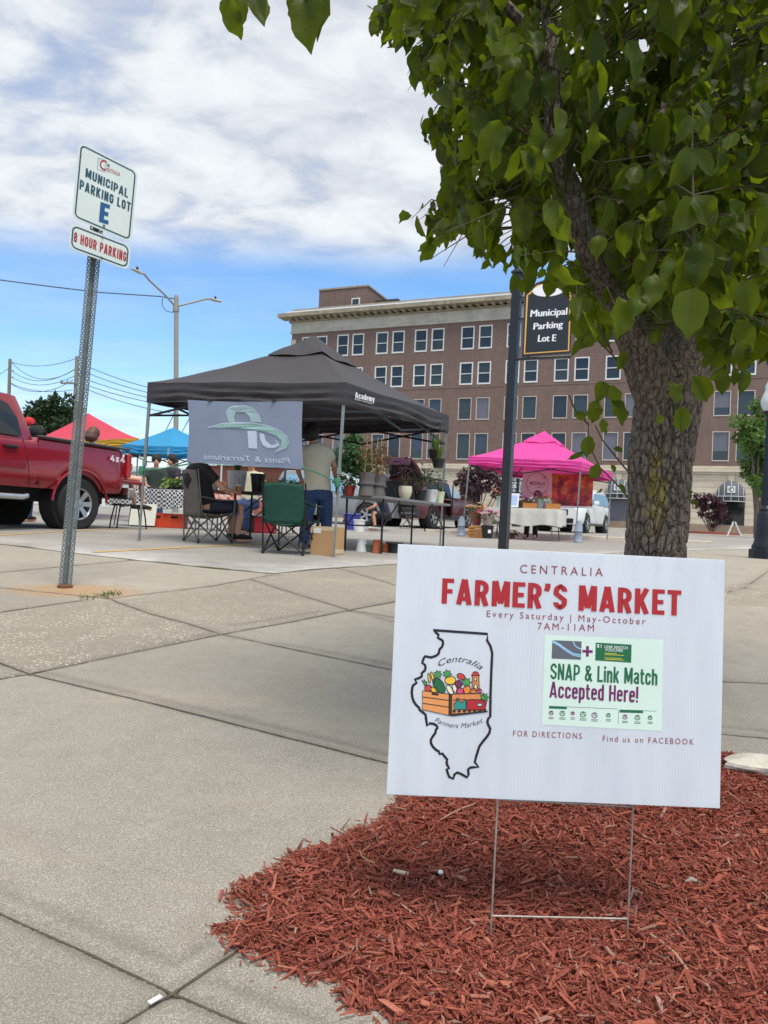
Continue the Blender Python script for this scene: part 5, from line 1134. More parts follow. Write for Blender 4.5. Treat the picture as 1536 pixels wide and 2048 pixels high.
taupe=mat('taupe_canvas',C(104,96,88),.8,var=.12,vscale=9,bump=.25,bscale=40); dkgreen=mat('dark_green_canvas',C(18,66,54),.8,var=.15,vscale=9,bump=.25,bscale=40)
gunm=mat('gunmetal_tube',C(112,110,106),.4,.6); blacktube=mat('black_tube',C(30,30,32),.45,.3)
c1=foot(415,10.15); c1.z=gz(0,10.15); CH1,T1=camp_chair('taupe camping chair with gunmetal frame, the one the man sits in',c1,(.80,.60),taupe,gunm,high=.12,tag_patch=True)
c2=foot(580,8.95); c2.z=gz(0,8.95); camp_chair('empty dark green camping chair with black frame seen from behind',c2,(.25,.97),dkgreen,blacktube,high=-.02)
def seated_man():
    T=T1; J=dict(foot=c1,pelvis=T(-.10,0,.52),chest=T(-.19,0,.86),neck=T(-.17,0,1.10),head=T(-.10,0,1.24))
    for p,s in(('l',1),('r',-1)):
        J[p+'s']=T(-.17,s*.20,1.0); J[p+'e']=T(.06,s*.29,.74); J[p+'w']=T(.30,s*.20,.70); J[p+'h']=T(-.06,s*.10,.50); J[p+'k']=T(.40,s*.16,.50); J[p+'a']=T(.36 if s<0 else .42,s*.15,.09); J[p+'t']=T(.58 if s<0 else .64,s*.17,.05)
    J['rs'].z-=.01
    person('heavy set seated man in black tee shirt and dark shorts, head behind the banner',J,dict(shirt=mat('black_tee',C(34,31,34),.85,var=.12),pants=mat('charcoal_plaid_shorts',C(46,48,62),.85,var=.35,vscale=30),shoe=mat('black_shoe',C(20,20,22),.7)),(.8,.6),hair=(mat('brown_hair',C(70,52,40),.7),.06),sleeves=.62,shorts=.86,skin=SKIN,bulk=1.22)
    w=J['rw']+Vector((.02,.03,.03)); root=thing('iced_coffee',w-Vector((0,0,.06)),'clear cup of iced coffee with straw in the seated man\'s hand','drink')
    build(MB().lathe(w-Vector((0,0,.06)),[(.032,0),(.046,.11),(.046,.125)],14),'cup',mat('coffee',C(176,112,66),.3,var=.15),root,smooth=1); build(MB().lathe(w-Vector((0,0,.06)),[(.048,.125),(.046,.135),(.02,.15)],14),'lid',mat('clear_lid',C(220,220,216),.3),root,smooth=1); build(MB().tube([w+Vector((0,0,.06)),w+Vector((.0,0,.17))],.005,6),'straw',mat('red_straw',C(170,50,50),.4),root)
seated_man()
# ------------------------------------------------------------ tables, pots and plants
def folding_table(label,a,b,depth_vec,h,top_mat,leg_mat,legs=True,group='folding tables'):
    """a,b: near top edge ends on the ground; depth_vec: across"""
    a=Vector(a);b=Vector(b);d=Vector(depth_vec); ctr=(a+b+d)/2; g=gz(0,ctr.y); root=thing('folding_table',(ctr.x,ctr.y,g),label,'table',group)
    up=Vector((0,0,1)); z=lambda p:Vector((p.x,p.y,g)); mb=MB(); mb.prism([z(a)+up*(h-.035),z(b)+up*(h-.035),z(b+d)+up*(h-.035),z(a+d)+up*(h-.035)],(0,0,.035)); build(mb,'tabletop',top_mat,root,bevel=.006)
    u=(b-a).normalized(); v=d.normalized()
    for p in(a+u*.08+v*.06,b-u*.08+v*.06,a+d+u*.08-v*.06,b+d-u*.08-v*.06): build(MB().bar(Vector((p.x,p.y,gz(0,p.y))),z(p)+up*(h-.035),.028),'leg',leg_mat,root)
    for p,q in((a+u*.08,a+d+u*.08),(b-u*.08,b+d-u*.08)): build(MB().bar(z(p)+v*.06+up*h*.45,z(q)-v*.06+up*h*.45,.02),'cross_brace',leg_mat,root)
    for s in(0,1):
        for o in(.06,-.06):
            e=(a if o>0 else a+d)+v*o; f_=(b if o>0 else b+d)+v*o; p=(e+u*.1) if s==0 else (f_-u*.1); q=(e+u*.55) if s==0 else (f_-u*.55); build(MB().bar(z(p)+up*(h*.45),z(q)+up*(h-.04),.014),'strut',leg_mat,root)
    return root,g+h
blacktop=mat('black_plastic_top',C(38,38,40),.5,var=.15); greytop=mat('grey_plastic_top',C(120,120,120),.5,var=.1)
def W(px,Y,z): q=foot(px,Y); q.z=z; return q
tA=foot(764,9.4); tdir=Vector((.47,.883,0)); acr=Vector((-.883,.47,0))
TB1,hz1=folding_table('grey topped folding table crowded with potted plants, right side of the charcoal canopy',tA,tA+tdir*2.15,acr*.66,.70,greytop,blacktube)
tB=foot(452,10.6); TB2,hz2=folding_table('black folding table with seedling trays behind the seated man',tB,tB+Vector((1.0,-.35,0)).normalized()*1.25,Vector((.33,.94,0))*.6,.72,blacktop,blacktube)
def leafcloud(mb,c,rx,rz,n,l,droop=.2,w=.4,seed=1,up=0.0):
    r=random.Random(seed)
    for _ in range(n):
        a=r.uniform(0,6.283); e=r.uniform(-1,1); k=r.random()**.45; p=Vector((c[0]+rx*k*math.cos(a)*math.sqrt(max(0,1-e*e)),c[1]+rx*k*math.sin(a)*math.sqrt(max(0,1-e*e)),c[2]+rz*k*e))
        d=Vector((math.cos(a)+r.gauss(0,.5),math.sin(a)+r.gauss(0,.5),r.gauss(up,.5)-droop)).normalized(); s=d.cross(Vector((r.gauss(0,.4),r.gauss(0,.4),1))).normalized(); L=l*r.uniform(.6,1.3); m=p+d*L*.5+Vector((0,0,.06*L)); t=p+d*L-Vector((0,0,droop*L*.5))
        mb.add([p,m+s*L*w*.5,t,m-s*L*w*.5],[(0,1,2,3)])
    return mb
def blades(mb,c,n,h,spread,w=.012,seed=1):
    r=random.Random(seed)
    for _ in range(n):
        a=r.uniform(0,6.283); o=Vector((math.cos(a),math.sin(a),0)); b=Vector(c)+o*r.uniform(0,.03); H=h*r.uniform(.6,1.1); S=spread*r.uniform(.4,1.1); s=Vector((-o.y,o.x,0))*w*.5; p1=b+o*S*.35+Vector((0,0,H*.7)); p2=b+o*S+Vector((0,0,H*r.uniform(.7,1.0)))
        mb.add([b-s,b+s,p1+s,p1-s,p2],[(0,1,2,3),(3,2,4)])
    return mb
GRN=[mat('plant_green',C(62,92,42),.55,var=.3,vscale=20,trans=.2),mat('plant_lime',C(112,140,62),.55,var=.25,vscale=20,trans=.25),mat('plant_dark',C(36,60,36),.55,var=.3,vscale=20,trans=.15),mat('plant_dry',C(126,98,62),.75,var=.35,vscale=30,trans=.15),mat('plant_plum',C(74,40,50),.6,var=.3,vscale=20,trans=.15)]
SOIL=mat('potting_soil',C(52,40,32),.95,var=.3)
def pot(label,c,r,h,m,prof=None,plant=None,group='potted plants on the tables',name='plant_pot',n=18,seed=1):
    c=Vector(c); root=thing(name,c,label,'plant pot' if not plant else 'potted plant',group)
    pr=prof or [(r*.72,0),(r*.96,h*.86),(r*1.04,h*.86),(r*1.04,h),(r*.94,h),(r*.90,h*.9)]
    build(MB().lathe(c,pr,n),'pot',m,root,smooth=40)
    build(MB().lathe(c+Vector((0,0,h*.88)),[(.0001,.0),(r*.90,.0)],n),'soil',SOIL,root)
    if plant:
        k,gm,rx,rz,nn,l=plant; mb=MB(); top=c+Vector((0,0,h*.9))
        if k=='cloud':
            leafcloud(mb,top+Vector((0,0,rz*.9)),rx,rz,nn,l,seed=seed)
            st=MB()
            for i in range(7):
                a=i*.9; st.tube([top,top+Vector((math.cos(a)*rx*.5,math.sin(a)*rx*.5,rz*.9))],[.004,.002],5)
            build(st,'stems',mat('green_stem',C(84,96,52),.7),root)
        elif k=='blades': blades(mb,top,nn,rz,rx,l,seed)
        build(mb,'foliage',GRN[gm],root)
    return root
def on_table1(s,t): # along, across
    q=tA+tdir*s+acr*t; q.z=hz1; return q
def plants():
    gry=mat('grey_planter',C(96,90,88),.7,var=.1); cream=mat('cream_glaze',C(206,198,172),.35,var=.06); black=mat('black_nursery_pot',C(32,33,34),.55); white=mat('white_glaze',C(214,216,216),.35,var=.04); terr=mat('terracotta',C(168,92,62),.85,var=.15); redp=mat('red_glaze',C(160,52,40),.4); teal=mat('teal_glaze',C(60,118,124),.4); palg=mat('pale_lime_glaze',C(206,212,176),.4); grn=mat('sage_glaze',C(92,118,102),.5); brn=mat('brown_pot',C(90,58,44),.7)
    dbl=lambda r,h:[(r*.92,0),(r*.80,h*.38),(r*.76,h*.47),(r*.95,h*.50),(r*.85,h*.70),(r*1.02,h*.98),(r*1.02,h),(r*.9,h),(r*.85,h*.9)]
    gp='potted plants on the plant stall tables'
    for s,t,lab,sd in((.02,.16,'leftmost of the three tall grey hourglass planters with dry vines',3),(.26,.14,'middle tall grey hourglass planter with dry vines on a trellis',4),(.60,.30,'rightmost tall grey hourglass planter partly behind the middle one',5)):
        q=on_table1(s,t+.12); r=pot(lab,q,.115,.30,gry,dbl(.115,.30),('cloud',3,.14,.26,150,.07),gp,seed=sd)
        tr=MB()
        for i in range(3):
            a=i*2.1; tr.tube([q+Vector((.07*math.cos(a),.07*math.sin(a),.28)),q+Vector((.03*math.cos(a),.03*math.sin(a),.78))],.006,5)
        build(tr,'trellis',mat('bamboo',C(182,156,104),.7),r)
    pot('small red pot with a bushy green plant, left end of the grey table',on_table1(-.0,.52),.075,.13,redp,None,('cloud',0,.17,.15,130,.09),gp,seed=7)
    pot('small teal glazed pot at the far left of the grey table',on_table1(.10,.62),.07,.09,teal,None,('cloud',2,.10,.10,60,.06),gp,seed=8)
    pot('round cream pot with a brown wiry plant, right of the grey planters',on_table1(.78,.10),.095,.18,cream,[(.055,0),(.085,.06),(.095,.12),(.088,.18),(.075,.18),(.07,.16)],('cloud',4,.12,.20,110,.06),gp,seed=9)
    pot('black nursery pot with a grey green plant between the cream and white pots',on_table1(1.30,.12),.10,.16,black,None,('cloud',2,.17,.20,150,.07),gp,seed=10)
    pot('second black nursery pot behind with a dark leafy plant',on_table1(1.15,.34),.10,.16,black,None,('cloud',4,.15,.26,130,.08),gp,seed=11)
    pot('white glazed pot with a sage plant near the right end of the grey table',on_table1(1.68,.12),.10,.19,white,[(.075,0),(.10,.19),(.09,.19),(.085,.16)],('cloud',0,.17,.20,150,.06),gp,seed=12)
    pot('pale lime pot at the right end of the grey table',on_table1(1.98,.12),.085,.18,palg,[(.065,0),(.085,.18),(.075,.18),(.07,.16)],('cloud',2,.09,.10,60,.05),gp,seed=13)
    # on the ground
    gg='empty pots on the ground under the plant table'
    def gpot(lab,px,Y,r,h,m,inv=False,prof=None):
        q=foot(px,Y); q.z=gz(0,Y); root=thing('empty_pot',q,lab,'plant pot',gg); pr=prof or ([(r,0),(r*.98,h*.18),(r*.88,h*.2),(r*.70,h),(.001,h)] if inv else [(r*.72,0),(r*.95,h*.8),(r*1.05,h*.8),(r*1.05,h),(r*.92,h),(r*.7,h*.1)]); build(MB().lathe(q,pr,18),'shell',m,root,smooth=40); build(MB().lathe(q+Vector((0,0,h*.82)),[(r*.98 if not inv else r*.75,0),(r*1.07 if not inv else r*.8,.008),(r*1.07 if not inv else r*.78,h*.12)],18),'rim',m,root)
    gpot('white upside down pot, leftmost of the pots on the pavement',723,9.75,.065,.165,mat('white_glaze',C(214,216,216),.35),True,[(.078,0),(.074,.03),(.055,.165),(.001,.165)])
    gpot('low sage green pot between the white and terracotta pots on the pavement',740,9.75,.075,.105,grn)
    gpot('tall stack of terracotta pots standing upside down by the table leg',753,9.6,.07,.18,terr,True)
    gpot('wide terracotta pot right of the upside down terracotta stack',771,9.8,.085,.125,terr)
    gpot('black wide brimmed pot, rightmost on the pavement by the yard sign edge',788,9.75,.09,.14,black,False,[(.075,0),(.085,.12),(.115,.125),(.115,.145),(.09,.145),(.07,.03)])
    # second table
    def on2(s,t): q=tB+Vector((1.0,-.35,0)).normalized()*s+Vector((.33,.94,0))*t; q.z=hz2; return q
    pot('large white pot with spiky leaves behind the seated man',on2(.0,.22),.145,.30,white,[(.115,0),(.145,.30),(.132,.30),(.12,.26)],('blades',0,.2,.34,16,.03),gp,seed=14)
    pot('black square planter beside the large white pot',on2(.30,.30),.11,.27,black,None,None,gp)
    for i,(s,t) in enumerate(((.52,.15),(.68,.2),(.84,.12),(1.0,.22),(1.14,.14),(.6,.42),(.78,.44),(.95,.45))): pot('small black pot of pale green seedlings in the tray group on the black table',on2(s,t),.055,.09,black,None,('cloud',1 if i%2 else 0,.085,.075,46,.05),'seedling pots on the black table',seed=20+i,n=10)
    # hanging baskets under the right corner
    for px,py,Y,lab,sd in((869,918,11.2,'upper dark hanging pot with feathery grass at the canopy corner',41),(876,936,11.1,'lower dark hanging pot with trailing green plant at the canopy corner',42)):
        q=P(px,py,Y); r=pot(lab,q,.108,.14,mat('dark_brown_pot',C(48,38,38),.6),[(.07,0),(.10,.12),(.108,.12),(.108,.14),(.09,.14)],('blades',1,.16,.26,70,.008),'hanging pots at the charcoal canopy',name='hanging_pot',seed=sd)
        top=P(px+ (2 if sd==41 else 6),846,11.35); mb=MB()
        for a in(0,2.1,4.2): mb.tube([q+Vector((.1*math.cos(a),.1*math.sin(a),.14)),top],.003,5)
        build(mb,'hanger',blacktube,r)
    # cardboard box
    q=foot(654,9.02); q.z=gz(0,9.02); M=frame(q,(.93,-.37)); kb=mat('cardboard',C(186,146,104),.85,var=.06,vscale=4); root=thing('cardboard_box',q,'brown cardboard box on the pavement between the green chair and the tent leg','box')
    w,d,h=.30,.30,.345; mb=MB()
    for c,s in(((0,0,.006),(w,d,.006)),((w/2,0,h/2),(.006,d,h)),((-w/2,0,h/2),(.006,d,h)),((0,d/2,h/2),(w,.006,h)),((0,-d/2,h/2),(w,.006,h)),((0,0,h-.003),(w,d,.005))): mb.box(c,s)
    body=build(mb.xf(M),'carton',kb,root,bevel=.003); tp=mat('packing_tape',C(206,186,150),.35)
    build(MB().box((0,-d/2-.004,h*.93),(w*.98,.002,.05)).xf(M),'tape',tp,body); build(MB().box((w/2+.004,0,h*.15),(.002,d*.98,.05)).xf(M),'tape',tp,body); build(MB().box((-.07,-d/2-.005,h*.85),(.10,.002,.06)).xf(M),'shipping_label',mat('label_white',C(226,224,220),.6),body)
    # things behind the plant table
    for px,Y,c,lab,w,d,h in((703,20.6,C(70,78,170),'blue plastic tote bin on the ground behind the plant table',.55,.42,.42),):
        q=foot(px,Y); q.z=gz(0,Y); r=thing('tote_bin',q,lab,'bin'); mb=MB().lathe(q,[(w*.42,0),(w*.52,h*.9),(w*.55,h*.9),(w*.55,h),(w*.5,h)],4,Matrix.Rotation(.7,3,'Z')); build(mb,'tub',mat('blue_plastic',c,.45),r,bevel=.02); build(MB().box(q+Vector((0,0,h+.015)),(w*.85,d*1.4,.03)),'lid',mat('lid_blue',C(96,104,190),.45),r,bevel=.01)
    q=foot(718,19.5); q.z=gz(0,19.5); r=thing('white_bucket',q,'white plastic bucket on the ground beside the blue tote bin','bucket'); build(MB().lathe(q,[(.13,0),(.155,.30),(.165,.30),(.165,.33),(.15,.33),(.13,.03)],20),'pail',mat('white_plastic',C(222,222,218),.4),r,smooth=40); build(MB().tube([q+Vector((.16*math.cos(a),.16*math.sin(a)*.3-.1,.30-.12*math.sin(a))) for a in np.linspace(0,3.14,9)],.006,6),'handle',gunm,r,smooth=1)
plants()
# ------------------------------------------------------------ vehicles
tyre=mat('tyre_rubber',C(36,36,37),.8,var=.15,vscale=20,bump=.2); alloy=mat('alloy_wheel',C(176,178,180),.3,.8,var=.05); darkg=glass('dark_car_glass',C(40,44,48)); pillar=mat('black_trim',C(24,24,26),.4); chrome=mat('chrome',C(200,202,204),.15,.95,var=.03); under=mat('underbody',C(22,22,23),.8)
def wheel(root,c,R_,w,axis,spokes=6,face=1,hub=alloy):
    """axis: unit vector pointing outwards"""
    a=Vector(axis); M=a.to_track_quat('Z','Y').to_matrix(); c=Vector(c)
    rr=R_*.62
    t=build(MB().lathe(c,[(rr,-w/2),(R_*.93,-w/2),(R_,-w*.36),(R_*1.0,w*.36),(R_*.93,w/2),(rr,w/2*.96),(rr*.98,w*.2)],36,M),'tyre',tyre,root,smooth=35)
    mb=MB().lathe(c,[(rr,w*.46),(rr*.93,w*.40),(rr*.90,w*.1)],32,M,False)
    for k in range(spokes):
        an=2*math.pi*k/spokes; d=M@Vector((math.cos(an),math.sin(an),0)); s=M@Vector((-math.sin(an),math.cos(an),0)); mb.prism([c+d*rr*.18+s*rr*.13+a*w*.34,c+d*rr*.18-s*rr*.13+a*w*.34,c+d*rr*.93-s*rr*.17+a*w*.40,c+d*rr*.93+s*rr*.17+a*w*.40],a*(w*.06))
    mb.lathe(c,[(rr*.26,w*.34),(rr*.24,w*.44),(.001,w*.46)],16,M); build(mb,'rim',hub,t,smooth=35)
    build(MB().lathe(c,[(.001,w*.08),(rr*.92,w*.1)],24,M),'brake_shadow_disc',under,t)
    return t
class Car:
    def __init__(s,name,label,loc,heading,paint,xs,zb,zt,hw,corner=.10,taper=.4,cat='car',group=None):
        s.M=frame(loc,heading); s.root=thing(name,loc,label,cat,group); s.hw=hw; s.x0,s.x1=xs; s.taper=taper; s.zt=zt; s.zb=zb; s.corner=corner
        mb=MB(); rings=[]; N=96
        st=sorted(set(list(np.linspace(s.x0,s.x1,N))))
        for x in st: rings.append(s.ring(x,zb(x),zt(x)))
        mb.grid(rings,True); n=len(rings[0]); mb.add(rings[0],[tuple(range(n))]); mb.add(rings[-1],[tuple(range(n))]); mb.xf(s.M); s.body=build(mb,'body',paint,s.root,smooth=38)
    def W(s,x,z):
        e=min(x-s.x0,s.x1-x); k=max(0,1-e/s.taper); w=s.hw*(1-.16*k*k)
        return w*(1-.035*((z-.75)/.5)**2 if z>.2 else 1)
    def ring(s,x,b,t):
        c=min(s.corner,(t-b)*.45); zs=list(np.linspace(b,t-c,7)); R_=[(s.W(x,z)-(.05*max(0,1-(z-b)/.12) if z-b<.12 else 0),z) for z in zs]
        w0=s.W(x,t-c)
        for a in(25,50,72,90): R_.append((w0-c*(1-math.cos(math.radians(a))),t-c+c*math.sin(math.radians(a))))
        wt=R_[-1][0]; crown=[(wt*k,t+.025*(1-k*k)) for k in(.66,.33)]
        right=[Vector((x,-w,z)) for w,z in R_+crown]; left=[Vector((x,w,z)) for w,z in (R_+crown)[::-1]]
        return right+[Vector((x,0,t+.028))]+left
    def cabin(s,belt,roof,x0,x1,xr0,xr1,lean,paint,crownz=.03):
        """greenhouse: belt line x0..x1, roof x xr0..xr1"""
        s.belt,s.roof,s.lean=belt,roof,lean; s.cx=(x0,x1,xr0,xr1); rows=[]
        for t in np.linspace(0,1,9):
            z=belt+(roof-belt)*t; a=x0+(xr0-x0)*t; b=x1+(xr1-x1)*t; row=[]; hw=s.gw(t); r=.16
            pts=[]
            for x,y in((a,-hw),(a+r,-hw-.0),(b-r*1.5,-hw),(b,-hw*.9),(b+.05,0),(b,hw*.9),(b-r*1.5,hw),(a+r,hw),(a,hw*.93),(a-.03,0),(a,-hw*.93)): pts.append(Vector((x,y,z)))
            rows.append(pts)
        top=[Vector((q.x*.93+.07*(xr0+xr1)/2,q.y*.86,roof+crownz)) for q in rows[-1]]; rows.append(top)
        mb=MB().grid(rows,True); mb.add(top,[tuple(range(len(top)))]); mb.xf(s.M); s.cab=build(mb,'cabin',paint,s.root,smooth=38)
    def gw(s,t): return s.hw*.945-s.lean*t*t*.55-s.lean*t*.45
    def sideglass(s,poly,m,off=.022,sides=(-1,1),name='side_window',parent=None):
        """poly in (x,z)"""
        for sd in sides:
            mb=MB(); pts=[]
            for x,z in poly:
                t=(z-s.belt)/(s.roof-s.belt); pts.append(s.M@Vector((x,sd*(s.gw(t)+off),z)))
            mb.flat(pts); build(mb,name,m,parent or s.cab,solid=.004)
    def endglass(s,front,m,t0=.08,t1=.92,name='windscreen'):
        x0,x1,xr0,xr1=s.cx; mb=MB(); rows=[]
        for t in np.linspace(t0,t1,5):
            z=s.belt+(s.roof-s.belt)*t; x=(x1+(xr1-x1)*t+.012) if front else (x0+(xr0-x0)*t-.012); hw=s.gw(t)*.86
            rows.append([s.M@Vector((x+(.05*(1-k*k) if front else -.03*(1-k*k)),k*hw,z)) for k in np.linspace(-1,1,7)])
        build(mb.grid(rows),name,m,s.cab,solid=.004)
    def patch(s,poly,m,name,sides=(-1,1),off=.006,parent=None):
        for sd in sides:
            mb=MB().flat([s.M@Vector((x,sd*(s.W(x,z)+off),z)) for x,z in poly]); build(mb,name,m,parent or s.body,solid=.004)
    def seam(s,pts,sides=(-1,1),w=.012):
        for sd in sides:
            mb=MB(); P_=[s.M@Vector((x,sd*(s.W(x,z)+.002),z)) for x,z in pts]
            for a,b in zip(P_,P_[1:]): mb.bar(a,b,w,.006)
            build(mb,'door_seam',pillar,s.body)
    def box(s,name,m,c,sz,bevel=.01,parent=None):
        return build(MB().box(c,sz).xf(s.M),name,m,parent or s.body,bevel=bevel)
    def wheels(s,xf,xr,R_,w=.23,spokes=6,track=None,hub=alloy):
        tr=track or s.hw-.10; y=Vector(s.M.col[1][:3])
        for x in(xf,xr):
            for sd in(-1,1):
                c=s.M@Vector((x,sd*tr,0)); c.z=gz(0,c.y)+R_; wheel(s.root,c,R_,w,y*sd,spokes,hub=hub)
                build(MB().lathe(s.M@Vector((x,sd*(tr-.12),R_)),[(R_*1.16,-.12),(R_*1.17,.18)],20,(y*sd).to_track_quat('Z','Y').to_matrix()),'wheel_well',under,s.root)
def archz(xc,R_,base):
    def f(x):
        z=base
        for c in xc:
            d=abs(x-c)
            if d<R_: z=max(z,.36+math.sqrt(max(0,R_*R_-d*d))*.98-.0)
        return z
    return f
def pickup():
    loc=Vector((-4.95,11.8,gz(0,11.8))); H=(-.416,-.909)
    red=mat('red_car_paint',C(144,14,32),.25,.2,var=.05,coat=.8)
    yv=Vector((.909,-.416,0)); loc=loc-yv*.86   # rear left wheel is the measured one
    loc.z=gz(0,loc.y)+.005
    def zt(x):
        if x<.80: return 1.355
        if x<3.55: return 1.30
        return 1.30-.10*((x-3.55)/1.45)**1.5
    c=Car('pickup_truck','red pickup truck with its tailgate down, parked beside the charcoal canopy',loc,H,red,(-1.05,4.75),archz((0,3.62),.52,.60),zt,1.0,corner=.07,taper=.25,cat='pickup truck')
    c.cabin(1.27,1.93,.83,3.75,1.07,2.75,.16,red)
    rubber=mat('grey_bed_rail',C(84,84,86),.6)
    for sd in(-1,1): c.box('bed_rail',rubber,(-.125,sd*.945,1.372),(1.83,.10,.03),.01)
    c.box('bed_opening',under,(-.125,0,1.36),(1.75,1.62,.06))
    c.sideglass([(1.10,1.33),(1.90,1.33),(1.90,1.82),(1.42,1.83),(1.28,1.78),(1.16,1.60)],darkg); c.sideglass([(2.01,1.33),(3.35,1.33),(2.80,1.84),(2.01,1.84)],darkg)
    c.endglass(True,darkg); c.endglass(False,darkg,.15,.85,'rear_window')
    for sd in(-1,1):
        for x in(1.30,2.55): c.box('door_handle',pillar,(x,sd*1.0,1.16),(.22,.05,.045),.015)
    c.seam([(.80,.62),(.80,1.34)],w=.035); c.seam([(1.95,.62),(1.95,1.30)]); c.seam([(1.08,1.30),(1.0,.95),(.95,.62)])
    c.patch([(1.05,.86),(3.1,.86),(3.1,.96),(1.05,.96)],mat('red_moulding',C(128,20,38),.35,.2),'side_moulding',off=.018); pass
    for sd in(-1,1):
        build(MB().tube([c.M@Vector((1.0,sd*1.0,.47)),c.M@Vector((1.1,sd*1.03,.45)),c.M@Vector((3.2,sd*1.03,.45)),c.M@Vector((3.3,sd*1.0,.47))],.045,12),'step_bar',chrome,c.body,smooth=1)
        c.box('tail_light',mat('tail_light_red',C(170,26,34),.2,.0,var=.05,coat=.6),(-1.03,sd*.955,1.09),(.09,.10,.40),.02)
        build(MB().tube([c.M@Vector((sx*.545*math.cos(a),sd*(.995+.012),.40+.535*math.sin(a))) for a in np.linspace(.05,3.09,22) for sx in(1,)],.022,6),'wheel_arch_lip',red,c.body,smooth=1)
    c.box('rear_bumper',chrome,(-1.16,0,.62),(.16,1.90,.20),.03); c.box('bumper_step',pillar,(-1.17,0,.735),(.18,1.2,.03))
    c.box('chassis',under,(1.8,0,.52),(5.2,1.3,.22)); c.box('tow_hitch',under,(-1.2,0,.45),(.2,.2,.14))
    c.box('tailgate',red,(-1.36,0,.82),(.60,1.60,.06),.015)
    c.box('grille',chrome,(4.74,0,.98),(.06,1.5,.38),.02); c.box('front_bumper',chrome,(4.82,0,.62),(.18,1.92,.24),.03)
    for sd in(-1,1): c.box('headlight',mat('headlight_lens',C(222,224,228),.1),(4.70,sd*.78,1.02),(.12,.34,.26),.02); c.box('mirror',pillar,(3.3,sd*1.14,1.34),(.12,.20,.22),.03)
    # four wheel drive badge on the bed side
    m=MB(); bd=Board(c.M@Vector((-.56,1.012,1.13)),c.M@Vector((-.90,1.012,1.13)),c.M@Vector((-.56,1.006,1.24)),c.M@Vector((-.90,1.006,1.24)))
    strokewrite(bd,m,'4x4',(0,0),(1,0),1.0,.16,.004,gap=.06,uvmode=True); build(m,'badge',mat('badge_silver',C(226,206,210),.25,.3),c.body)
    c.wheels(3.62,0,.405,.28,7,.86)
    return c
TRUCK=pickup()
def tail_things():
    T=lambda x,y,z:TRUCK.M@Vector((x,y,z)); r=mat('red_mug',C(166,30,44),.3,coat=.3)
    q=T(-1.30,.60,.852); root=thing('travel_mug',q,'large red insulated travel mug standing on the lowered tailgate','mug')
    build(MB().lathe(q,[(.05,0),(.055,.14),(.075,.17),(.082,.33),(.082,.35)],18),'cup',r,root,smooth=40); build(MB().lathe(q,[(.084,.35),(.080,.375),(.001,.38)],18),'lid',mat('mug_lid',C(120,22,34),.3),root)
    build(MB().tube([q+Vector((.08,0,.31)),q+Vector((.15,0,.30)),q+Vector((.15,0,.20)),q+Vector((.07,0,.17))],.012,8),'handle',r,root,smooth=1)
    J=dict(foot=T(-1.5,-.1,0),pelvis=T(-1.18,.0,.98),chest=T(-1.12,.0,1.30),neck=T(-1.14,.0,1.52),head=T(-1.17,.0,1.655))
    for p,s in(('l',1),('r',-1)): J[p+'s']=T(-1.14,-s*.19,1.42); J[p+'e']=T(-1.25,-s*.25,1.16); J[p+'w']=T(-1.45,-s*.15,1.02); J[p+'h']=T(-1.2,-s*.1,.93); J[p+'k']=T(-1.66,-s*.12+.55,.90); J[p+'a']=T(-1.72,-s*.10+.60,.46); J[p+'t']=T(-1.90,-s*.12+.62,.36)
    person('woman with wavy brown hair sitting on the pickup tailgate with bare legs hanging',J,dict(shirt=mat('mauve_top',C(120,66,88),.85),pants=mat('denim_shorts',C(70,84,112),.85),shoe=mat('black_sandal',C(26,24,26),.7)),(-.909*0+.416,.909),hair=(mat('wavy_brown_hair',C(96,66,50),.6,var=.3,vscale=40),.16),sleeves=.6,shorts=.7,skin=SKIN2)
    q=foot(256,12.9); q.z=gz(0,12.9); root=thing('step_stool',q,'small dark folding stool with curved legs below the tailgate','stool'); build(MB().box(q+Vector((0,0,.42)),(.50,.34,.03)),'top',blacktube,root,bevel=.01)
    for i in(-1,1):
        for j in(-1,1): build(MB().tube([q+Vector((i*.26,j*.18,0)),q+Vector((i*.24,j*.16,.2)),q+Vector((i*.20,j*.14,.41))],.013,8),'leg',blacktube,root,smooth=1)
tail_things()
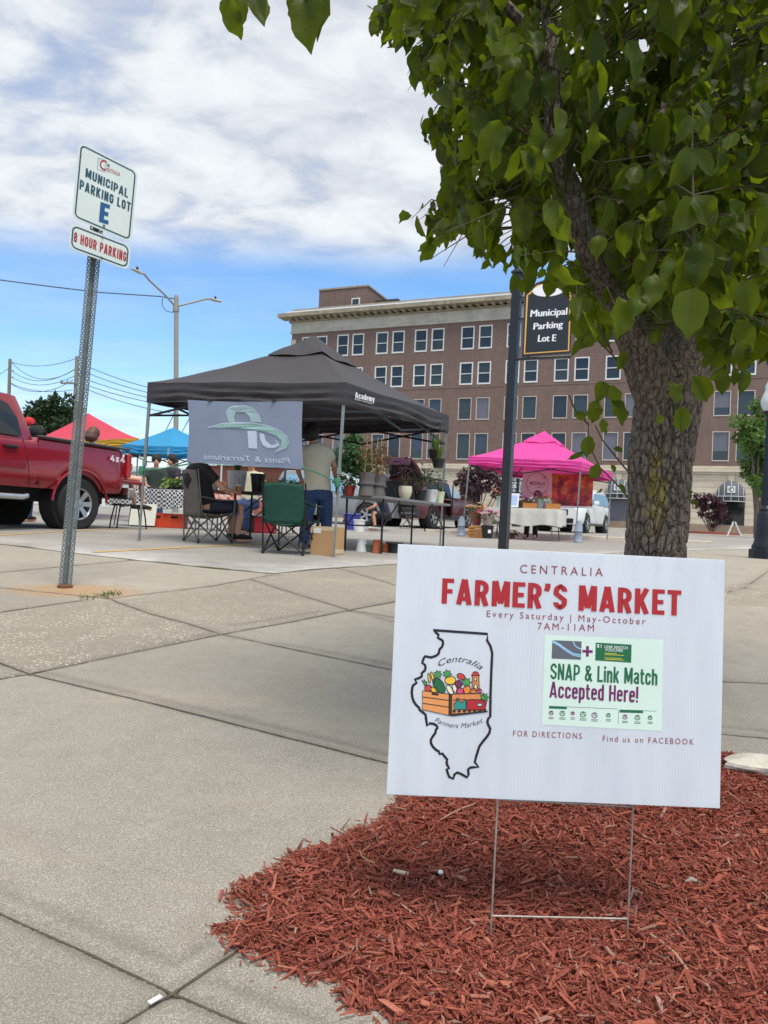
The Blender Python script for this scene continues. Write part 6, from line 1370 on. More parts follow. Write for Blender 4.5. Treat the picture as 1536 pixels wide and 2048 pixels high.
def suv():
    mar=mat('maroon_car_paint',C(88,24,36),.28,.3,var=.05,coat=.8)
    Y=24.0; q=foot(860,Y); f=Vector((.52,.854,0)); right=Vector((.854,-.52,0)); loc=q-right*.76; loc.z=gz(0,Y)
    zt=lambda x:1.02 if x<2.75 else 1.02-.14*((x-2.75)/.85)**1.6
    c=Car('hatchback_suv','maroon small suv with its rear hatch raised, parked behind the plant stall',loc,(f.x,f.y),mar,(-.85,3.55),archz((0,2.63),.40,.30),zt,.89,corner=.10,taper=.5)
    c.cabin(1.0,1.58,-.80,2.55,-.45,1.35,.17,mar); c.sideglass([(-.42,1.06),(.30,1.06),(.34,1.46),(-.18,1.46)],darkg); c.sideglass([(.42,1.06),(1.20,1.06),(1.18,1.48),(.46,1.48)],darkg); c.sideglass([(1.30,1.06),(2.22,1.06),(1.55,1.46),(1.28,1.48)],glass('pale_car_glass',C(150,170,180))); c.endglass(True,glass('pale_car_glass',C(150,170,180)))
    c.box('cargo_opening',under,(-.80,0,1.05),(.12,1.36,.85),.02)
    # raised hatch
    hz=lambda t:1.60+.72*t-.16*t*t+.06*math.sin(t*3.1); rows=[[c.M@Vector((-.42-.82*t,k*(.66-.05*t),hz(t))) for k in np.linspace(-1,1,7)] for t in np.linspace(0,1,8)]
    h=build(MB().grid(rows),'raised_hatch',mar,c.body,smooth=60,solid=.05); rows=[[c.M@Vector((-.42-.82*t,k*.52,hz(t))) for k in np.linspace(-1,1,7)] for t in np.linspace(.12,.66,6)]; build(MB().grid(rows),'rear_window',darkg,h,solid=.07)
    rows=[[c.M@Vector((-1.24-.02*t,k*.60,hz(1)-.22*t)) for k in np.linspace(-1,1,7)] for t in np.linspace(0,1,4)]; build(MB().grid(rows),'hatch_lip',mar,h,solid=.05)
    for sd in(-1,1): c.box('tail_light',MATS['tail_light_red'],(-.80,sd*.78,1.08),(.16,.18,.26),.03); c.box('roof_rail',pillar,(.5,sd*.62,1.63),(1.7,.04,.05),.01); c.box('mirror',mar,(1.95,sd*.98,1.12),(.12,.18,.14),.03)
    c.box('rear_bumper',mat('grey_cladding',C(52,52,54),.6),(-.86,0,.48),(.16,1.6,.30),.04); c.patch([(.45,.32),(2.15,.32),(2.15,.44),(.45,.44)],MATS['grey_cladding'],'sill_cladding',off=.012); c.seam([(1.22,.45),(1.22,1.0)]); c.seam([(.36,.5),(.42,1.0)])
    # open rear door
    d0=c.M@Vector((1.22,-.90,0)); od=(c.M.to_3x3()@Vector((-.88,-.46,0))).normalized(); mb=MB(); mb.prism([d0+od*a+Vector((0,0,z)) for a,z in((0,.42),(.85,.46),(.95,.75),(.92,1.0),(.70,1.46),(.05,1.50))],c.M.to_3x3()@Vector((.06,0,0))); build(mb,'open_door',mat('door_inner',C(40,22,28),.6),c.body,bevel=.02)
    c.wheels(2.63,0,.355,.22,5,.78)
suv()
def crossover():
    wht=mat('white_car_paint',C(228,230,230),.28,0,var=.03,coat=.6); pale=glass('sky_car_glass',C(130,170,195))
    Yf=27.0; q=foot(1168,Yf); f=Vector((-.51,-.86,0)); left=Vector((.86,-.51,0)); loc=q-left*.78; loc.z=gz(0,Yf)
    zt=lambda x:(1.06-.16*(max(0,x+.15)/1.0)**1.7) if x>-.15 else 1.06
    c=Car('white_crossover','white crossover car parked behind the pink tent flower stall',loc,(f.x,f.y),wht,(-3.65,.95),archz((0,-2.7),.41,.30),zt,.91,corner=.12,taper=.7)
    c.cabin(1.03,1.66,-3.55,-.25,-3.1,-1.15,.17,wht); c.sideglass([(-3.2,1.10),(-2.2,1.10),(-2.2,1.54),(-2.95,1.52)],pale); c.sideglass([(-2.1,1.10),(-.62,1.10),(-1.22,1.52),(-2.1,1.55)],pale); c.endglass(True,pale)
    c.box('grille',pillar,(.93,0,.72),(.08,.9,.22),.03); c.box('lower_intake',pillar,(.94,0,.42),(.08,1.3,.18),.03)
    for sd in(-1,1): 
        c.box('headlight',mat('headlight_lens',C(222,224,228),.1),(.72,sd*.68,.80),(.34,.22,.13),.03); c.box('mirror',wht,(-.75,sd*1.0,1.14),(.14,.18,.15),.04)
        c.box('fog_light_recess',pillar,(.84,sd*.62,.50),(.12,.3,.15),.03)
    c.seam([(-1.2,.4),(-1.2,1.0)]); c.seam([(-2.2,.45),(-2.15,1.0)]); c.patch([(-2.3,.30),(-.4,.30),(-.4,.36),(-2.3,.36)],pillar,'sill',off=.012)
    c.wheels(0,-2.7,.36,.22,5,.80)
crossover()
def minivan():
    sil=mat('silver_car_paint',C(150,154,158),.3,.4,var=.04,coat=.6); Y=23.5; q=foot(734,Y); f=Vector((.90,-.43,0)); right=Vector((-.43,-.90,0)); loc=q-right*.78; loc.z=gz(0,Y)
    zt=lambda x:1.0-.15*(max(0,x)/1.0)**1.5 if x>0 else 1.0
    c=Car('silver_van','silver van half hidden by the standing man and potted plants',loc,(f.x,f.y),sil,(-3.7,.9),archz((0,-2.8),.40,.28),zt,.92,corner=.12,taper=.6)
    c.cabin(.98,1.72,-3.6,.10,-3.3,-1.2,.17,sil); c.sideglass([(-2.0,1.06),(-.55,1.06),(-1.25,1.58),(-2.0,1.60)],MATS['sky_car_glass']); c.sideglass([(-3.3,1.06),(-2.1,1.06),(-2.1,1.60),(-3.15,1.60)],MATS['sky_car_glass']); c.endglass(True,glass('bright_windscreen',C(190,214,220)))
    c.box('grille',pillar,(.9,0,.62),(.08,.9,.3),.03)
    for sd in(-1,1): c.box('headlight',MATS['headlight_lens'],(.70,sd*.7,.76),(.3,.2,.14),.03)
    c.wheels(0,-2.8,.35,.21,5,.80)
minivan()
# ------------------------------------------------------------ the other stalls
def cloth_table(label,c,L,Wd,h,heading,m,drop,name='draped_table',legs=True):
    c=Vector(c); c.z=gz(0,c.y); M=frame(c,heading); root=thing(name,c,label,'table'); mb=MB(); seq=[]
    for a,b,n in(((-L/2,-Wd/2),(L/2,-Wd/2),26),((L/2,-Wd/2),(L/2,Wd/2),12),((L/2,Wd/2),(-L/2,Wd/2),26),((-L/2,Wd/2),(-L/2,-Wd/2),12)):
        for i in range(n): t=i/n; seq.append((a[0]+(b[0]-a[0])*t,a[1]+(b[1]-a[1])*t))
    rows=[[Vector((x*.0,y*.0,h)) for x,y in seq],[Vector((x,y,h)) for x,y in seq]]
    for j in range(1,7):
        f=j/6; row=[]
        for i,(x,y) in enumerate(seq):
            o=1+.0; w=.03*f*math.sin(i*.9+noise.noise(Vector((i*.2,c.x,0)))*5)+.02*f; n_=Vector((x/(L/2),y/(Wd/2),0)); n_=Vector((n_.x if abs(n_.x)>.98 else 0,n_.y if abs(n_.y)>.98 else 0,0)); 
            row.append(Vector((x,y,h-drop*f*(1+.06*math.sin(i*.5))))+n_*(w+.01))
        rows.append(row)
    cl=build(mb.grid(rows,True).xf(M),'tablecloth',m,root,smooth=60)
    for i in(-1,1):
        for j in(-1,1): build(MB().tube([M@Vector((i*(L/2-.12),j*(Wd/2-.08),0)),M@Vector((i*(L/2-.2),j*(Wd/2-.1),h-.02))],.014,8),'leg',gunm,root)
    return root,M,c.z+h
def flowers(label,c,r,h,cols,n,group,wrap=None,seed=1,name='flower_bunch'):
    c=Vector(c); root=thing(name,c,label,'flowers',group); rr=random.Random(seed)
    build(MB().lathe(c,[(r*.35,0),(r*.5,h*.45),(r*.62,h*.55)],14),'wrap' if wrap else 'vase',wrap or mat('glass_vase',C(170,186,180),.2),root,smooth=40)
    build(leafcloud(MB(),c+Vector((0,0,h*.62)),r*.95,h*.25,60,r*.45,seed=seed),'foliage',GRN[0],root)
    for ci,col in enumerate(cols):
        mb=MB()
        for _ in range(n):
            a=rr.uniform(0,6.283);k=rr.random()**.5*r; q=c+Vector((k*math.cos(a),k*math.sin(a),h*(.70+.3*rr.random())*(1-.15*k/r)))
            for p in range(6):
                b=p*1.047; d=Vector((math.cos(b),math.sin(b),.35)); mb.add([q,q+d*r*.20+Vector((-d.y,d.x,0))*r*.07,q+d*r*.30,q+d*r*.20-Vector((-d.y,d.x,0))*r*.07],[(0,1,2,3)])
            mb.ball(q+Vector((0,0,.012)),r*.07,5)
        build(mb,'blossoms',mat('petal_%d_%d_%d'%tuple(int(x*99) for x in col[:3]),col,.7,var=.15,vscale=20,trans=.2),root)
    return root
PK,PP,OR_,YE,RD,WH_=C(226,110,150),C(150,60,130),C(226,120,40),C(236,190,60),C(190,40,50),C(236,226,226)
def flower_stall():
    A,B=PI_['A'],PI_['B']; d=(B-A); d.z=0; u=d.normalized(); n=Vector((-u.y,u.x,0)); n=n if n.y>0 else -n
    c=foot(1046,18.9); r,M,zt=cloth_table('table draped in creased white cloth with flowers under the pink tent',c,1.95,.75,.80,(u.x,u.y),mat('white_linen',C(206,202,192),.85,var=.06,vscale=5,bump=.4,bscale=9),.42)
    T=lambda x,y,z=0:Vector((M@Vector((x,y,0))).to_tuple()[:2]+(zt+z,))
    g='flower bunches at the pink tent'
    flowers('tall orange and pink flower bunch at the left end of the white table',T(-.72,.1),.16,.55,[OR_,PK],9,g,seed=3); flowers('purple and white flower bunch beside the framed card',T(.02,.05),.22,.32,[PP,WH_],12,g,mat('wicker',C(150,112,66),.85,var=.3,vscale=60),seed=4)
    flowers('tall magenta flower sprays in the middle of the white table',T(.36,.15),.18,.48,[C(200,70,130)],10,g,seed=5); flowers('orange flower bunch in a glass jar near the right end of the white table',T(.60,.05),.15,.40,[OR_,RD],8,g,seed=6); flowers('small orange flower bunch left of the framed card',T(-.40,.12),.13,.34,[OR_,YE],7,g,seed=8)
    q=T(-.22,-.22); card=thing('framed_card',q,'white framed price card standing on the white table','sign'); bm=MB().box((0,0,.20),(.26,.015,.36)).xf(Matrix.Translation(q)@Matrix.Rotation(math.atan2(u.y,u.x),4,'Z')@Matrix.Rotation(-.18,4,'X')); build(bm,'frame',mat('white_frame',C(226,230,238),.5),card,bevel=.006); build(MB().box((0,-.010,.20),(.18,.004,.25)).xf(Matrix.Translation(q)@Matrix.Rotation(math.atan2(u.y,u.x),4,'Z')@Matrix.Rotation(-.18,4,'X')),'print',mat('blue_print',C(176,196,226),.5,var=.25,vscale=50,stretch=(1,1,3)),card)
    wood=mat('orange_wood',C(186,124,62),.8,var=.2,vscale=12,stretch=(1,1,6))
    for x,lab in((.80,'small wooden box at the right end of the white table'),(.20,'wicker basket box in the middle of the white table')):
        q=T(x,-.15); b=thing('wooden_box',q,lab,'box'); Mx=Matrix.Translation(q)@Matrix.Rotation(math.atan2(u.y,u.x),4,'Z')
        for cc,s in(((0,-.09,.07),(.30,.012,.13)),((0,.09,.07),(.30,.012,.13)),((-.15,0,.07),(.012,.18,.13)),((.15,0,.07),(.012,.18,.13)),((0,0,.008),(.30,.18,.012))): build(MB().box(cc,s).xf(Mx),'panel',wood,b)
    # things in front of the table
    q=foot(957,18.6); q.z=gz(0,18.6); b=thing('wooden_crate',q,'slatted orange wooden crate on the pavement in front of the flower table','crate'); Mx=Matrix.Translation(q)@Matrix.Rotation(math.atan2(u.y,u.x),4,'Z')
    for k in range(4): build(MB().box((0,-.16,.045+k*.075),(.40,.015,.06)).xf(Mx),'slat',wood,b); build(MB().box((0,.16,.045+k*.075),(.40,.015,.06)).xf(Mx),'slat',wood,b)
    for i in(-1,1): build(MB().box((i*.2,0,.15),(.02,.34,.30)).xf(Mx),'end_panel',wood,b)
    q=foot(974,18.4); q.z=gz(0,18.4); b=thing('black_bucket',q,'black bucket with a white tag in front of the flower table','bucket'); build(MB().lathe(q,[(.12,0),(.155,.30),(.165,.30),(.165,.33),(.14,.33),(.12,.05)],18),'pail',mat('black_nursery_pot',C(32,33,34),.55),b,smooth=40); build(MB().box(q+Vector((.03,-.155,.18)),(.07,.01,.08)),'label',mat('white_paper',C(238,238,238),.7),b)
    wr=mat('cellophane',C(210,190,180),.4,var=.2,trans=.3); q2=q+Vector((0,0,.32)); flowers('pink and white bouquet in cellophane in the black bucket',q2,.30,.42,[PK,WH_,C(226,150,190)],11,g,wr,seed=11)
    q3=foot(951,18.7); q3.z=gz(0,18.7)+.62; flowers('pale pink bouquet in brown wrap above the wooden crate',q3-Vector((0,0,.31)),.27,.62,[C(226,190,190),YE],10,g,mat('brown_wrap',C(150,80,66),.7),seed=12); q4=foot(1022,19.0); q4.z=gz(0,19.0); flowers('small mauve bunch on the ground under the white table',q4,.22,.26,[C(170,120,160)],9,g,mat('brown_wrap',C(150,80,66),.7),seed=13)
    st=thing('side_stool',foot(984,18.9),'small metal stool beside the flower bucket','stool'); qs=foot(984,18.9); qs.z=gz(0,18.9)
    build(MB().box(qs+Vector((0,0,.44)),(.32,.32,.03)),'seat',gunm,st,bevel=.01)
    for i in(-1,1):
        for j in(-1,1): build(MB().tube([qs+Vector((i*.18,j*.18,0)),qs+Vector((i*.13,j*.13,.43))],.012,6),'leg',gunm,st)
    # banners on the back of the tent
    Dp,Cp=PI_['D'],PI_['C']
    def back(px,py,Y): return P(px,py,Y)
    bd=Board(back(1103,1013,20.6),back(1184,1015,21.0),back(1103,947,20.6),back(1187,949,21.0)); k=NT('floral_photo_print'); v=k.voro(4.2,'SMOOTH_F1',None,1); sp=k.N.new('ShaderNodeSeparateColor'); k.L.new(v,sp.inputs[0]); big=k.noise(3.2,3,.5)
    col=k.ramp(sp.outputs[0],(0,C(60,14,26)),(.3,C(150,24,44)),(.55,C(206,52,70)),(.8,C(230,120,40)),(1,C(240,180,60))); petal=k.voro(9,'DISTANCE_TO_EDGE'); col=k.mix(.55,col,k.ramp(big,(.35,C(70,20,34)),(.5,C(186,40,60)),(.62,C(232,140,50)))); col=k.mix(k.ramp(petal,(.02,.5),(.10,0.0)),col,C(60,14,20)); pm=k.done(col,.6,None,col,.15)
    rt=thing('floral_banner',bd.at(.5,0),'banner printed with red and orange blossoms at the back of the pink tent','banner'); build(MB().grid([[bd.at(a,b,.03*math.sin(a*9)*(1-b)) for a in np.linspace(0,1,17)] for b in np.linspace(0,1,9)]),'print',pm,rt,smooth=60)
    build(MB().grid([[bd.at(a,b,.012+.03*math.sin(a*9)*(1-b)) for a in np.linspace(0,1,17)] for b in(-.03,.03)]),'hem',mat('white_hem',C(226,220,216),.7),rt)
    b2=Board(back(1043,994,20.3),back(1103,997,20.6),back(1046,941,20.3),back(1103,944,20.6)); rt=thing('stall_banner',b2.at(.5,0),'pale pink banner with a circled name at the back of the pink tent','banner'); sh=build(MB().grid([[b2.at(a,b,.02*math.sin(a*8)) for a in np.linspace(0,1,13)] for b in np.linspace(0,1,7)]),'fabric',mat('pale_pink_fabric',C(214,178,186),.7,var=.05,trans=.25),rt,smooth=60)
    ink=mat('banner_ink',C(96,62,76),.7); mb=MB(); b2.stroke(mb,[(.5+.37*math.cos(a),.52+.42*math.sin(a)) for a in np.linspace(0,6.283,36)[:-1]],.012,.03,True); build(mb,'circle',ink,sh)
    mb=MB(); z6=lambda x,y:(900+x/4.518,880+y/4.518); write(b2,mb,"MICHELLE'S",z6(718,402),z6(858,412),27/4.518,.03,bold=.01); build(mb,'lettering',ink,sh); mb=MB(); b2.stroke(mb,[(.48,.40),(.70,.38)],.012,.03); b2.stroke(mb,[(.70,.80),(.76,.74)],.03,.03); build(mb,'flourish',ink,sh)
    # leg weights
    gw=mat('grey_weight_plastic',C(140,152,166),.5,var=.06)
    for px,Y,lab in((922,19.55,'grey plastic leg weight at the left leg of the pink tent'),(1156,18.05,'grey plastic leg weight at the front right leg of the pink tent')):
        q=foot(px,Y); q.z=gz(0,Y); r=thing('leg_weight',q,lab,'tent weight','grey leg weights'); build(MB().lathe(q,[(.105,0),(.11,.04),(.095,.06),(.095,.27),(.108,.29),(.095,.31),(.095,.42),(.07,.47),(.07,.50),(.04,.51)],20),'tank',gw,r,smooth=40); build(MB().lathe(q+Vector((.0,0,.50)),[(.04,0),(.04,.04),(.001,.045)],12),'cap',gw,r)
    # seller behind the table: dark trousers and pale shoes show under the cloth
    q=foot(1066,19.7); g_=gz(0,19.7); T2=lambda x,y,z:Vector((q.x+u.x*x+n.x*y,q.y+u.y*x+n.y*y,g_+z)); J=dict(foot=T2(0,0,0),pelvis=T2(0,.25,.52),chest=T2(0,.24,.84),neck=T2(0,.22,1.05),head=T2(0,.20,1.18))
    for p,s in(('l',1),('r',-1)): J[p+'s']=T2(s*.17,.22,.98); J[p+'e']=T2(s*.24,.15,.72); J[p+'w']=T2(s*.12,-.02,.62); J[p+'h']=T2(s*.09,.22,.50); J[p+'k']=T2(s*.11,-.18,.50); J[p+'a']=T2(s*.12,-.22,.09); J[p+'t']=T2(s*.14,-.40,.05)
    person('flower seller sitting behind the white table, only dark trousers and pale shoes showing',J,dict(shirt=mat('dusty_pink_top',C(176,120,130),.85),pants=mat('black_trousers',C(28,27,30),.85),shoe=mat('pale_shoe',C(210,196,190),.7)),(-n.x,-n.y),hair=(MATS['brown_hair'],.15),voxel=.022)
flower_stall()
def left_stalls():
    k=NT('gingham_cloth'); ck=k.N.new('ShaderNodeTexChecker'); k.L.new(k.tc.outputs['Object'],ck.inputs['Vector']); ck.inputs['Scale'].default_value=24; ck.inputs['Color1'].default_value=C(40,42,54); ck.inputs['Color2'].default_value=C(206,208,210); gm=k.done(ck.outputs[0],.85)
    c=foot(322,14.9); r,M,zt=cloth_table('long table in black and white checked cloth with leafy produce under the blue tent',c,2.0,.7,.76,(.97,-.2),gm,.36)
    r2=random.Random(4)
    for i,(x,lab) in enumerate(((.25,'left tray of leafy green produce on the checked cloth'),(.55,'middle tray of leafy green produce on the checked cloth'),(.85,'right tray of leafy green produce on the checked cloth'))):
        q=M@Vector((x,-.05,.77)); rt=thing('produce_tray',q,lab,'produce','produce trays on the checked table'); build(MB().lathe(q,[(.13,0),(.16,.07),(.14,.07),(.12,.02)],4,Matrix.Rotation(.785,3,'Z')),'tray',MATS['black_nursery_pot'],rt); build(leafcloud(MB(),q+Vector((0,0,.14)),.18,.10,120,.14,seed=30+i),'leaves',GRN[0 if i%2 else 1],rt)
    q=foot(286,14.4); q.z=gz(0,14.4); rt=thing('display_board',q,'white display board leaning under the checked table','board'); build(MB().prism([q+Vector((-.28,0,.04)),q+Vector((.22,0,.04)),q+Vector((.22,.12,.46)),q+Vector((-.28,.12,.46))],(0,.02,0)),'panel',mat('white_board',C(216,218,206),.6,var=.08),rt); build(MB().bar(q+Vector((-.25,.15,.0)),q+Vector((-.25,.14,.40)),.02),'stand',gunm,rt); build(MB().bar(q+Vector((.18,.15,.0)),q+Vector((.18,.14,.40)),.02),'stand',gunm,rt)
    oc=mat('orange_crate_plastic',C(206,70,36),.5)
    for px,lab in((318,'orange plastic crate under the checked table, left of the pair'),(352,'orange plastic crate under the checked table, right of the pair')):
        q=foot(px,14.7); q.z=gz(0,14.7); rt=thing('plastic_crate',q,lab,'crate','orange crates under the checked table')
        for cc,s in(((0,-.15,.15),(.36,.015,.28)),((0,.15,.15),(.36,.015,.28)),((-.18,0,.15),(.015,.30,.28)),((.18,0,.15),(.015,.30,.28)),((0,0,.01),(.36,.3,.02))): build(MB().box(q+Vector(cc),s),'panel',oc,rt,bevel=.004)
        build(MB().box(q+Vector((0,-.16,.22)),(.14,.01,.04)),'hand_hole',under,rt)
    # vendors below the blue tent
    def vendor(px,py,Y,label,shirt,face,hair,seated=True,lean=0,skin=None,group=None):
        h=P(px,py,Y); g=gz(0,Y); T=lambda x,y,z:Vector((h.x+x,h.y+y,z)); s_=1.0; f=Vector((face[0],face[1],0)).normalized(); rt=Vector((f.y,-f.x,0)); zc=h.z
        at=lambda a,b,z:Vector((h.x,h.y,z))+rt*a+f*b
        J=dict(foot=Vector((h.x,h.y,g)),head=h,neck=at(0,-.03,zc-.14),chest=at(lean*.3,-.06,zc-.38),pelvis=at(lean*.5,-.04,zc-.72))
        for p,s in(('l',-1),('r',1)):
            J[p+'s']=at(s*.18,-.04,zc-.25); J[p+'e']=at(s*.25,.06,zc-.52); J[p+'w']=at(s*.16,.28,zc-.58); J[p+'h']=at(s*.09,-.02,zc-.76)
            kz=max(g+.45,zc-.8); 
            if seated: J[p+'k']=at(s*.11,.40,g+.48); J[p+'a']=at(s*.11,.42,g+.09); J[p+'t']=at(s*.12,.60,g+.05)
            else: J[p+'k']=at(s*.10,.02,g+.48); J[p+'a']=at(s*.10,0,g+.09); J[p+'t']=at(s*.11,.18,g+.05)
        return person(label,J,dict(shirt=shirt,pants=MATS['blue_denim'],shoe=MATS['black_shoe']),face,hair=hair,voxel=.022,skin=skin,group=group)
    dk=mat('dark_green_shirt',C(44,56,50),.85); dk2=mat('charcoal_shirt',C(48,50,54),.85); cr=mat('cream_shirt',C(206,200,172),.85)
    vendor(313,921,16.4,'vendor in dark green shirt under the blue tent, left of the pair',dk,(.3,-.95),(MATS['dark_hair'],0)); vendor(343,920,16.8,'vendor in charcoal shirt under the blue tent, right of the white pole',dk2,(-.5,-.85),(MATS['dark_hair'],.05))
    vendor(503,924,13.4,'person in cream shirt behind the seedling table, head hidden by the banner',cr,(-.2,-.98),(MATS['brown_hair'],0))
    redcap=mat('red_cap',C(190,36,44),.8)
    h=P(58,848,14.2); 
    f=(.9,-.3); 
    r=vendor(58,850,14.2,'person in red cap standing beyond the pickup cab',mat('black_jacket',C(30,30,34),.85),f,(MATS['dark_hair'],0),seated=False)
    mb=MB(); mb.ball(h+Vector((0,0,.03)),.116,12,(1,1,.92)); o=remeshed(mb,'cap',redcap,r,.014,3); mb=MB().grid([[h+Vector((.08+.09*s*math.cos(a),-.03*s+.085*math.sin(a),.02-.02*s)) for a in np.linspace(-1.4,1.4,9)] for s in np.linspace(0,1,4)]); build(mb,'cap_brim',redcap,o,solid=.008)
    # black umbrella folded over the bed of the truck
    q=P(82,868,12.6); rt=thing('black_bag',q,'black bag lying on the pickup bed rail behind the cab','bag'); mb=MB(); mb.tube([P(60,862,12.3),P(74,866,12.3),P(88,872,12.3)],[.10,.14,.09],12); remeshed(mb,'pouch',mat('black_fabric',C(24,24,27),.8),rt,.02); build(MB().tube([P(62,852,12.3),P(72,846,12.3),P(82,860,12.3)],.014,6),'strap',mat('black_fabric',C(24,24,27),.8),rt)
    # floral cloth table beyond the seedling table
    c=foot(505,14.2); k=NT('floral_cloth'); v=k.voro(16,'F1',None,1); sp=k.N.new('ShaderNodeSeparateColor'); k.L.new(v,sp.inputs[0]); fm=k.done(k.ramp(sp.outputs[0],(.2,C(222,196,186)),(.6,C(206,130,120)),(.9,C(186,84,80))),.85)
    r,M,zt=cloth_table('table in pink floral cloth behind the seedling table',c,1.7,.7,.76,(.98,-.1),fm,.30)
    for i,(x,col,lab) in enumerate(((-.3,0,'left green produce tray on the floral cloth'),(.2,1,'middle green produce tray on the floral cloth'),(.62,0,'right green produce tray on the floral cloth'))):
        q=M@Vector((x,0,.77)); rt=thing('produce_tray',q,lab,'produce','produce trays on the floral table'); build(MB().lathe(q,[(.13,0),(.16,.07),(.14,.07),(.12,.02)],4,Matrix.Rotation(.785,3,'Z')),'tray',MATS['black_nursery_pot'],rt); build(leafcloud(MB(),q+Vector((0,0,.14)),.2,.10,110,.13,seed=50+i),'leaves',GRN[col],rt)
    q=foot(530,14.0); q.z=gz(0,14.0); rt=thing('cooler',q,'red and white drink cooler under the floral table','cooler'); build(MB().box(q+Vector((0,0,.16)),(.40,.28,.32)),'tub',mat('cooler_red',C(176,40,56),.45),rt,bevel=.03); build(MB().box(q+Vector((0,0,.345)),(.42,.30,.05)),'lid',mat('white_plastic',C(222,222,218),.4),rt,bevel=.015)
    q=foot(502,14.3); q.z=gz(0,14.3); rt=thing('storage_box',q,'dark brown storage box under the floral table','box'); build(MB().box(q+Vector((0,0,.17)),(.5,.3,.34)),'tub',mat('brown_plastic',C(66,46,38),.6),rt,bevel=.02); build(MB().box(q+Vector((0,-.155,.2)),(.26,.01,.16)),'panel',mat('brown_panel',C(92,66,52),.6),rt)
    # customer crouching by the van
    Y=20.6; b=foot(757,Y); g=gz(0,Y); T=lambda x,y,z:Vector((b.x+x,b.y+y,g+z)); J=dict(foot=T(0,0,0),pelvis=T(.22,.05,.42),chest=T(.10,.0,.72),neck=T(-.02,-.02,.92),head=T(-.08,-.03,1.05))
    for p,s in(('l',1),('r',-1)): J[p+'s']=T(.02,s*.18,.86); J[p+'e']=T(-.16,s*.22,.66); J[p+'w']=T(-.32,s*.14,.60); J[p+'h']=T(.2,s*.1,.40); J[p+'k']=T(-.16,s*.14,.50); J[p+'a']=T(-.10,s*.13,.10); J[p+'t']=T(-.28,s*.14,.05)
    person('person crouching in dark clothes and bare shins behind the plant table',J,dict(shirt=mat('navy_top',C(44,42,66),.85),pants=mat('black_shorts',C(30,29,34),.85),shoe=mat('white_trainer',C(216,214,210),.7)),(-1,-.1),hair=(MATS['brown_hair'],.15),shorts=.8,voxel=.022,skin=SKIN)
    q=foot(815,22.0); q.z=gz(0,22.0); rt=thing('folding_stool',q,'metal folding stool behind the open suv hatch','stool'); build(MB().box(q+Vector((0,0,.46)),(.42,.34,.03)),'seat',gunm,rt,bevel=.01)
    for j in(-.16,.16): build(MB().bar(q+Vector((-.22,j,0)),q+Vector((.12,j,.45)),.02),'leg',gunm,rt); build(MB().bar(q+Vector((.22,j,0)),q+Vector((-.12,j,.45)),.02),'leg',gunm,rt)
left_stalls()
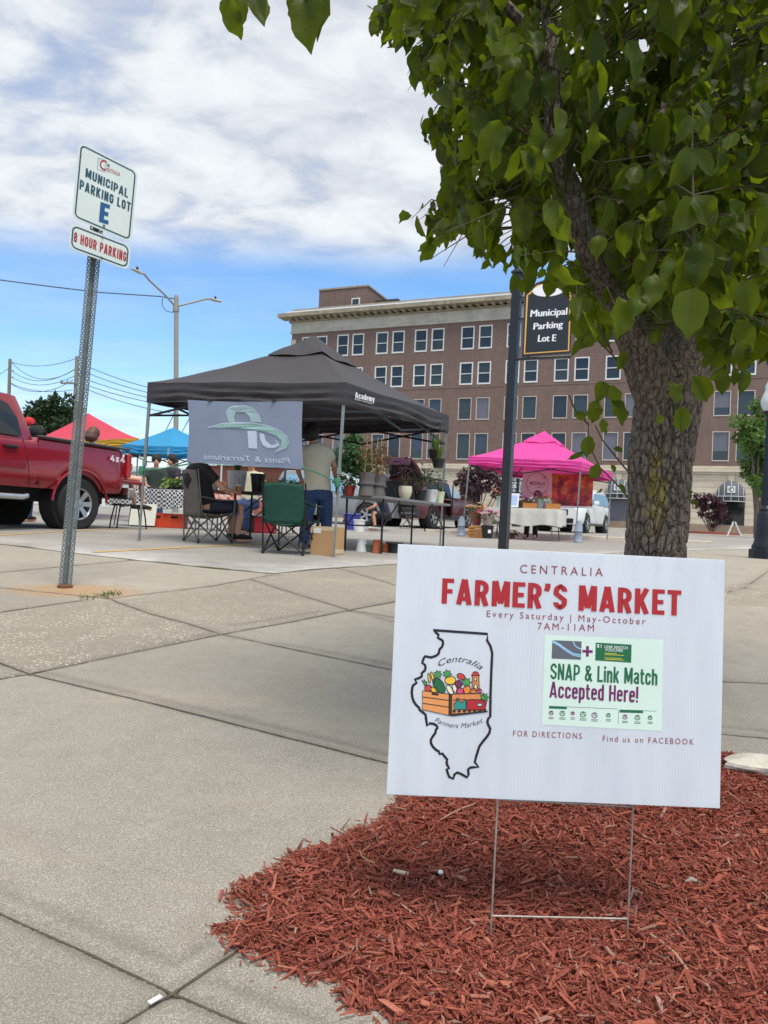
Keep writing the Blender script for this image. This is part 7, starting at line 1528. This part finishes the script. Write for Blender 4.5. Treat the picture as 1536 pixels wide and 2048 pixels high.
# ------------------------------------------------------------ brick building
def brick_building():
    ang=math.radians(-23.25); d=Vector((math.cos(ang),math.sin(ang),0)); n=Vector((d.y,-d.x,0)); n=n if n.y<0 else -n; P0=Vector((7.5676,72.8,0))
    F=lambda u,z,o=0.0:P0+d*u+n*o+Vector((0,0,z+CZ))
    U0,U1=-20.15,36.0; ZB=.2
    root=thing('brick_building',F(8,ZB),'five storey brown brick office block with stone base, cornice and paired windows','building')
    rot=(0,0,-ang)
    k=NT('brown_brick'); v=k.mapc((1,1,1),rot=rot); big=k.noise(.25,5,.6,v); col=k.ramp(big,(.3,C(106,88,80)),(.7,C(126,106,97)))
    st=k.noise(1.0,5,.7,k.mapc((3.2,1,.5),rot=rot)); col=k.mix(.45,col,k.ramp(st,(.3,C(88,72,68)),(.7,C(140,116,106))))
    bt=k.N.new('ShaderNodeTexBrick'); mp=k.mapc((1,1,1),rot=(math.pi/2,0,0)); 
    cmb=k.N.new('ShaderNodeCombineXYZ'); sx=k.N.new('ShaderNodeSeparateXYZ'); k.L.new(v,sx.inputs[0]); k.L.new(sx.outputs[0],cmb.inputs[0]); k.L.new(sx.outputs[2],cmb.inputs[1]); k.L.new(cmb.outputs[0],bt.inputs['Vector'])
    bt.inputs['Scale'].default_value=1; bt.inputs['Brick Width'].default_value=.42; bt.inputs['Row Height'].default_value=.16; bt.inputs['Mortar Size'].default_value=.014; bt.inputs['Color1'].default_value=C(116,86,77); bt.inputs['Color2'].default_value=C(92,70,66); bt.inputs['Mortar'].default_value=C(150,132,122)
    col=k.mix(.45,col,bt.outputs[0]); brick=k.done(col,.9)
    k=NT('limestone_base'); v=k.mapc((1,1,1),rot=rot); sx=k.N.new('ShaderNodeSeparateXYZ'); k.L.new(v,sx.inputs[0]); fr=k.math('FRACT',k.math('MULTIPLY',sx.outputs[2],1.85)); jn=k.ramp(fr,(.0,1.0),(.05,1.0),(.08,0.0)); col=k.ramp(k.noise(1.2,6,.65,k.mapc((.5,1,2),rot=rot)),(.3,C(186,172,150)),(.7,C(214,202,182))); col=k.mix(k.math('MULTIPLY',jn,.6),col,C(120,108,92)); stone=k.done(col,.85,k.bump(jn,-.6,.03))
    terra=mat('weathered_terracotta',C(182,175,162),.85,var=.2,vscale=.9,stretch=(1,1,2)); ochre=mat('stained_cornice',C(146,136,116),.85,var=.3,vscale=1.6); whiteb=mat('white_flashing',C(222,224,226),.5,var=.03); par=mat('parapet_stone',C(150,138,122),.85,var=.2,vscale=1.5)
    starts=[(-18.84,-17.11),(-14.54,-12.75),(-10.0,-8.17),(-5.69,-3.88),(-.76,1.06),(3.86,5.65),(8.53,10.4),(13.2,15.0),(17.75,19.6),(22.38,24.24),(27.0,28.85),(31.6,33.4)]
    rows=[(20.0,17.7),(16.42,14.19),(12.9,10.71),(9.39,6.8)]; ww=1.35
    us=sorted([U0,U1]+[x for a,b in starts for x in(a,a+ww,b,b+ww)]); zs=sorted([6.3,20.5]+[z for r in rows for z in r]); mb=MB(); inw=lambda u:any(s<u<s+ww for a in starts for s in a); inz=lambda z:any(b<z<t for t,b in rows)
    for u0,u1 in zip(us,us[1:]):
        for z0,z1 in zip(zs,zs[1:]):
            if inw((u0+u1)/2) and inz((z0+z1)/2): 
                for a,b in(((u0,z0),(u1,z0)),((u1,z0),(u1,z1)),((u1,z1),(u0,z1)),((u0,z1),(u0,z0))): mb.add([F(*a),F(*b),F(*b,-.22),F(*a,-.22)],[(0,1,2,3)])
            else: mb.add([F(u0,z0),F(u1,z0),F(u1,z1),F(u0,z1)],[(0,1,2,3)])
    D=22
    mb.add([F(U0,ZB),F(U0,23.0),F(U0,23.0,-D),F(U0,ZB,-D)],[(0,1,2,3)]); mb.add([F(U1,ZB),F(U1,23.0),F(U1,23.0,-D),F(U1,ZB,-D)],[(0,1,2,3)]); mb.add([F(U0,ZB,-D),F(U1,ZB,-D),F(U1,23,-D),F(U0,23,-D)],[(0,1,2,3)]); build(mb,'wall',brick,root)
    build(MB().add([F(U0,22.6),F(U1,22.6),F(U1,22.6,-D),F(U0,22.6,-D)],[(0,1,2,3)]),'roof',mat('roof_felt',C(70,68,66),.9),root)
    fm=mat('white_window_frame',C(218,218,214),.5,var=.05,vscale=2); ft=mat('tan_window_frame',C(196,184,174),.55,var=.05,vscale=2)
    gl=[glass('window_glass_dark',C(40,46,56)),glass('window_glass_green',C(54,62,64)),glass('window_glass_blue',C(58,66,84)),mat('window_blind_grey',C(96,94,104),.35,spec=.8,var=.1,vscale=1)]
    rr=random.Random(12)
    def quadbox(mb,u0,u1,z0,z1,o0,o1): 
        vs=[F(u,z,o) for u in(u0,u1) for z in(z0,z1) for o in(o0,o1)]; mb.add(vs,[(0,1,3,2),(4,6,7,5),(0,4,5,1),(2,3,7,6),(0,2,6,4),(1,5,7,3)])
    for ri,(zt,zb) in enumerate(rows):
        for a in starts:
            for s in a:
                t=.11 if ri<2 else .065; mb=MB(); o0,o1=-.14,.02
                quadbox(mb,s,s+t,zb,zt,o0,o1); quadbox(mb,s+ww-t,s+ww,zb,zt,o0,o1); quadbox(mb,s+t,s+ww-t,zt-t,zt,o0,o1); quadbox(mb,s+t,s+ww-t,zb,zb+t*1.3,o0,o1+.03)
                if ri<2: quadbox(mb,s+t,s+ww-t,(zt+zb)/2-.035,(zt+zb)/2+.035,-.12,-.04)
                w=build(mb,'window',fm if ri<2 else ft,root); g=rr.choice([0,0,1,0]) if ri<2 else rr.choice([0,1,2,3,3] if ri==3 else [0,1,1,2,3])
                mid=zb+(zt-zb)*(.5 if ri<2 else rr.choice([.0,.0,.35]))
                build(MB().add([F(s+.05,mid,-.11),F(s+ww-.05,mid,-.11),F(s+ww-.05,zt-.03,-.11),F(s+.05,zt-.03,-.11)],[(0,1,2,3)]),'pane',gl[g],w)
                if mid>zb: build(MB().add([F(s+.05,zb+.03,-.11),F(s+ww-.05,zb+.03,-.11),F(s+ww-.05,mid,-.11),F(s+.05,mid,-.11)],[(0,1,2,3)]),'pane',gl[rr.choice([0,0,1]) if ri<2 else 1],w)
    # frieze, dentils, cornice, parapet
    def band(name,m,z0,z1,o0,o1,u0=U0,u1=U1): mb=MB(); quadbox(mb,u0,u1,z0,z1,o0,o1); return build(mb,name,m,root)
    band('frieze',terra,20.5,21.62,-.3,.10,U0-.08); band('frieze_moulding',terra,20.42,20.62,-.2,.19,U0-.12)
    c=band('cornice',ochre,22.02,22.42,-.3,1.25,U0-1.2); band('cornice_bed',ochre,21.62,21.80,-.3,.30,U0-.3)
    mb=MB(); u=U0-.1
    while u<U1: quadbox(mb,u,u+.36,21.80,22.02,-.1,.85); u+=.78
    build(mb,'dentils',ochre,c); band('flashing',whiteb,22.42,22.76,-.4,.62,U0-.5); band('parapet',par,22.76,23.10,-.4,.12,U0-.05)
    mb=MB()
    for z in np.arange(6.5,20.2,1.4): quadbox(mb,U0-.06,U0+.55,z,z+.7,-.3,.05)
    build(mb,'quoins',mat('quoin_stone',C(196,178,154),.85),root)
    # stone ground floor with arches
    cen=[(a+b+ww)/2 for a,b in starts]; edges=[U0]+[(a+b)/2 for a,b in zip(cen,cen[1:])]+[U1]; mb=MB(); hw=1.12; zs_=3.95; zo=1.32
    for c_,e0,e1 in zip(cen,edges,edges[1:]):
        arcp=[(c_+hw*math.cos(a),zs_+hw*math.sin(a)) for a in np.linspace(0,math.pi,15)]; hole=[(c_-hw,zo)]+[(c_+hw,zo)]+arcp
        outer=[(e0,ZB),(e1,ZB),(e1,5.66),(e0,5.66)]; pts=[Vector((x,z,0)) for x,z in outer]; hp=[Vector((x,z,0)) for x,z in hole]; tri=tessellate_polygon([pts,hp]); al=outer+hole; mb.add([F(x,z,.12) for x,z in al],[tuple(t) for t in tri])
        for p,q in zip(hole,hole[1:]+hole[:1]): mb.add([F(*p,.12),F(*q,.12),F(*q,-.4),F(*p,-.4)],[(0,1,2,3)])
    sb=build(mb,'stone_base',stone,root); band('belt_course',stone,5.66,5.86,-.1,.22); band('belt_course',stone,5.86,6.12,-.1,.42); band('belt_course',stone,6.12,6.36,-.1,.24); band('plinth',mat('plinth_stone',C(150,128,110),.85,var=.15),ZB-.6,1.28,-.1,.2)
    aw=mat('grey_awning',C(92,96,102),.7,var=.08); rib=mat('awning_rib',C(206,208,206),.6); dk=glass('shop_glass',C(44,46,48))
    for i,c_ in enumerate(cen):
        build(MB().add([F(c_-hw,zo,-.35),F(c_+hw,zo,-.35),F(c_+hw,5.1,-.35),F(c_-hw,5.1,-.35)],[(0,1,2,3)]),'shop_window',dk if i!=7 else MATS['window_blind_grey'],sb)
        if i<5: continue
        # quarter dome awning over the arch
        rows_=[]; Zs=3.75; pj=.95
        for t in np.linspace(0,math.pi/2,7):
            rows_.append([F(c_+hw*1.02*math.cos(a)*1.0,Zs+hw*1.2*math.sin(a)*math.sin(t) if True else 0,.14+pj*math.sin(a)*math.cos(t)) for a in np.linspace(0,math.pi,19)])
        a_=build(MB().grid(rows_),'awning',aw,root,smooth=60)
        mb=MB(); 
        for a in np.linspace(.12,math.pi-.12,7): mb.tube([F(c_+hw*1.03*math.cos(a),Zs+hw*1.21*math.sin(a)*math.sin(t),.16+(pj+.01)*math.sin(a)*math.cos(t)) for t in np.linspace(0,math.pi/2,7)],.022,6)
        edge=[F(c_+hw*1.03*math.cos(a),Zs,.16+pj*math.sin(a)) for a in np.linspace(0,math.pi,19)]; low=[q-Vector((0,0,.42)) for q in edge]; mb.tube(edge,.03,6); mb.tube(low,.03,6)
        for q,r_ in list(zip(edge,low))[::3]: mb.tube([q,r_],.02,6)
        build(mb,'ribs',rib,a_); build(MB().grid([edge,low]),'skirt',glass('awning_skirt',C(36,38,42)),a_)
        q=F(c_,Zs+.62,.14+pj*.93); mb=MB(); lb=Board(F(c_-.3,Zs+.30,.14+pj*1.02),F(c_+.3,Zs+.30,.14+pj*1.02),F(c_-.3,Zs+.86,.14+pj*.86),F(c_+.3,Zs+.86,.14+pj*.86)); lb.slab(mb,.03); lg=build(mb,'logo_panel',rib,a_)
        mb=MB(); lb.stroke(mb,[(.5+.33*math.cos(t),.5+.36*math.sin(t)) for t in np.linspace(0,6.28,20)[:-1]],.06,.02,True); lb.stroke(mb,[(.36,.25),(.36,.75)],.07,.02); lb.stroke(mb,[(.40,.5),(.64,.72)],.06,.025); build(mb,'logo',aw,lg)
    # keystones
    mb=MB()
    for c_ in cen: 
        vs=[F(c_+x,z,o) for o in(.1,.26) for x,z in((-.16,4.98),(.16,4.98),(.28,5.64),(-.28,5.64))]; mb.add(vs,[(4,5,6,7),(0,1,5,4),(1,2,6,5),(2,3,7,6),(3,0,4,7)])
    build(mb,'keystones',stone,sb)
    # penthouse and chimney on the roof
    def block(name,m,u0,u1,z0,z1,o0,o1,par=None): mb=MB(); quadbox(mb,u0,u1,z0,z1,o0,o1); return build(mb,name,m,par or root)
    ph=block('penthouse',brick,-17.9,-12.0,22.6,25.5,-9,-1.6); block('coping',par,-17.95,-11.9,25.5,25.68,-9.05,-1.5,ph); mb=MB(); quadbox(mb,-13.85,-12.9,23.0,24.3,-1.6,-1.5); block('penthouse_window_frame',fm,-13.85,-12.85,23.0,24.35,-1.6,-1.53,ph); block('penthouse_pane',gl[1],-13.72,-12.98,23.1,24.22,-1.53,-1.50,ph)
    block('stair_block',mat('orange_brick',C(150,98,78),.9,var=.15),-12.0,-9.6,22.6,24.4,-9,-4.0); block('stair_roof',mat('roof_felt',C(70,68,66),.9),-11.99,-9.3,24.4,24.62,-9.1,-3.7); block('chimney',brick,-7.5,-5.3,22.6,24.15,-5,-3.2)
    block('cable',par,U0+.1,U1,13.95,13.98,.02,.05)
brick_building()
# ------------------------------------------------------------ low buildings far left
def low_building(name,label,px0,px1,Y,ytop,wallm,roofm,win=0,depth=9):
    a=foot(px0,Y);b=foot(px1,Y); g=gz(0,Y)-.3; zt=P((px0+px1)/2,ytop,Y).z; root=thing(name,(a.x/2+b.x/2,Y,g),label,'building'); y1=Y+depth; mb=MB().box(((a.x+b.x)/2,Y+depth/2,(g+zt)/2),(b.x-a.x,depth,zt-g)); w=build(mb,'wall',wallm,root)
    build(MB().prism([Vector((a.x-.4,Y-.5,zt)),Vector((b.x+.4,Y-.5,zt)),Vector((b.x+.4,Y+depth*.5,zt+.7)),Vector((a.x-.4,Y+depth*.5,zt+.7))],(0,0,.12)),'roof',roofm,root); build(MB().prism([Vector((a.x-.4,y1+.4,zt)),Vector((b.x+.4,y1+.4,zt)),Vector((b.x+.4,Y+depth*.5,zt+.7)),Vector((a.x-.4,Y+depth*.5,zt+.7))],(0,0,.12)),'roof',roofm,root)
    for i in range(win):
        x=a.x+(b.x-a.x)*(i+.5)/win; f=build(MB().box((x,Y-.02,g+1.9),((b.x-a.x)/win*.5,.06,1.1)),'window',MATS['white_window_frame'],root); build(MB().box((x,Y-.06,g+1.9),((b.x-a.x)/win*.5-.15,.02,.95)),'pane',MATS['window_glass_green'],f)
low_building('low_building','long low white building on the horizon behind the blue tent',-160,372,58,938,mat('white_cladding',C(214,216,216),.7,var=.04),mat('grey_roof',C(156,164,166),.7),5)
low_building('low_building','low brown brick building with pale green roof edge behind the hanging banner',400,690,52,936,mat('red_brown_brick',C(140,88,72),.9,var=.2,vscale=4),mat('pale_green_roof',C(150,178,172),.7),6)
# ------------------------------------------------------------ poles, wires, lamps
wood_pole=mat('weathered_pole',C(128,118,106),.9,var=.25,vscale=5,stretch=(1,1,.1)); galv=mat('grey_pole_paint',C(150,146,134),.5,.3,var=.08,vscale=2); wirem=mat('black_wire',C(58,62,68),.6)
def street_light():
    Y=35; b=foot(352,Y); b.z=gz(0,Y)-.2; top=P(352.5,596,Y); root=thing('street_light',b,'tall double armed grey street light on a thick pole left of the charcoal canopy','street light')
    build(MB().tube([b,top],[.125,.105],14),'pole',galv,root,smooth=1); build(MB().tube([top,top+Vector((0,0,.12)),top+Vector((0,0,.16))],[.11,.09,.01],12),'pole_cap',galv,root,smooth=1); build(MB().tube([P(352,617,Y)-Vector((0,0,.15)),P(352,617,Y)+Vector((0,0,.15))],.15,14),'collar',galv,root)
    for pts,hd in(([(350,612),(330,590),(300,562),(288,548),(282,546)],((284,547),(262,537))),([(356,612),(385,605),(412,598),(424,598)],((420,598),(443,604)))):
        dz=-2.5 if hd[0][0]<300 else 1.5; n=len(pts)
        build(MB().tube([P(x,y,Y+dz*i/(n-1)) for i,(x,y) in enumerate(pts)],.045,8),'arm',galv,root,smooth=1)
        a,c=P(*hd[0],Y+dz),P(*hd[1],Y+dz*1.1); h=build(MB().tube([a,a.lerp(c,.35),c],[(.06,.05),(.17,.07),(.12,.04)],10,side=(0,1,0)),'lamp_head',mat('lamp_head_grey',C(170,170,160),.5,.2),root,smooth=1); m=a.lerp(c,.45); build(MB().tube([m,m+Vector((0,0,.16)),m+Vector((0,0,.22))],[.05,.06,.03],8),'photo_cell',pillar,h)
    w=thing('power_line',P(0,559,33),'single dark cable running left from the top of the street light','cable'); sag=[P(-120,548,32),P(0,560,33),P(100,573,33.6),P(200,585,34.2),P(320,593,34.9),P(350,598,35)]; build(MB().tube(sag,.028,5),'cable',wirem,w,smooth=1)
    build(MB().tube([P(325,597,35),P(324,610,35),P(332,622,35),P(345,625,35),P(351,618,35)],.018,5),'drip_loop',wirem,w,smooth=1)
street_light()
def utility(px0,py0,px1,Y,label,arm=None):
    b=foot(px1,Y); b.z=gz(0,Y)-.3; t=P(px0,py0,Y); root=thing('utility_pole',b,label,'utility pole','utility poles'); build(MB().tube([b,t],[.20,.14],12),'pole',wood_pole,root,smooth=1)
    if arm: 
        build(MB().bar(P(*arm[0],Y-.2),P(*arm[1],Y-.2),.12,.14),'crossarm',wood_pole,root)
        for k in(.05,.3,.75,.95): q=P(*arm[0],Y-.2).lerp(P(*arm[1],Y-.2),k); build(MB().tube([q,q+Vector((0,0,.25))],.05,8),'insulator',mat('insulator_brown',C(86,70,60),.3),root)
    return root
utility(154,713,142,60,'wooden utility pole with one crossarm, right of the dark green tree',((121,766),(166,767)))
u2=utility(20,718,12,70,'plain wooden utility pole above the pickup cab')
for k,(y) in enumerate((724,740,753,766)): build(MB().bar(P(19-k*.6,y,69.7),P(28-k*.5,y+2,69.7),.08),'insulator_arm',wood_pole,u2)
def span(label,a,b,sag,grp):
    q0,q1=P(*a),P(*b); pts=[q0.lerp(q1,t)-Vector((0,0,sag*4*t*(1-t))) for t in np.linspace(0,1,15)]; tag(build(MB().tube(pts,.026,5),'power_line',wirem,smooth=1),label,'cable',grp)
gp_='overhead wires between the utility poles'
spans=[((22,724,70),(152,717,60),.5),((22,724,70),(151,738,60),1.2),((21,740,70),(150,738,60),1.0),((20,752,70),(148,752,60),.8),((20,766,70),(146,760,60),.9),((21,767,70),(145,780,60),.4)]
for s in spans: span('thin dark overhead wire strung between the two utility poles',*s,gp_)
spans=[((156,724,60),(520,800,48),.8),((156,738,60),(520,812,48),.7),((155,752,60),(520,822,48),.6),((166,768,60),(520,830,48),.5),((150,768,60),(520,838,48),.8)]
for s in spans: span('thin dark overhead wire running right from the crossarm pole behind the canopy',*s,'overhead wires to the right of the crossarm pole')
for s in [((20,735,70),(-200,880,60),.4)]: tag(build(MB().tube([P(*s[0]),P(*s[1])],.026,5),'power_line',wirem),'lone overhead wire sloping off left from the plain utility pole','cable')
for a,b,l in(((352,820,35),(326,872,33),'left slanting guy wire beside the street light pole'),((386,822,35),(360,872,35),'right slanting guy wire beside the hanging banner')): tag(build(MB().tube([P(*a),P(*b)],.02,5),'guy_wire',wirem),l,'cable')
def lamp_post(label,px,py_base,Y,px_top,py_globe,k=1.0,flute=True):
    b=foot(px,Y); b.z=gz(0,Y); g=P(px_top,py_globe,Y); H=g.z-b.z; root=thing('lamp_post',b,label,'lamp post'); blk=mat('dark_navy_iron',C(28,32,42),.4,.2,var=.1); L=Matrix.Identity(3); ax=(g-b).normalized()
    Mx=ax.to_track_quat('Z','Y').to_matrix()
    build(MB().lathe(b,[(.26*k,-.05),(.26*k,.16*k)],8,Matrix.Rotation(.39,3,'Z')),'base_block',blk,root,bevel=.012)
    build(MB().lathe(b,[(.215*k,.16*k),(.22*k,.20*k),(.185*k,.27*k),(.165*k,.42*k),(.15*k,.75*k),(.125*k,.80*k),(.135*k,.84*k),(.095*k,.90*k)],24,Mx),'pedestal',blk,root,smooth=35)
    mb=MB(); n=40; rows=[]
    for z,r in((.88*k,.088*k),(H-.28*k,.062*k)): rows.append([b+Mx@Vector(((r+(.006*k if i%2 else 0))*math.cos(2*math.pi*i/n),(r+(.006*k if i%2 else 0))*math.sin(2*math.pi*i/n),z)) for i in range(n)])
    build(mb.grid(rows,True),'shaft',blk,root); build(MB().lathe(b,[(.065*k,H-.30*k),(.10*k,H-.26*k),(.075*k,H-.22*k),(.12*k,H-.16*k),(.13*k,H-.13*k)],24,Mx),'capital',blk,root,smooth=35)
    mb=MB(); mb.lathe(b,[(.11*k,H-.13*k),(.165*k,H-.02*k),(.17*k,H+.06*k),(.13*k,H+.17*k),(.10*k,H+.24*k),(.11*k,H+.30*k),(.06*k,H+.40*k),(.001,H+.44*k)],24,Mx); build(mb,'globe',mat('milk_glass',C(222,226,228),.25,var=.03,trans=.3),root,smooth=60)
lamp_post('black fluted lamp post with white acorn globe at the right edge',1530,1118,12.6,1543,808)
lamp_post('small distant black lamp post with white globe behind the flower stall',1032,1060,44,1036,953)
def barricade():
    Y=46; root=thing('barricade',foot(1474,Y),'white folding a-frame barricade at the far kerb by the arched doorway','barricade'); m=mat('white_barricade',C(222,222,218),.6); g=gz(0,Y)
    q=lambda px,py,dy=0:P(px,py,Y+dy)
    for dy in(0,1.6): build(MB().bar(q(1452,1078,dy),q(1466,1045,dy),.10,.05),'leg',m,root); build(MB().bar(q(1484,1076,dy),q(1470,1044,dy),.10,.05),'leg',m,root)
    build(MB().bar(q(1466,1047),q(1466,1047,1.6),.06,.25),'rail',m,root); build(MB().bar(q(1472,1049),q(1472,1049,1.6),.06,.25),'rail',m,root)
barricade()
# ------------------------------------------------------------ background trees and shrubs
def bush(name,label,px,Y,pyb,crown,m,n,l,cat='tree',trunk_r=.08,stems=1,seed=1,bark=None,group=None):
    """crown: list of (px,py,radius_px) blobs at depth Y"""
    b=foot(px,Y); b.z=gz(0,Y)-.05; root=thing(name,b,label,cat,group); r=random.Random(seed); k=Y/FPX; mb=MB(); st=MB(); tot=sum(c[2]**2 for c in crown)
    for cx,cy,cr in crown:
        c=P(cx,cy,Y+r.uniform(-.5,.5)*cr*k); R_=cr*k; nn=int(n*cr*cr/tot)
        subs=[(c+Vector((r.gauss(0,.5),r.gauss(0,.5),r.gauss(0,.5)))*R_,R_*r.uniform(.25,.5)) for _ in range(9)]
        for _ in range(nn):
            s,sr=r.choice(subs); v=Vector((r.gauss(0,1),r.gauss(0,1),r.gauss(0,1))).normalized(); p=s+v*sr*(r.random()**.4); dd=(v+Vector((r.gauss(0,.7),r.gauss(0,.7),r.gauss(-.3,.5)))).normalized(); sd=dd.cross(Vector((r.gauss(0,1),r.gauss(0,1),r.gauss(0,1)))).normalized(); L=l*r.uniform(.6,1.4)
            mb.add([p,p+dd*L*.5+sd*L*.3,p+dd*L,p+dd*L*.5-sd*L*.3],[(0,1,2,3)])
        for i in range(stems): st.tube([b+Vector((r.uniform(-.1,.1)*stems,r.uniform(-.1,.1),0)),b.lerp(c,.5)+Vector((r.uniform(-.15,.15),0,0)),c],[trunk_r,trunk_r*.7,trunk_r*.25],7)
    build(st,'trunk',bark or mat('grey_brown_bark',C(104,92,80),.9,var=.2),root,smooth=1); build(mb,'crown',m,root)
tg=lambda n,c,tr=.22,v=.35:mat(n,c,.6,var=v,vscale=1.4,trans=tr)
bush('round_tree','dark green bushy tree behind the pickup at left',98,45,0,[(72,846,28),(98,828,36),(125,842,34),(60,862,22),(100,862,40),(135,866,26),(52,838,14),(108,810,16)],tg('leaf_dark',C(52,72,40),.12),9000,.26,seed=2)
bush('young_tree','bright leafy young tree behind the lamp post at right',1515,40,0,[(1508,835,26),(1520,862,34),(1500,880,30),(1525,905,34),(1512,935,28),(1522,960,20),(1498,850,16),(1545,880,40),(1545,940,34),(1512,812,14)],tg('leaf_bright',C(96,126,56),.25),9000,.20,seed=3,trunk_r=.09)
bush('green_shrub','tall loose green shrub behind the standing man and the plant table',702,27,0,[(698,905,26),(708,935,34),(690,950,28),(718,965,30),(700,985,34),(704,885,16),(724,935,22)],tg('leaf_mid',C(74,104,58),.2),7000,.16,cat='shrub',seed=4,trunk_r=.05,stems=3)
plum=tg('leaf_plum',C(74,44,54),.15)
bush('purple_maple','purple leaved maple shrub left of the pink tent',955,42,0,[(925,955,9),(938,948,10),(952,938,9),(968,944,11),(983,952,10),(997,965,9),(945,966,10),(962,975,10),(930,975,9),(978,972,10),(915,962,7),(1004,978,7),(952,990,8),(990,988,7),(936,988,7),(966,958,9)],plum,2200,.19,'shrub',.035,1,5,group='purple maples along the street')
bush('purple_maple','purple leaved maple shrub in front of the arched doorway at right',1424,56,0,[(1404,1000,7),(1418,994,8),(1434,1000,9),(1442,1010,8),(1410,1014,8),(1426,1015,9),(1440,1024,8),(1450,1034,6),(1418,1030,7),(1432,1036,7),(1425,1048,6),(1393,992,5),(1396,1008,6),(1386,1000,4),(1404,1026,5)],plum,1900,.23,'shrub',.04,1,6,group='purple maples along the street')
structure(build(MB().lathe(foot(1425,55.8)+Vector((0,0,.13)),[(1.9,-.2),(1.9,.02),(.001,.05)],20),'planting_bed',mat('red_mulch_far',C(150,84,66),.9)))
